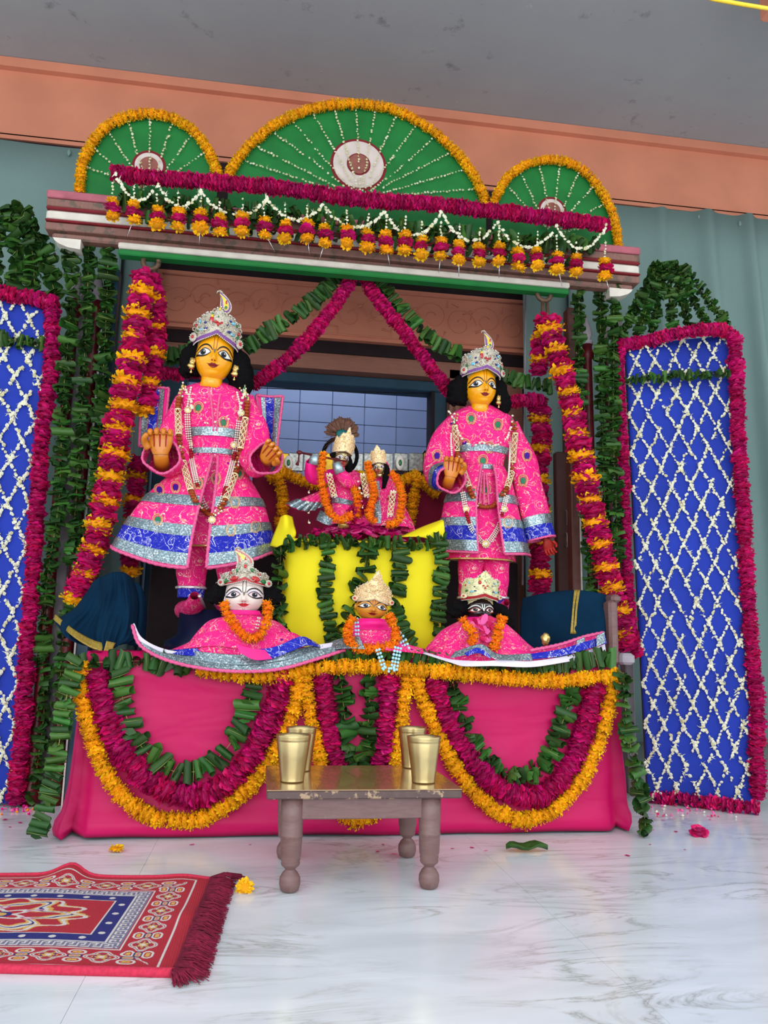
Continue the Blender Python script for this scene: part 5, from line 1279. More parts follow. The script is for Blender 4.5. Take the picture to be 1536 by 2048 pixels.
    # jasmine strands on the shoulders and a sewn rosette
    nb = part('flower_strand', jasmine(Geo(), [tuple(p) for p in NP([(366, 772), (380, 795), (384, 822)], .018)], .0058, 1.2), [M['jasmine'], M['jasmine_y']], root, kind='stuff', smooth=False)
    nb = part('flower_strand', jasmine(Geo(), [tuple(p) for p in NP([(492, 778), (484, 800), (480, 825)], .018)], .0058, 1.2), [M['jasmine'], M['jasmine_y']], root, kind='stuff', smooth=False)
    nb = part('flower_strand', jasmine(Geo(), [tuple(p) for p in NP([(398, 832), (410, 845), (425, 846), (442, 838), (458, 838)], .008)], .0040, .9), [M['jasmine'], M['petal_pale']], root, kind='stuff', smooth=False)
    # peacock eye appliques on brocade
    for (x, y, c, a) in ((396, 816, 'gem_green', .3), (447, 846, 'gem_green', 0), (351, 975, 'velvet', 0), (396, 968, 'gem_green', 0), (470, 1006, 'velvet', 0), (478, 948, 'gem_green', .2), (432, 958, 'gem_green', 0), (319, 980, 'velvet', -.4), (462, 1062, 'gem_green', 0), (510, 1055, 'gem_green', .2), (316, 1040, 'gem_green', -.2), (384, 1148, 'gem_green', 0)):
        applique(root, bv, x, y, c, Y, a)
    return root
M['velvet'] = pmat('indigo_velvet', lin(52, 10, 130), .6)
M['gem_green2'] = pmat('green_sequin', lin(24, 120, 76), .4)
M['thread'] = pmat('gold_thread', lin(222, 176, 128), .4, metal=.3, var=.3, scale=400)
def applique(root, bv, x, y, c, Y, a=0, s=1.0):
    k = 8.5*s*Y/FPX; p0 = onto(bv, x, y, .0025, Y)
    def pt(u, v, o=.0025):
        ca, sa = math.cos(a), math.sin(a); return onto(bv, x+8.5*s*(u*ca+v*sa), y-8.5*s*(v*ca-u*sa), o, Y)
    O = []
    for i in range(20):
        t = 2*PI*i/20; O.append((.62*math.sin(t)*(1-.25*math.cos(t)), -.85*math.cos(t)+(.35*math.exp(-(math.sin(t)/.3)**2) if math.cos(t) > 0 else 0)))
    g = Geo(); V = [pt(*o) for o in O]; cc = sum(V, Vector())/20
    g.add(V+[cc+Vector((0, -.001, 0))], [(i, (i+1) % 20, 20) for i in range(20)])
    q = part('applique', g, M['velvet'] if c == 'velvet' else M['gem_green2'], root)
    for rr in (1.35, 1.75): part('gold_thread', Geo().tube([pt(o[0]*rr, o[1]*rr, .003) for o in O+O[:1]], .0011 if rr < 1.5 else .0016, 5), M['thread'], q)
def statue_right():
    Y = 2.66; k = Y/FPX
    root = thing('standing_idol', 'smaller yellow-faced standing idol at right with one arm hanging straight down', 'idol', W(965, 1260, Y))
    for (x0, x1, x2, r) in ((945, 940, 938, 25), (988, 992, 992, 26)):
        lg, f = arm(root, [W(x0, 1080, Y+.02), W(x1, 1140, Y), W(x2, 1196, Y-.005)], [r*1.15*k, r*1.05*k, r*.85*k], 'trouser_leg')
        a = W(x2, 1196, Y-.005); trim(lg, [a+Vector((math.sin(u)*r*.92*k, -math.cos(u)*r*.84*k, 0)) for u in np.linspace(-PI, PI, 22)], .005, 'anklet', 'gem_white')
        part('ankle_band', Geo().grid([[W(x2, 1198+14*t, Y-.005)+Vector((math.sin(u)*r*.86*k, -math.cos(u)*r*.8*k, 0)) for u in np.linspace(-PI, PI, 25)] for t in np.linspace(0, 1, 4)]), M['velvet'], lg)
        c = W(x2, 1226, Y-.03); rows = [[(c.x+math.cos(a_)*(.034*(1-.7*t**2)), c.y+.06-.18*t, c.z+.03*t**3+math.sin(a_)*.028*(1-.6*t)) for a_ in np.linspace(0, 2*PI, 17)] for t in np.linspace(0, 1, 9)]
        part('shoe', Geo().grid(rows), M['pinkbrocade_fine'], root)
    part('pedestal', Geo().lathe((W(965, 1240, Y).x, Y-.02, ZP+.002), [(.12, 0), (.115, .03), (.09, .04), (.085, W(960, 1238, Y).z-ZP)], 28, ry=.8), M['navyped'], root, label='round dark blue lotus pedestal')
    fin = body([(963, 945, 46), (962, 1000, 56), (960, 1060, 66), (958, 1122, 76)], Y, .62, (.02, 9))
    inn = part('tunic', surf(fin, -1.4, 1.4, 40, 0, 1, 30), M['pinkbrocade'], root, solid=.003)
    trim(inn, [fin(u, 1) for u in np.linspace(-1.1, 1.1, 20)], .0035, 'hem_trim', 'beadgold')
    fs = body([(966, 935, 44), (964, 965, 62), (960, 1010, 78), (962, 1060, 88), (966, 1108, 96)], Y, .66, (.05, 6), droop=.012, seed=2.2)
    F_ = lambda u, v: Vector(fs(u, v))+Vector((0, -.012, 0))
    for (a, b) in ((-1.95, -.30), (.28, 1.7)):
        c = part('coat_half', surf(F_, a, b, 60, 0, 1, 34), M['pinkbrocade'], root, solid=.003)
        part('silver_band', surf(F_, a, b, 60, .42, .51, 3, .003), M['silverband'], c)
        part('silver_band', surf(F_, a, b, 60, .66, .74, 3, .003), M['silverband'], c)
        part('blue_band', surf(F_, a, b, 60, .74, .88, 4, .002), M['bluebrocade'], c)
        part('silver_band', surf(F_, a, b, 60, .88, .985, 3, .003), M['silverband'], c)
        trim(c, [F_(u, 1.0) for u in np.linspace(a, b, 40)], .005, 'hem_trim'); trim(c, [F_(b if a < -1 else a, v) for v in np.linspace(0, 1, 20)], .0045, 'edge_trim')
    ft = body([(962, 812, 28), (962, 824, 52), (962, 842, 72), (962, 875, 68), (963, 905, 54), (966, 935, 44), (966, 958, 52)], Y, .62, wob=.05)
    to = part('torso', surf(ft, -PI, PI, 60, 0, 1, 40), M['pinkbrocade'], root)
    for v0, v1 in ((.62, .69), (.83, .90)):
        part('waist_belt', surf(lambda u, v: ft(u, v0+(v1-v0)*v), -1.5, 1.5, 30, 0, 1, 4, .005), M['silverband'], to)
    # sash tail
    tb_ = bvh(to, inn)
    for q in (-8, 0, 8): trim(to, [onto(tb_, 968+q*t, y, .01, Y-.05) for t, y in ((.5, 945), (.9, 975), (1.2, 1010))], .004, 'sash_trim')
    s1, f1 = arm(root, [W(912, 845, Y), W(886, 885, Y-.01), W(878, 945, Y-.05), W(902, 958, Y-.14)], [.034, .046, .058, .052], cuff=.10)
    s2, f2 = arm(root, [W(1016, 850, Y), W(1044, 920, Y+.01), W(1062, 1000, Y), W(1082, 1078, Y-.01)], [.036, .050, .052, .050], cuff=.12, ry=.7)
    add_hand(root, W(904, 936, Y-.155), .031, Matrix.Rotation(.12, 3, 'Y') @ Matrix.Rotation(.15, 3, 'X'), curl=1.5, mirror=1, fl=.62)
    add_hand(root, W(1096, 1090, Y-.0), .020, Matrix.Rotation(PI-.35, 3, 'Y') @ Matrix.Rotation(-.2, 3, 'X'), curl=.5, mirror=-1, henna=False, mat='henna')
    hd, Mx = add_head(root, 961, 776, 31.5, Y-.05, .0, .05, .05, M['skin_gold'], 'gold', -.05)
    add_hair(root, Mx, [[(-.9, .4, .7, .5), (-1.45, .35, -.1, .75), (-1.6, .4, -1.1, .68)], [(.9, .4, .7, .5), (1.4, .35, -.1, .7), (1.65, .45, -1.0, .7), (1.75, .5, -1.7, .4)]])
    add_crown(root, Mx, M['crown_silver'], 1.36, 1.1, (1.02, .62), plume=(.24, 2.3, 1.35, -1), seed=6)
    add_earring(root, Mx, 1.2, -.7)
    bv = bvh(to, inn, *[o for o in root.children if o.name.startswith('coat_half')], s1, s2)
    NP = lambda L, o=.013: [onto(bv, x, y, o, Y-.06) for x, y in L]
    outer = NP([(912, 832), (909, 850), (912, 895), (920, 925), (932, 960), (942, 985), (956, 1010), (972, 1014), (988, 1010), (1008, 985), (1020, 960), (1024, 930), (1028, 900), (1030, 870), (1026, 835)], .016)
    necklace(root, outer, [(0, .04, 'gold'), (.05, .16, 'lattice'), (.16, .21, 'rust'), (.21, .24, 'gold'), (.24, .36, 'lattice'), (.36, .41, 'rust'), (.41, .45, 'gold'), (.46, .56, 'rust'), (.56, .59, 'gold'), (.59, .63, 'rust'), (.63, .74, 'lattice'), (.74, .77, 'rust'), (.77, .80, 'gold'), (.80, .93, 'lattice'), (.93, .97, 'rust'), (.97, 1, 'gold')], .0105, lab='garland of rust and gold beads with ivory lattice tubes')
    inner = NP([(905, 845), (902, 880), (906, 925), (922, 970), (930, 1010), (934, 1030), (942, 1055), (960, 1080), (970, 1086), (980, 1080), (998, 1052), (1006, 1020), (1014, 985), (1018, 940), (1020, 890), (1018, 850)], .012)
    necklace(root, inner, [(.05, .18, 'pearl'), (.2, .27, 'red'), (.29, .36, 'pearl3'), (.36, .40, 'red'), (.40, .49, 'pearl3'), (.51, .60, 'pearl3'), (.60, .64, 'red'), (.64, .71, 'pearl3'), (.72, .75, 'red'), (.78, .95, 'pearl')], .0085, lab='long pearl necklace ending in a round pendant')
    for q, r_ in (((932, 1018), .011), ((1009, 1018), .011), ((971, 1088), .013)): brooch(root, NP([q], .014)[0], r_)
    for L in (((898, 822), (908, 840), (916, 862), (930, 884), (950, 890), (966, 884), (985, 892), (1004, 884), (1018, 868), (1024, 838)),):
        part('flower_strand', jasmine(Geo(), [tuple(p) for p in NP(L, .020)], .0050, .85), [M['jasmine'], M['petal_pale']], root, kind='stuff', smooth=False)
    for (x, y, c) in ((942, 838, 'gem_green'), (996, 850, 'gem_green'), (930, 890, 'velvet'), (978, 896, 'velvet'), (874, 912, 'velvet'), (966, 922, 'gem_green'), (972, 980, 'gem_green'), (1016, 1046, 'gem_green'), (1046, 962, 'gem_green'), (1054, 912, 'velvet'), (1006, 1158, 'gem_green')):
        applique(root, bv, x, y, c, Y)
    return root
SL = statue_left(); SR = statue_right()
# ------------------------------------------------------------------ yellow cloth table with leaf garlands
YT = 2.52
T0 = W(548, 1290, YT); T1 = W(892, 1290, YT); zT = W(720, 1082, YT).z
tt = thing('altar_table', 'small altar table under a bright yellow cloth in the middle of the throne', 'table', ((T0.x+T1.x)/2, YT, ZP))
G = []; x0, x1 = W(568, 1200, YT).x, W(884, 1200, YT).x
PER = cat([(x0, YT+.26, 0), (x0, YT+.05, 0), (x0+.03, YT, 0), ((x0+x1)/2, YT-.006, 0), (x1-.03, YT, 0), (x1, YT+.05, 0), (x1, YT+.26, 0)], 70)
for j in range(15):
    t = j/14; G.append([(p[0]+.010*t*noise.noise(Vector((p[0]*20, 1, t*2))), p[1]+.016*t*noise.noise(Vector((p[0]*14, 5, t*1.5)))-.01*t, zT*(1-t)+(ZP+.002)*t) for p in PER])
g = Geo().grid(G); cx = (x0+x1)/2
g.grid([[Vector((p[0], p[1], zT)).lerp(Vector((cx, YT+.16, zT+.002)), q/4) for p in PER] for q in range(5)])
part('table_cloth', g, M['yellowcloth'], tt, solid=.002)
# standing cloth corners
def corner(pts, nm='cloth_corner'):
    rows = [[W(a, b, YT+y) for a, b, y in r] for r in pts]; R_ = np.array([catu([tuple(p) for p in r], 12) for r in rows]); G = np.array([catu(R_[:, i], 12) for i in range(12)]).transpose(1, 0, 2)
    return part(nm, Geo().grid(G), M['yellowcloth'], tt, solid=.002, label='yellow cloth corner bunched up')
corner([[(562, 1034, .02), (571, 1030, -.01), (584, 1034, .02)], [(556, 1050, .03), (572, 1048, -.02), (588, 1052, .02)], [(546, 1075, .03), (568, 1076, .0), (592, 1068, .0)], [(540, 1092, .04), (560, 1094, .0), (585, 1082, .01)]])
corner([[(884, 1040, .03), (887, 1042, .01), (888, 1046, .0)], [(845, 1054, .04), (868, 1058, -.01), (889, 1068, .0)], [(800, 1074, .03), (850, 1076, -.01), (890, 1096, .0)]])
def tl(kind, pts, lab, r=.027, Y=YT-.03, **k): return garland(kind, PX(pts, Y), lab, r, **k)
tl('fold', [(566, 1088), (620, 1082), (680, 1084), (740, 1086), (800, 1088), (850, 1086), (886, 1078)], 'leaf garland along the top edge of the yellow altar table', .026, sp=.020)
tl('fold', [(562, 1092), (560, 1140), (556, 1180), (566, 1230), (562, 1270), (556, 1290)], 'leaf garland down the left edge of the yellow altar table', .030, sp=.02)
tl('leaf', [(656, 1092), (654, 1140), (650, 1190), (658, 1240), (664, 1285)], 'leaf garland hanging second from left on the yellow cloth', .026, sp=.020)
tl('fold', [(736, 1092), (728, 1140), (716, 1180), (706, 1220), (690, 1250), (676, 1288)], 'broad leaf garland slanting left across the middle of the yellow cloth', .033, sp=.022)
tl('leaf', [(802, 1092), (800, 1140), (796, 1180), (790, 1220), (804, 1260), (822, 1284)], 'leaf garland hanging right of the middle on the yellow cloth', .029, sp=.020)
tl('leaf', [(878, 1088), (884, 1130), (880, 1180), (876, 1230), (884, 1280)], 'leaf garland down the right edge of the yellow altar table', .026, sp=.020)
# maroon and marigold decoration behind the small idols
YM = 2.92
garland('marigold', PX([(538, 955), (560, 945), (600, 958), (640, 968), (700, 955), (760, 952), (800, 962), (830, 952), (846, 965), (870, 985)], YM), 'shaded marigold garland along the top of the maroon cushions', .026, sp=.019)
garland('marigold', PX([(556, 955), (566, 1000), (560, 1050)], YM-.03), 'marigold strand hanging beside the left statue skirt on the cushion', .024, sp=.02)
garland('marigold', PX([(834, 960), (828, 1000), (822, 1045)], YM-.03), 'marigold strand hanging right of the small female idol', .022, sp=.02)
# ------------------------------------------------------------------ rose petals heaped under the small idols
g = Geo(); PT = [tuple(v.co) for v in PM[0].vertices]; PF = [tuple(p.vertices) for p in PM[0].polygons]
for k in range(620):
    a = rnd.random()*2*PI; rr = rnd.random()**.6; c = Vector((cx-.01+.17*rr*math.cos(a), YT+.085+.085*rr*math.sin(a), zT+.006+.048*(1-rr**2)**.7+rnd.random()*.012)); s_ = rnd.uniform(.010, .019)
    m_ = Matrix.Translation(c) @ Matrix.Rotation(rnd.uniform(0, 6), 4, 'Z') @ Matrix.Rotation(rnd.uniform(-.9, .9), 4, 'X') @ Matrix.Rotation(rnd.uniform(-.7, .7), 4, 'Y') @ Matrix.Scale(s_, 4)
    g.add([m_ @ Vector(p) for p in PT], PF, 0 if rnd.random() < .8 else 1)
tag(part('petal_heap', g, [M['rose'], M['petal_pale']], kind='stuff'), 'heap of magenta rose petals round the feet of the small idols', 'petals')
# ------------------------------------------------------------------ the two small idols
HEMF = .03; DOLLS = []
def loftpx(rows, Y, nu=30, nv=24):
    R_ = np.array([catu([tuple(W(p[0], p[1], Y+(p[2] if len(p) > 2 else 0))) for p in r], nu) for r in rows]); G = np.array([catu(R_[:, i], nv) for i in range(nu)]).transpose(1, 0, 2)
    return G
def cloth(root, rows, Y, mat, nm='cloth', solid=.002, off=0, nu=30, nv=24, label=None, wave=0, wf=7):
    G = loftpx(rows, Y-(HEMF if root in DOLLS and nm != 'skirt' else 0), nu, nv)
    if wave:
        for j in range(nv):
            for i in range(nu): G[j, i, 1] -= wave*(.3+.7*j/nv)*(math.sin(i/nu*PI*wf+math.sin(j*.13)*.8)+.6*noise.noise(Vector((i*.35, j*.06, 1.0))))
    du = np.gradient(G, axis=1); dv = np.gradient(G, axis=0); n = np.cross(du, dv); n /= np.maximum(1e-9, np.linalg.norm(n, axis=2, keepdims=True))
    if n[nv//2, nu//2] @ (np.array(CAM)-G[nv//2, nu//2]) < 0: n = -n; G = G[:, ::-1]; n = n[:, ::-1]
    if off: G = G+n*off
    return part(nm, Geo().grid(G), M[mat], root, solid=solid, label=label)
YS = 2.60
r1 = thing('flute_idol', 'small gilt-faced idol playing a flute, peacock feather fan on its crown', 'idol', W(680, 1045, YS)); k = YS/FPX
fb = body([(690, 945, 9), (692, 955, 22), (694, 975, 26), (690, 1000, 24), (692, 1015, 30), (700, 1035, 38), (700, 1052, 44)], YS, .7, (.05, 8))
bo = part('torso', surf(fb, -PI, PI, 40, 0, 1, 30), M['pinkbrocade_fine'], r1)
part('sash', surf(lambda u, v: fb(u+.0, .52+.13*v+.05*u), -1.5, 1.5, 24, 0, 1, 5, .004), M['silverband'], bo)
fsk = body([(650, 975, 20), (632, 990, 34), (612, 1005, 42), (610, 1025, 52)], YS+.02, .6, (.06, 9), droop=.0)
def fsk2(u, v): # skirt flaring to the left
    a = W(668+4*u, 965+5*abs(u), YS+.01); b = W(612+26*u, 1012+14*math.cos(u)-4, YS-.03*math.cos(u)); p = a.lerp(b, v); p.y -= .03*math.sin(v*PI)*math.cos(u); return p+Vector((0, .006*math.sin(u*11)*v, 0))
sk = part('skirt', surf(fsk2, -1.55, 1.55, 36, 0, 1, 16), M['pinkbrocade_fine'], r1, solid=.002)
part('silver_hem', surf(fsk2, -1.55, 1.55, 36, .74, 1.0, 4, .004), M['silverband'], sk)
cloth(r1, [[(640, 1020, .0), (660, 1030, -.02), (680, 1032, .0)], [(632, 1040, .0), (655, 1050, -.02), (682, 1050, .0)]], YS, 'silverband', 'lower_hem')
arm(r1, [W(672, 950, YS), W(640, 955, YS-.03), W(624, 945, YS-.06), W(622, 922, YS-.09)], [.020, .026, .030, .018], 'sleeve', 'pinkplain')
part('cuff', Geo().tube([W(628, 930, YS-.09), W(632, 910, YS-.095)], [.020, .017], 12), M['silverband'], r1)
arm(r1, [W(706, 950, YS), W(702, 965, YS-.04), W(684, 952, YS-.07), W(676, 932, YS-.08)], [.022, .030, .026, .017], 'sleeve', 'pinkbrocade_fine')
part('cuff', Geo().tube([W(680, 946, YS-.085), W(672, 925, YS-.09)], [.018, .014], 12), M['silverband'], r1)
hd, Mx1 = add_head(r1, 683, 918, 14.5, YS-.04, .12, .25, .05, M['silverface'], 'white', nm='head')
add_hair(r1, Mx1, [[(-.9, .3, .6, .45), (-1.3, .3, 0, .5)], [(.9, .3, .5, .5), (1.3, .3, -.4, .6), (1.5, .35, -1.5, .5)]])
add_crown(r1, Mx1, M['crown_gold'], 1.45, 1.7, (.95, .7), lobes=5, amp=.5, gems=False, band='crown_gold', tip=1.0, sidero=False, seed=11)
part('hair_halo', Geo().tube([W(680+34*math.cos(a), 912+36*math.sin(a)*-1, YS+.02) for a in np.linspace(-.9, 3.6, 24)], .0065, 8), M['hair'], r1)
# peacock feather fan
fn_ = part('feather_fan', Geo().ell(W(684, 868, YS-.0), (.020, .006, .016), 16, 10), M['feather_eye'], r1, label='brown peacock feather fan with dark teal centre')
for k_ in range(30):
    a = -1.5+3.0*k_/29; c = W(684, 872, YS+.004); L = .070*(1-.10*abs(a))*rnd.uniform(.9, 1.06); d = Vector((math.sin(a), 0, math.cos(a)*1.0)); s_ = Vector((math.cos(a), 0, -math.sin(a))); y_ = Vector((0, rnd.uniform(-.004, .004), 0)); P = []
    for (t, w_) in ((.15, .0022), (.6, .0044), (.9, .0042), (1.0, .0016)): P.append((c+d*L*t+s_*w_+y_, c+d*L*t-s_*w_+y_))
    g = Geo().add([q for p in P for q in p], [(0, 2, 3, 1), (2, 4, 5, 3), (4, 6, 7, 5)]); part('feather', g, M['feather'], fn_ if False else r1, solid=.0006)
for k_ in range(5):
    a = -1.75-.08*k_; c = W(676, 872, YS); part('feather', Geo().tube([c, c+Vector((math.sin(a)*.05, 0, math.cos(a)*.05-.008*k_))], .0006, 4), M['feather'], r1)
# flute
fl_ = solo('flute', Geo().tube([W(600, 905, YS-.10), W(650, 915, YS-.105), W(694, 923, YS-.10)], .0035, 8), M['maroon'], 'thin dark flute held to the mouth of the small idol', 'flute')
part('flute_end', Geo().ell(W(599, 905, YS-.10), (.010, .006, .007), 10, 8), M['maroon'], fl_)
part('flute_tassel', Geo().tube([W(598, 908, YS-.10), W(597, 922, YS-.10), W(594, 930, YS-.10)], [.002, .003, .006], 8), M['maroon'], fl_)
part('foot', Geo().ell(W(686, 1052, YS-.07), (.018, .03, .009), 12, 8, amp=.3), M['beadgold'], r1, label='small gilt foot')
def lat_chain(root, a, b, r=.0095):
    a, b = Vector(a), Vector(b); piece('lattice_bead', LAT[0], Matrix.Translation((a+b)/2) @ frame(b-a) @ Matrix.Diagonal((r, r, (b-a).length/6.6, 1)), root)
    g = Geo()
    for p in (a, b):
        for q in range(5): g.ell(p+Vector((.008*math.cos(q*1.26), -.002, .004*math.sin(q*1.26))), .0035, 7, 5)
    part('pearl_knot', g, M['pearl'], root)
lat_chain(r1, W(658, 950, YS-.10), W(668, 992, YS-.095))
def orange(pts, Y, lab, r=.0165, kd='orange'): return garland(kd, PX(pts, Y), lab, r, sp=.0128)
orange([(646, 908), (644, 930), (642, 955), (646, 980), (652, 1005), (660, 1026), (672, 1038), (690, 1038), (700, 1032)], YS-.11, 'orange marigold garland on the flute idol, down its left side')
orange([(706, 970), (714, 990), (716, 1010), (714, 1030)], YS-.06, 'short marigold strand between the two small idols')
garland('rose', PX([(700, 1036), (712, 1020), (724, 1010), (732, 1022)], YS-.05), 'cluster of magenta roses between the two small idols', .024)
part('jasmine_drop', jasmine(Geo(), [tuple(W(617, 985, YS-.08)), tuple(W(618, 1045, YS-.08))], .0042, .35), [M['jasmine'], M['petal_pale']], r1, kind='stuff', smooth=False)
# female idol
r2 = thing('female_idol', 'small gilt-faced idol with fan-shaped crown, right of the flute idol', 'idol', W(770, 1045, YS))
fb2 = body([(762, 955, 8), (764, 965, 22), (766, 985, 27), (770, 1010, 34), (776, 1040, 42), (778, 1056, 48)], YS, .7, (.07, 9))
b2 = part('dress', surf(fb2, -PI, PI, 40, 0, 1, 30), M['pinkbrocade_fine'], r2)
part('silver_drape', surf(lambda u, v: fb2(-.65+.32*u-.15*v, .22+.74*v), -1, 1, 8, 0, 1, 20, .005), M['silverband'], b2)
cloth(r2, [[(798, 1000, .03), (808, 1010, .02)], [(806, 1040, .03), (828, 1052, .01)], [(800, 1060, .0), (830, 1066, .0)]], YS, 'pinkbrocade_fine', 'trailing_hem')
arm(r2, [W(746, 968, YS), W(740, 985, YS-.02), W(750, 998, YS-.05)], [.018, .022, .016], 'sleeve', 'pinkbrocade_fine'); arm(r2, [W(784, 966, YS), W(790, 985, YS-.02), W(782, 1000, YS-.05)], [.018, .022, .016], 'sleeve', 'pinkbrocade_fine')
hd, Mx2 = add_head(r2, 758, 935, 11.5, YS-.04, -.08, -.25, .1, M['silverface'], 'white')
add_hair(r2, Mx2, [[(-.8, .3, .6, .4), (-1.1, .3, 0, .45)], [(.9, .3, .5, .5), (1.35, .2, -.6, .55), (1.0, .0, -2.2, .5), (.6, -.3, -3.8, .3)]])
add_crown(r2, Mx2, M['crown_gold'], 1.35, 1.8, (.8, .6), lobes=3, amp=.4, gems=False, band='crown_gold', tip=.6, sidero=True, seed=12)
cloth(r2, [[(770, 920, .0), (776, 925, .02)], [(774, 940, -.01), (782, 945, .02)], [(772, 958, -.01), (786, 966, .01)]], YS, 'pinkbrocade_fine', 'veil')
lat_chain(r2, W(726, 950, YS-.09), W(734, 992, YS-.09)); lat_chain(r2, W(786, 984, YS-.09), W(780, 1030, YS-.085))
orange([(736, 926), (740, 945), (746, 970), (748, 990), (742, 1012), (738, 1030), (748, 1042)], YS-.10, 'orange marigold garland on the female idol, down her left side')
orange([(784, 946), (794, 960), (802, 980), (805, 1000), (802, 1020), (798, 1038), (786, 1048), (776, 1050)], YS-.09, 'orange marigold garland on the female idol, down her right side')
part('jasmine_drop', jasmine(Geo(), [tuple(W(716, 962, YS-.1)), tuple(W(722, 985, YS-.1)), tuple(W(726, 1015, YS-.1))], .0045, .5), [M['jasmine'], M['petal_pale']], r2, kind='stuff', smooth=False)

# ------------------------------------------------------------------ three seated dolls at the front edge
YD = 2.33
def doll(name, lab, c0, rows_body, Y, rat=.75, fold=(.05, 11), mat='pinkbrocade_fine', collar=None):
    root = thing(name, lab, 'idol', W(c0[0], c0[1], Y)); f = body(rows_body, Y, rat, fold)
    b = part('robe', surf(f, -PI, PI, 80, 0, 1, 36), M[mat], root)
    DOLLS.append(root)
    if collar: part('neck_ruff', surf(lambda u, v: f(u, collar*v), -PI, PI, 80, 0, 1, 8, .0025), M['pinkplain'], b)
    return root, f, b
dl, fd, db = doll('seated_idol', 'white-faced seated doll idol with red and green plumed crown', (490, 1300), [(490, 1222, 27, 1.0), (490, 1232, 34, .95), (488, 1243, 66, .7), (490, 1268, 90, .6), (494, 1296, 110, .55), (494, 1318, 122, .5)], YD, .55, (.09, 8), collar=.2)
_, MD = add_head(dl, 489, 1191, 36, YD-.0, .0, .0, .02, M['skin_white'], 'white', zs=.78)
add_hair(dl, MD, [[(-.8, .3, .75, .4), (-1.35, .35, .15, .62), (-1.65, .4, -.55, .5)], [(.8, .3, .75, .4), (1.35, .35, .15, .62), (1.75, .4, -.45, .5)]])
add_crown(dl, MD, M['crown_silver'], 1.24, .35, (1.0, .60), lobes=3, amp=.12, plume=(0, 1.7, 1.5, -1, 1.7), band='gem_red', tip=.7, seed=21, gemset=[(-.9, .3, .2, 'gem_green', 1.2), (.9, .3, .2, 'gem_green', -1.2), (-.45, .3, .22, 'gem_red', 1.2), (.45, .3, .22, 'gem_red', -1.2), (-.3, .7, .13, 'gem_green', .6), (.3, .7, .13, 'gem_green', -.6), (0, .6, .12, 'gem_red', 0), (-.62, .8, .1, 'gem_red', .8), (.62, .8, .1, 'gem_red', -.8)])
# spread hem of the left doll: plain robe edge, blue, silver, pink braid
hemA = [(268, 1246, .03), (285, 1276, .0), (330, 1298, -.04), (400, 1308, -.08), (480, 1314, -.09), (560, 1308, -.08), (620, 1292, -.05), (700, 1280, -.02)]
hemB = [(266, 1248, .03), (282, 1284, -.01), (330, 1308, -.06), (400, 1322, -.10), (480, 1330, -.11), (560, 1322, -.10), (630, 1302, -.07), (704, 1286, -.03)]
hemC = [(264, 1250, .03), (280, 1290, -.01), (328, 1318, -.07), (400, 1336, -.115), (480, 1343, -.12), (560, 1338, -.11), (640, 1316, -.08), (706, 1294, -.03)]
rb0 = [(385, 1282, .02), (400, 1268, -.04), (440, 1262, -.07), (490, 1270, -.09), (540, 1270, -.08), (580, 1264, -.05), (605, 1274, 0)]
rb1 = [(340, 1300, -.01), (380, 1296, -.06), (430, 1292, -.08), (490, 1298, -.10), (545, 1296, -.09), (590, 1286, -.07), (640, 1290, -.02)]
cloth(dl, [rb0, rb1], YD, 'pinkbrocade_fine', 'skirt', nu=50)
cloth(dl, [[(350, 1302, -.03), (370, 1300, -.06), (395, 1298, -.07)], [(340, 1308, -.05), (370, 1312, -.08), (410, 1314, -.09)]], YD, 'bluebrocade', 'blue_band', off=.004)
cloth(dl, [[(500, 1300, -.10), (530, 1298, -.10), (560, 1290, -.10), (600, 1274, -.08), (628, 1286, -.04)], [(516, 1322, -.112), (545, 1318, -.11), (580, 1304, -.10), (612, 1292, -.08), (640, 1296, -.05)]], YD, 'bluebrocade', 'blue_band', off=.004, nu=40)
cloth(dl, [rb1[:1]+[(400, 1304, -.085), (480, 1310, -.10), (560, 1304, -.095)]+[(640, 1290, -.04)], [(330, 1308, -.06), (400, 1322, -.10), (480, 1330, -.115), (560, 1322, -.105), (640, 1304, -.07)]], YD, 'silverband', 'silver_band', nu=60, off=.002)
hc = cloth(dl, [hemA, hemC], YD, 'cloth_white', 'hem_lining', nu=70)
cloth(dl, [hemB[1:], hemC[1:]], YD, 'silverband', 'silver_band', nu=70, off=.003)
trim(dl, [W(a, b, YD-HEMF+c-.006) for a, b, c in hemC], .005, 'hem_trim')
cloth(dl, [[(470, 1288, -.12), (500, 1296, -.13), (530, 1300, -.13)], [(480, 1306, -.125), (510, 1320, -.13), (545, 1318, -.125)]], YD, 'pinkplain', 'tucked_fold')
orange([(448, 1208), (452, 1222), (464, 1244), (478, 1262), (494, 1274), (512, 1276), (526, 1262), (534, 1240), (536, 1216), (534, 1206)], YD-.115, 'orange marigold garland on the white-faced seated doll', .0165)
dm, fm, bm = doll('seated_idol', 'ochre-faced seated doll idol with gilt crown, in the centre', (745, 1310), [(745, 1239, 26, 1.0), (746, 1246, 34, .95), (746, 1258, 44), (747, 1280, 52), (748, 1304, 62), (748, 1312, 70)], YD, .6, (.07, 15), collar=.42)
_, MM = add_head(dm, 743, 1213, 30, YD-.0, .10, .0, .05, M['skin_ochre'], 'gold', .05, zs=.70)
part('hair', Geo().ell((0, .3, .3), (1.1, .95, 1.15), 20, 12, amp=.1).xf(MM), M['hair'], dm)
add_crown(dm, MM, M['crown_gold'], 1.20, .95, (.70, .28), lobes=4, amp=.28, gems=False, band='crown_gold', tip=1.15, sidero=True, seed=31)
cloth(dm, [[(640, 1296, .0), (670, 1280, -.03), (700, 1274, -.05), (718, 1272, -.07)], [(636, 1306, -.02), (668, 1298, -.06), (704, 1296, -.08), (730, 1298, -.09)]], YD, 'silverband', 'side_hem', nu=30)
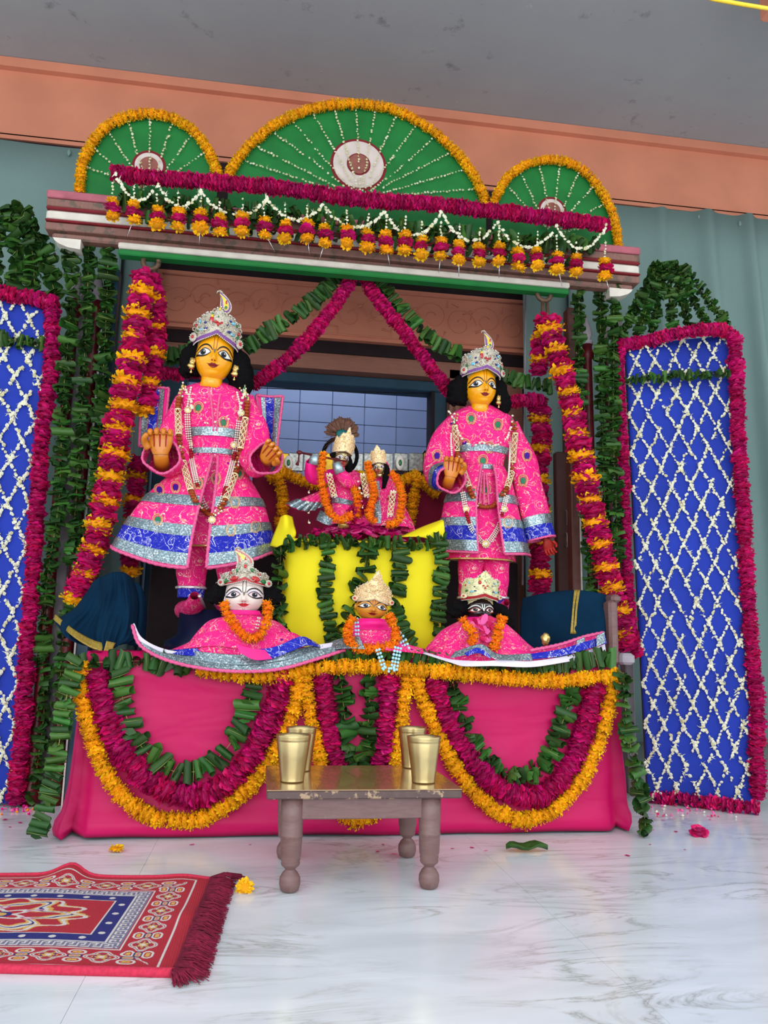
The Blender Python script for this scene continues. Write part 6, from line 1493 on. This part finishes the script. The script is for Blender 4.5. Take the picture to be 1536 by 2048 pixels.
cloth(dm, [[(778, 1276, -.06), (820, 1290, -.04), (860, 1300, -.02), (888, 1302, 0)], [(770, 1300, -.09), (820, 1304, -.07), (860, 1308, -.05), (890, 1310, -.03)]], YD, 'pinkbrocade_fine', 'side_hem', nu=30)
orange([(706, 1236), (698, 1250), (694, 1268), (700, 1284), (712, 1294), (730, 1298), (752, 1296), (772, 1294), (788, 1288), (792, 1270), (786, 1250), (778, 1232)], YD-.10, 'orange marigold garland on the central ochre-faced doll', .0165)
bd = thing('bead_string', 'pale blue bead string hanging from the central doll over the platform edge', 'beads', W(770, 1340, YQ-.05))
def bstr(pts, Y, r=.0042, rows=2):
    P = PX(pts, Y); n = int(length([tuple(p) for p in P])/(r*1.9)); Q = cat([tuple(p) for p in P], n); g = Geo()
    for i, q in enumerate(Q):
        t = tang(Q, i).normalized(); sd = t.cross(Vector((0, -1, 0)))
        for w_ in range(rows): g.ell(Vector(q)+sd*((w_-(rows-1)/2)*r*1.9), r*.95, 8, 6)
    return g
for pts, rw in (([(756, 1300), (762, 1318), (768, 1336)], 2), ([(796, 1296), (792, 1316), (788, 1338)], 3), ([(768, 1336), (778, 1340), (788, 1338)], 2)):
    part('bead_row', bstr(pts, YQ-.055, .0042, rw), M['beadblue'], bd, kind='stuff')
part('bead_row', bstr([(712, 1238), (714, 1256), (714, 1276)], YD-.075, .004, 2), M['beadblue'], dm, kind='stuff')
part('bead_row', bstr([(796, 1270), (806, 1282), (812, 1298)], YD-.085, .0045, 3), M['beadblue'], dm, kind='stuff')
part('bead_row', bstr([(518, 1236), (514, 1256)], YD-.085, .003, 2), M['pearl'], dl, kind='stuff')
dr, fr_, br = doll('seated_idol', 'black-faced seated doll idol with cream jewelled crown, at right', (960, 1310), [(962, 1236, 26, 1.0), (962, 1244, 48, .7), (958, 1262, 76), (960, 1285, 98), (966, 1305, 118), (968, 1318, 128)], YD, .55, (.08, 8), collar=.15)
_, MR = add_head(dr, 959, 1221, 27, YD-.0, .02, .0, .02, M['skin_black'], 'dark', zs=.72)
add_hair(dr, MR, [[(-.8, .3, .75, .5), (-1.5, .35, .1, .8), (-1.9, .4, -.7, .7)], [(.8, .3, .75, .5), (1.6, .35, .0, .8), (2.1, .4, -.8, .7), (2.5, .5, -1.6, .5)]])
add_crown(dr, MR, M['crown_cream'], 1.40, 1.75, (1.35, .95), lobes=3, amp=.30, gems=True, band='beadred', tip=.3, sidero=True, seed=41)
hA = [(880, 1290, -.02), (920, 1296, -.07), (960, 1300, -.09), (1010, 1298, -.09), (1060, 1302, -.07), (1120, 1290, -.03), (1170, 1274, 0), (1208, 1266, .02)]
hB = [(850, 1304, -.05), (900, 1318, -.09), (960, 1322, -.115), (1010, 1320, -.115), (1060, 1322, -.10), (1120, 1314, -.06), (1170, 1302, -.02), (1210, 1288, .01)]
hC = [(846, 1306, -.06), (900, 1324, -.10), (930, 1332, -.12), (990, 1332, -.12), (1060, 1334, -.11), (1120, 1326, -.07), (1170, 1316, -.03), (1212, 1302, .0)]
cloth(dr, [hA, hB], YD, 'pinkbrocade_fine', 'skirt', nu=70)
cloth(dr, [[(910, 1306, -.085), (960, 1290, -.10), (985, 1306, -.105), (1010, 1312, -.105), (1060, 1308, -.09)], [(900, 1318, -.095), (960, 1308, -.115), (990, 1320, -.12), (1010, 1322, -.12), (1064, 1322, -.10)]], YD, 'silverband', 'silver_band', nu=50, off=.005)
cloth(dr, [[(930, 1308, -.10), (955, 1298, -.11), (975, 1312, -.115)], [(935, 1314, -.105), (956, 1308, -.115), (980, 1320, -.12)]], YD, 'bluebrocade', 'blue_band', nu=24, off=.009)
cloth(dr, [[(1050, 1312, -.09), (1120, 1300, -.05), (1170, 1284, -.02), (1208, 1272, .01)], [(1050, 1322, -.105), (1120, 1314, -.065), (1170, 1300, -.03), (1211, 1288, .0)]], YD, 'bluebrocade', 'blue_band', nu=40, off=.006)
for a, b in ((1150, 1166), (1190, 1206)): cloth(dr, [[(a, 1284-(a-1150)*.25, -.02), (b, 1280-(b-1150)*.25, -.01)], [(a, 1306-(a-1150)*.25, -.035), (b, 1302-(b-1150)*.25, -.025)]], YD, 'silverband', 'silver_band', nu=8, off=.010)
cloth(dr, [hB, hC], YD, 'cloth_white', 'hem_lining', nu=70)
trim(dr, [W(a, b-1, YD-HEMF+c-.012) for a, b, c in hA[4:]], .005, 'hem_trim')
orange([(926, 1240), (932, 1250), (944, 1262), (948, 1278), (942, 1288)], YD-.11, 'orange marigold strand left of the black-faced doll chin', .0165)
orange([(1004, 1236), (1000, 1250), (994, 1264), (992, 1280), (988, 1294)], YD-.11, 'orange marigold strand right of the black-faced doll chin', .0180)
g = Geo()
for k_ in range(60):
    c = W(rnd.gauss(962, 11), rnd.uniform(1238, 1290), YD-.10-rnd.random()*.012); s_ = rnd.uniform(.010, .018)
    m_ = Matrix.Translation(c) @ Matrix.Rotation(rnd.uniform(0, 6), 4, 'Y') @ Matrix.Rotation(rnd.uniform(.4, 2.2), 4, 'X') @ Matrix.Scale(s_, 4); g.add([m_ @ Vector(p) for p in PT], PF, 0 if rnd.random() < .55 else 1)
tag(part('petal_cluster', g, [M['rose'], M['petal_pale']], kind='stuff'), 'pink rose petals tucked under the chin of the black-faced doll', 'petals')

# ------------------------------------------------------------------ navy cloths and the throne's arms
YN = 2.42
nl = thing('draped_cloth', 'dark navy cloth with gold border draped over the left throne arm', 'cloth', W(210, 1300, YN))
RL = [[(184, 1166, .08), (200, 1154, .03), (222, 1146, .02), (246, 1144, .03), (266, 1156, .10)], [(172, 1188, .05), (196, 1180, -.01), (222, 1178, -.02), (250, 1182, -.01), (276, 1196, .07)], [(150, 1216, .02), (182, 1220, -.05), (216, 1214, -.02), (250, 1220, -.04), (276, 1236, .05)], [(116, 1236, -.01), (150, 1262, -.07), (200, 1270, -.05), (236, 1262, -.08), (270, 1280, .0)], [(108, 1246, -.02), (150, 1284, -.10), (205, 1300, -.08), (222, 1296, -.11), (244, 1290, -.05)]]
cloth(nl, RL, YN, 'navy', 'cloth_fold', nu=70, nv=40, wave=.030, wf=5)
cloth(nl, [[(258, 1160, .12), (280, 1170, .10), (292, 1196, .14)], [(262, 1220, .10), (284, 1222, .08), (294, 1236, .14)], [(256, 1290, .06), (276, 1292, .05), (290, 1296, .12)]], YN, 'navy', 'back_fold', nu=20, nv=20)
cloth(nl, [[(112, 1230, -.02), (150, 1262, -.085), (182, 1280, -.09), (208, 1288, -.10)], [(108, 1240, -.03), (148, 1276, -.105), (180, 1296, -.11), (204, 1304, -.115)]], YN, 'goldtrim', 'gold_border', nu=30, nv=6, off=.004)
cloth(nl, [[(212, 1282, -.115), (230, 1286, -.10)], [(206, 1304, -.12), (220, 1308, -.11)]], YN, 'goldtrim', 'gold_border', nu=8, nv=6, off=.004)
am = tb
def slab(px0, px1, py0, py1, Y, d, mt, nm, rnd_=0):
    a = W(px0, py0, Y); b = W(px1, py1, Y); return part(nm, Geo().box(a.x, b.x, Y, Y+d, b.z, a.z, 0, .008), M[mt], am, smooth=False)
slab(1218, 1240, 1200, 1330, 2.36, .05, 'wood_table', 'upright'); slab(1224, 1244, 1188, 1206, 2.37, .22, 'wood_table', 'arm_rail'); slab(1240, 1272, 1306, 1330, 2.37, .05, 'lilac', 'foot_block'); slab(1218, 1240, 1200, 1330, 2.60, .05, 'wood_table', 'upright')
nr = thing('draped_cloth', 'dark navy cloth with a narrow gold stripe draped over the right throne arm', 'cloth', W(1130, 1290, 2.44))
cloth(nr, [[(1045, 1196, .12), (1090, 1186, .06), (1150, 1180, .02), (1200, 1186, .0), (1222, 1194, .02)], [(1040, 1230, .10), (1090, 1226, .03), (1150, 1222, -.01), (1196, 1224, -.02), (1216, 1232, -.02)], [(1040, 1270, .08), (1090, 1268, .02), (1150, 1266, -.02), (1196, 1266, -.03), (1216, 1272, -.03)], [(1040, 1300, .06), (1090, 1302, .02), (1150, 1304, -.01), (1196, 1300, -.02), (1214, 1298, -.02)]], 2.42, 'navy', 'cloth_fold', nu=60, nv=30, wave=.006, wf=5)
for dx in (0, 6): cloth(nr, [[(1148+dx, 1181, .016), (1154+dx, 1181, .014)], [(1144+dx, 1222, -.012), (1148+dx, 1222, -.013)], [(1140+dx, 1268, -.02), (1146+dx, 1268, -.022)]], 2.42, 'goldtrim', 'gold_stripe', nu=5, nv=20, off=.004)
for k_ in range(1):
    solo('gilt_figurine', Geo().ell(W(1091, 1278, 2.36), (.014, .010, .018), 12, 10, amp=.5, fr=6), M['beadgold'], 'tiny gilt ornament in front of the right navy cloth', 'ornament')

# ------------------------------------------------------------------ the small stool and brass tumblers
ZS = .2075; ZS0 = .190
A = F(534, 1576, ZS); B = F(930, 1582, ZS); ys0 = (A.y+B.y)/2; xs0, xs1 = A.x, B.x; ys1 = F(700, 1531, ZS).y
st = thing('low_stool', 'low worn wooden stool with turned legs in front of the platform', 'stool', ((xs0+xs1)/2, (ys0+ys1)/2, 0))
part('seat_top', Geo().box(xs0, xs1, ys0, ys1, ZS-.002, ZS, 0), M['wood_top'], st, smooth=False, label='varnished yellowish brown top')
part('seat_edge', Geo().box(xs0, xs1, ys0, ys1, ZS0-.002, ZS-.002, 0, .0025), M['wood_edge'], st, smooth=False, label='chipped peeling edge')
zap = .144
lx0, lx1, ly0, ly1 = .083, .378, 1.775, 2.035
part('apron', Geo().box(lx0+.01, lx1-.01, ly0-.012, ly0+.008, zap, ZS0-.002, 0, .002), M['wood_table'], st, smooth=False)
part('apron', Geo().box(lx0+.01, lx1-.01, ly1-.008, ly1+.012, zap, ZS0-.002, 0, .002), M['wood_table'], st, smooth=False)
part('apron', Geo().box(lx0-.012, lx0+.008, ly0, ly1, zap, ZS0-.002, 0, .002), M['wood_table'], st, smooth=False)
part('apron', Geo().box(lx1-.008, lx1+.012, ly0, ly1, zap, ZS0-.002, 0, .002), M['wood_table'], st, smooth=False)
lp_ = [(.012, 0), (.019, .004), (.0222, .016), (.0215, .028), (.016, .038), (.0105, .043), (.0115, .046), (.0185, .052), (.0200, .056), (.0190, .060), (.0205, .064), (.0195, .067), (.0215, .072), (.0225, .098), (.0228, .108), (.0245, .111), (.0230, .114), (.0238, .150), (.0238, ZS0-.002)]
lm = Geo().lathe((0, 0, 0), lp_, 24).mesh('leg', [M['wood_table']])
for x in (lx0, lx1):
    for y in (ly0, ly1): piece('leg', lm, Matrix.Translation((x, y, 0)), st)
def tumbler(px, py, rim, base, h, lab):
    c = F(px, py, ZS); k_ = c.y/FPX*1.02; R_, r_ = rim*k_, base*k_; g = Geo(); n = 40
    pr = [(r_*.9, .0), (r_, .001), (r_*1.0, .003), (r_*1.01, h*.1), ((R_+r_)/2*.985, h*.52), (R_*.955, h*.86), (R_*.952, h*.872), (R_*.97, h*.885), (R_*.97, h*.92), (R_*1.0, h*.985), (R_*1.0, h), (R_*.965, h), (R_*.93, h*.9), (r_*.93, .004), (.0005, .0035)]
    g.lathe((c.x, c.y, ZS+.0004), pr, n); o = solo('brass_tumbler', g, M['brass'], lab, 'tumbler', 'brass tumblers on the low stool', org=(c.x, c.y, ZS))
    part('rim_line', Geo().tube([(c.x+R_*.985*math.cos(a), c.y+R_*.985*math.sin(a), ZS+h*.95) for a in np.linspace(0, 2*PI, 33)], .0006, 4), M['brass'], o)
tumbler(584, 1563, 33, 22.5, .100, 'brass tumbler at the front left of the low stool'); tumbler(847, 1565, 33, 22.5, .100, 'brass tumbler at the front right of the low stool')
tumbler(600, 1541, 29, 20, .101, 'brass tumbler behind the front left one, on the low stool'); tumbler(824, 1535, 27.5, 19, .098, 'brass tumbler behind the front right one, on the low stool')

# ------------------------------------------------------------------ the rug
BRr = F(424, 1762); FRr = F(350, 1952); 
ex = (F(0, 1750)-F(424, 1760)); ex.z = 0; ex.normalize(); ey = Vector((-ex.y, ex.x, 0)); ey = -ey if ey.y > 0 else ey
wd = (FRr-BRr).length; ey = (FRr-BRr).normalized()
LW = .74
nu_, nv_ = 760, 400
U_, V_ = np.meshgrid(np.linspace(0, LW, nu_), np.linspace(0, wd, nv_))
def rugcol(u, v):
    """flat woven pattern, colours only: u along the rug from the fringe, v across"""
    red, drk, blue, cre, yel, pk = [np.array(lin(*c)) for c in ((176, 30, 48), (140, 20, 42), (28, 34, 112), (214, 206, 200), (214, 168, 84), (196, 120, 150))]
    C = np.zeros(u.shape+(3,)); C[:] = red
    cxr, cyr = LW/2, wd/2; dx = np.minimum(u, LW-u); dy = np.minimum(v, wd-v); d = np.minimum(dx-.012, dy)
    def put(mask, c): C[mask] = c
    put((d < .022) & (d > .018), cre)
    # floral border band
    bw0, bw1 = .030, .092
    bm = (d > bw0) & (d < bw1); al = np.where(dx-.012 < dy, v, u); ac = (d-bw0)/(bw1-bw0)-.5
    per = .086; ph = (al % per)/per-.5
    rr = np.hypot(ph*1.15, ac); th_ = np.arctan2(ac, ph)
    put(bm & (np.abs(rr-.30-.05*np.cos(4*th_)) < .05), cre); put(bm & (np.abs(rr-.30-.05*np.cos(4*th_)) < .012), drk)
    put(bm & (rr < .16+.06*np.cos(6*th_)), yel); put(bm & (rr < .07), cre); put(bm & (np.abs(rr-.16) < .012), blue)
    q = np.hypot((np.abs(ph)-.46)*1.1, np.abs(ac)-.26); put(bm & (np.abs(q-.13) < .03), cre); put(bm & (q < .06), yel)
    q = np.hypot((np.abs(ph)-.46)*1.1, ac); put(bm & (q < .10), yel); put(bm & (np.abs(q-.10) < .02), blue); put(bm & (q < .04), pk)
    put((np.abs(d-bw1-.002) < .0016), cre)
    # key fret band on pale blue
    k0, k1 = .098, .124; km = (d > k0) & (d < k1); put(km, blue*.75+cre*.25)
    p = (al % .020)/.020; a2 = (d-k0)/(k1-k0)
    fret = ((a2 > .12) & (a2 < .26)) & (p < .75) | ((p < .14)) & (a2 > .12) & (a2 < .85) | ((a2 > .74) & (a2 < .88) & (p > .35)) | ((p > .42) & (p < .56) & (a2 > .42) & (a2 < .88)) | ((a2 > .42) & (a2 < .55) & (p > .42) & (p < .78))
    put(km & fret, cre); put((np.abs(d-k1-.002) < .0016), cre)
    # navy band with dots
    n0, n1 = .128, .158; nm_ = (d > n0) & (d < n1); put(nm_, blue); p = (al % .052)/.052-.5; q = np.hypot(p*.052, d-(n0+n1)/2); put(nm_ & (q < .0062), cre)
    put((np.abs(d-n1-.0015) < .0015), cre)
    # field with scrolled medallion
    fm_ = d > n1+.003; x = u-cxr; y = v-cyr; 
    for cx_, sc in ((LW/2, 1.12),):
        X = (u-cx_)/.155; Y_ = y/.088; R_ = np.hypot(X, Y_)/sc; T_ = np.arctan2(Y_, X)
        s1 = np.abs(R_-.62-.16*np.cos(6*T_)-.05*np.sin(14*T_)); m1 = fm_ & (R_ < 1.05)
        put(m1 & (s1 < .13), yel); put(m1 & (s1 < .075), cre); put(m1 & (s1 < .022), blue)
        s2 = np.abs(R_-.88-.08*np.cos(12*T_+1)); put(m1 & (s2 < .06) & (np.sin(12*T_) > -.3), yel); put(m1 & (s2 < .028), cre)
        s3 = R_-.26-.09*np.cos(5*T_); put(m1 & (np.abs(s3) < .05), cre); put(m1 & (R_ < .13), yel); put(m1 & (np.abs(R_-.13) < .03), blue)
        s4 = np.hypot(((T_*6/PI) % 2-1)*.5, (R_-.42)*1.2); put(m1 & (s4 < .12), pk); put(m1 & (s4 < .06), cre)
    # woven grain
    n_ = np.random.RandomState(4).uniform(.86, 1.08, u.shape); C *= n_[..., None]; return np.clip(C, 0, 1)
RC = rugcol(U_, V_)
Pz = np.zeros(U_.shape)
for (a, b, s_, h_) in ((.31, .0, .035, .016), (.06, .0, .04, .004), (.33, wd, .03, .006), (.02, .25, .03, .006)):
    Pz += h_*np.exp(-((U_-a)/s_)**2-((V_-b)/(s_*1.6))**2)
Pz += .003+.0012*np.sin(U_*22+V_*7)
O = np.array(BRr); V3 = O+U_[..., None]*np.array(ex)+V_[..., None]*np.array(ey)
V3[..., 1] += (.028*np.exp(-((U_-.31)/.03)**2)*np.clip(1-V_/.09, 0, 1)); V3[..., 1] += .012*np.sin(U_*9)*(1-V_/wd)*.3
V3[..., 2] = Pz
g = Geo(); g.v = [tuple(p) for p in V3.reshape(-1, 3)]; g.f = [(j*nu_+i, j*nu_+i+1, (j+1)*nu_+i+1, (j+1)*nu_+i) for j in range(nv_-1) for i in range(nu_-1)]; g.m = [0]*len(g.f)
t = NT('woven_rug'); at_ = t.n('ShaderNodeAttribute'); at_.attribute_name = 'weave'
se = t.n('ShaderNodeSeparateXYZ'); t.put(se.inputs[0], t.co('Object')); hgt = t.math('ADD', t.math('SINE', t.math('MULTIPLY', se.outputs[0], 1500)), t.math('SINE', t.math('MULTIPLY', se.outputs[1], 1500)))
t.bump(hgt, .4, .001); t.set(base=at_.outputs['Color'], rough=.9, sheen=0); M['rug'] = t.mat
rug = solo('patterned_rug', g, M['rug'], 'red and navy patterned woven rug with maroon fringe at lower left', 'rug', solid=0, org=tuple(BRr))
ca = rug.data.color_attributes.new('weave', 'FLOAT_COLOR', 'POINT'); ca.data.foreach_set('color', np.concatenate([RC, np.ones(RC.shape[:2]+(1,))], 2).reshape(-1).astype('f'))
# rolled front edge, end band, fringe
M['rugedge'] = pmat('rug_red_binding', lin(186, 44, 70), .9, var=.15, scale=200); M['fringe'] = pmat('maroon_fringe', lin(118, 22, 50), .9, var=.35, scale=120, ovar=.15)
e_ = [V3[-1, i] for i in range(0, nu_, 12)]; part('bound_edge', Geo().tube([(p[0], p[1]-.004, max(.006, p[2]+.001)) for p in e_], .0075, 8), M['rugedge'], rug)
e_ = [V3[0, i] for i in range(0, nu_, 12)]; part('bound_edge', Geo().tube([(p[0], p[1]+.002, p[2]+.001) for p in e_], .0035, 6), M['rugedge'], rug)
part('fringe_heading', Geo().tube([V3[j, 0]+np.array((0, 0, .001)) for j in range(0, nv_, 8)], .006, 8), M['fringe'], rug)
nT = 22
for k_ in range(nT):
    b = Vector(V3[int((k_+.5)/nT*(nv_-1)), 0]); g = Geo()
    for q in range(46):
        s0 = b+ey*(rnd.uniform(-.5, .5)*wd/nT*1.15)+Vector((0, 0, rnd.uniform(0, .008))); L = rnd.uniform(.036, .055); sp_ = rnd.gauss(0, .009)
        e1 = s0-ex*L+ey*(sp_+.016)+Vector((0, 0, -s0.z+rnd.uniform(.001, .006))); md_ = s0.lerp(e1, .5)+Vector((0, 0, rnd.uniform(.0, .007)))
        g.tube([s0, md_, e1], [.0013, .0012, .0006], 4)
    part('fringe_tassel', g, M['fringe'], rug, kind='stuff')
g = Geo()
for q in range(70):
    s0 = Vector(V3[-6, 4]); e1 = s0+Vector((rnd.gauss(.018, .008), rnd.gauss(-.045, .008), 0)); e1.z = rnd.uniform(.001, .008); g.tube([s0+Vector((0, 0, .008)), s0.lerp(e1, .5)+Vector((rnd.gauss(0, .004), 0, .008)), e1], [.0016, .0014, .0006], 4)
part('fringe_tassel', g, M['fringe'], rug, kind='stuff')
g = Geo()
for q in range(50):
    s0 = Vector(V3[4, 2]); e1 = s0+Vector((rnd.gauss(.06, .006), rnd.gauss(.004, .006), 0)); e1.z = rnd.uniform(.002, .01); g.tube([s0+Vector((0, 0, .006)), s0.lerp(e1, .5)+Vector((0, rnd.gauss(0, .003), .009)), e1], [.0016, .0014, .0006], 4)
part('fringe_tassel', g, M['fringe'], rug, kind='stuff')

# ------------------------------------------------------------------ ceiling corner: yellow cord and coral column edge
yc = 1.35
solo('yellow_cord', Geo().tube([W(1380, -14, yc), W(1430, -1, yc), W(1480, 8, yc), W(1560, 21, yc)], .0042, 8), M['gem_yellow'], 'yellow cord strung under the ceiling in the upper right corner', 'cord')
a = W(1520, 44, 2.2); struct('trim_7', Geo().box(a.x, a.x+.5, 1.2, 2.2, a.z, ceil_z, 0, .004), M['coral'], 'coral painted beam end at the upper right corner', smooth=False)
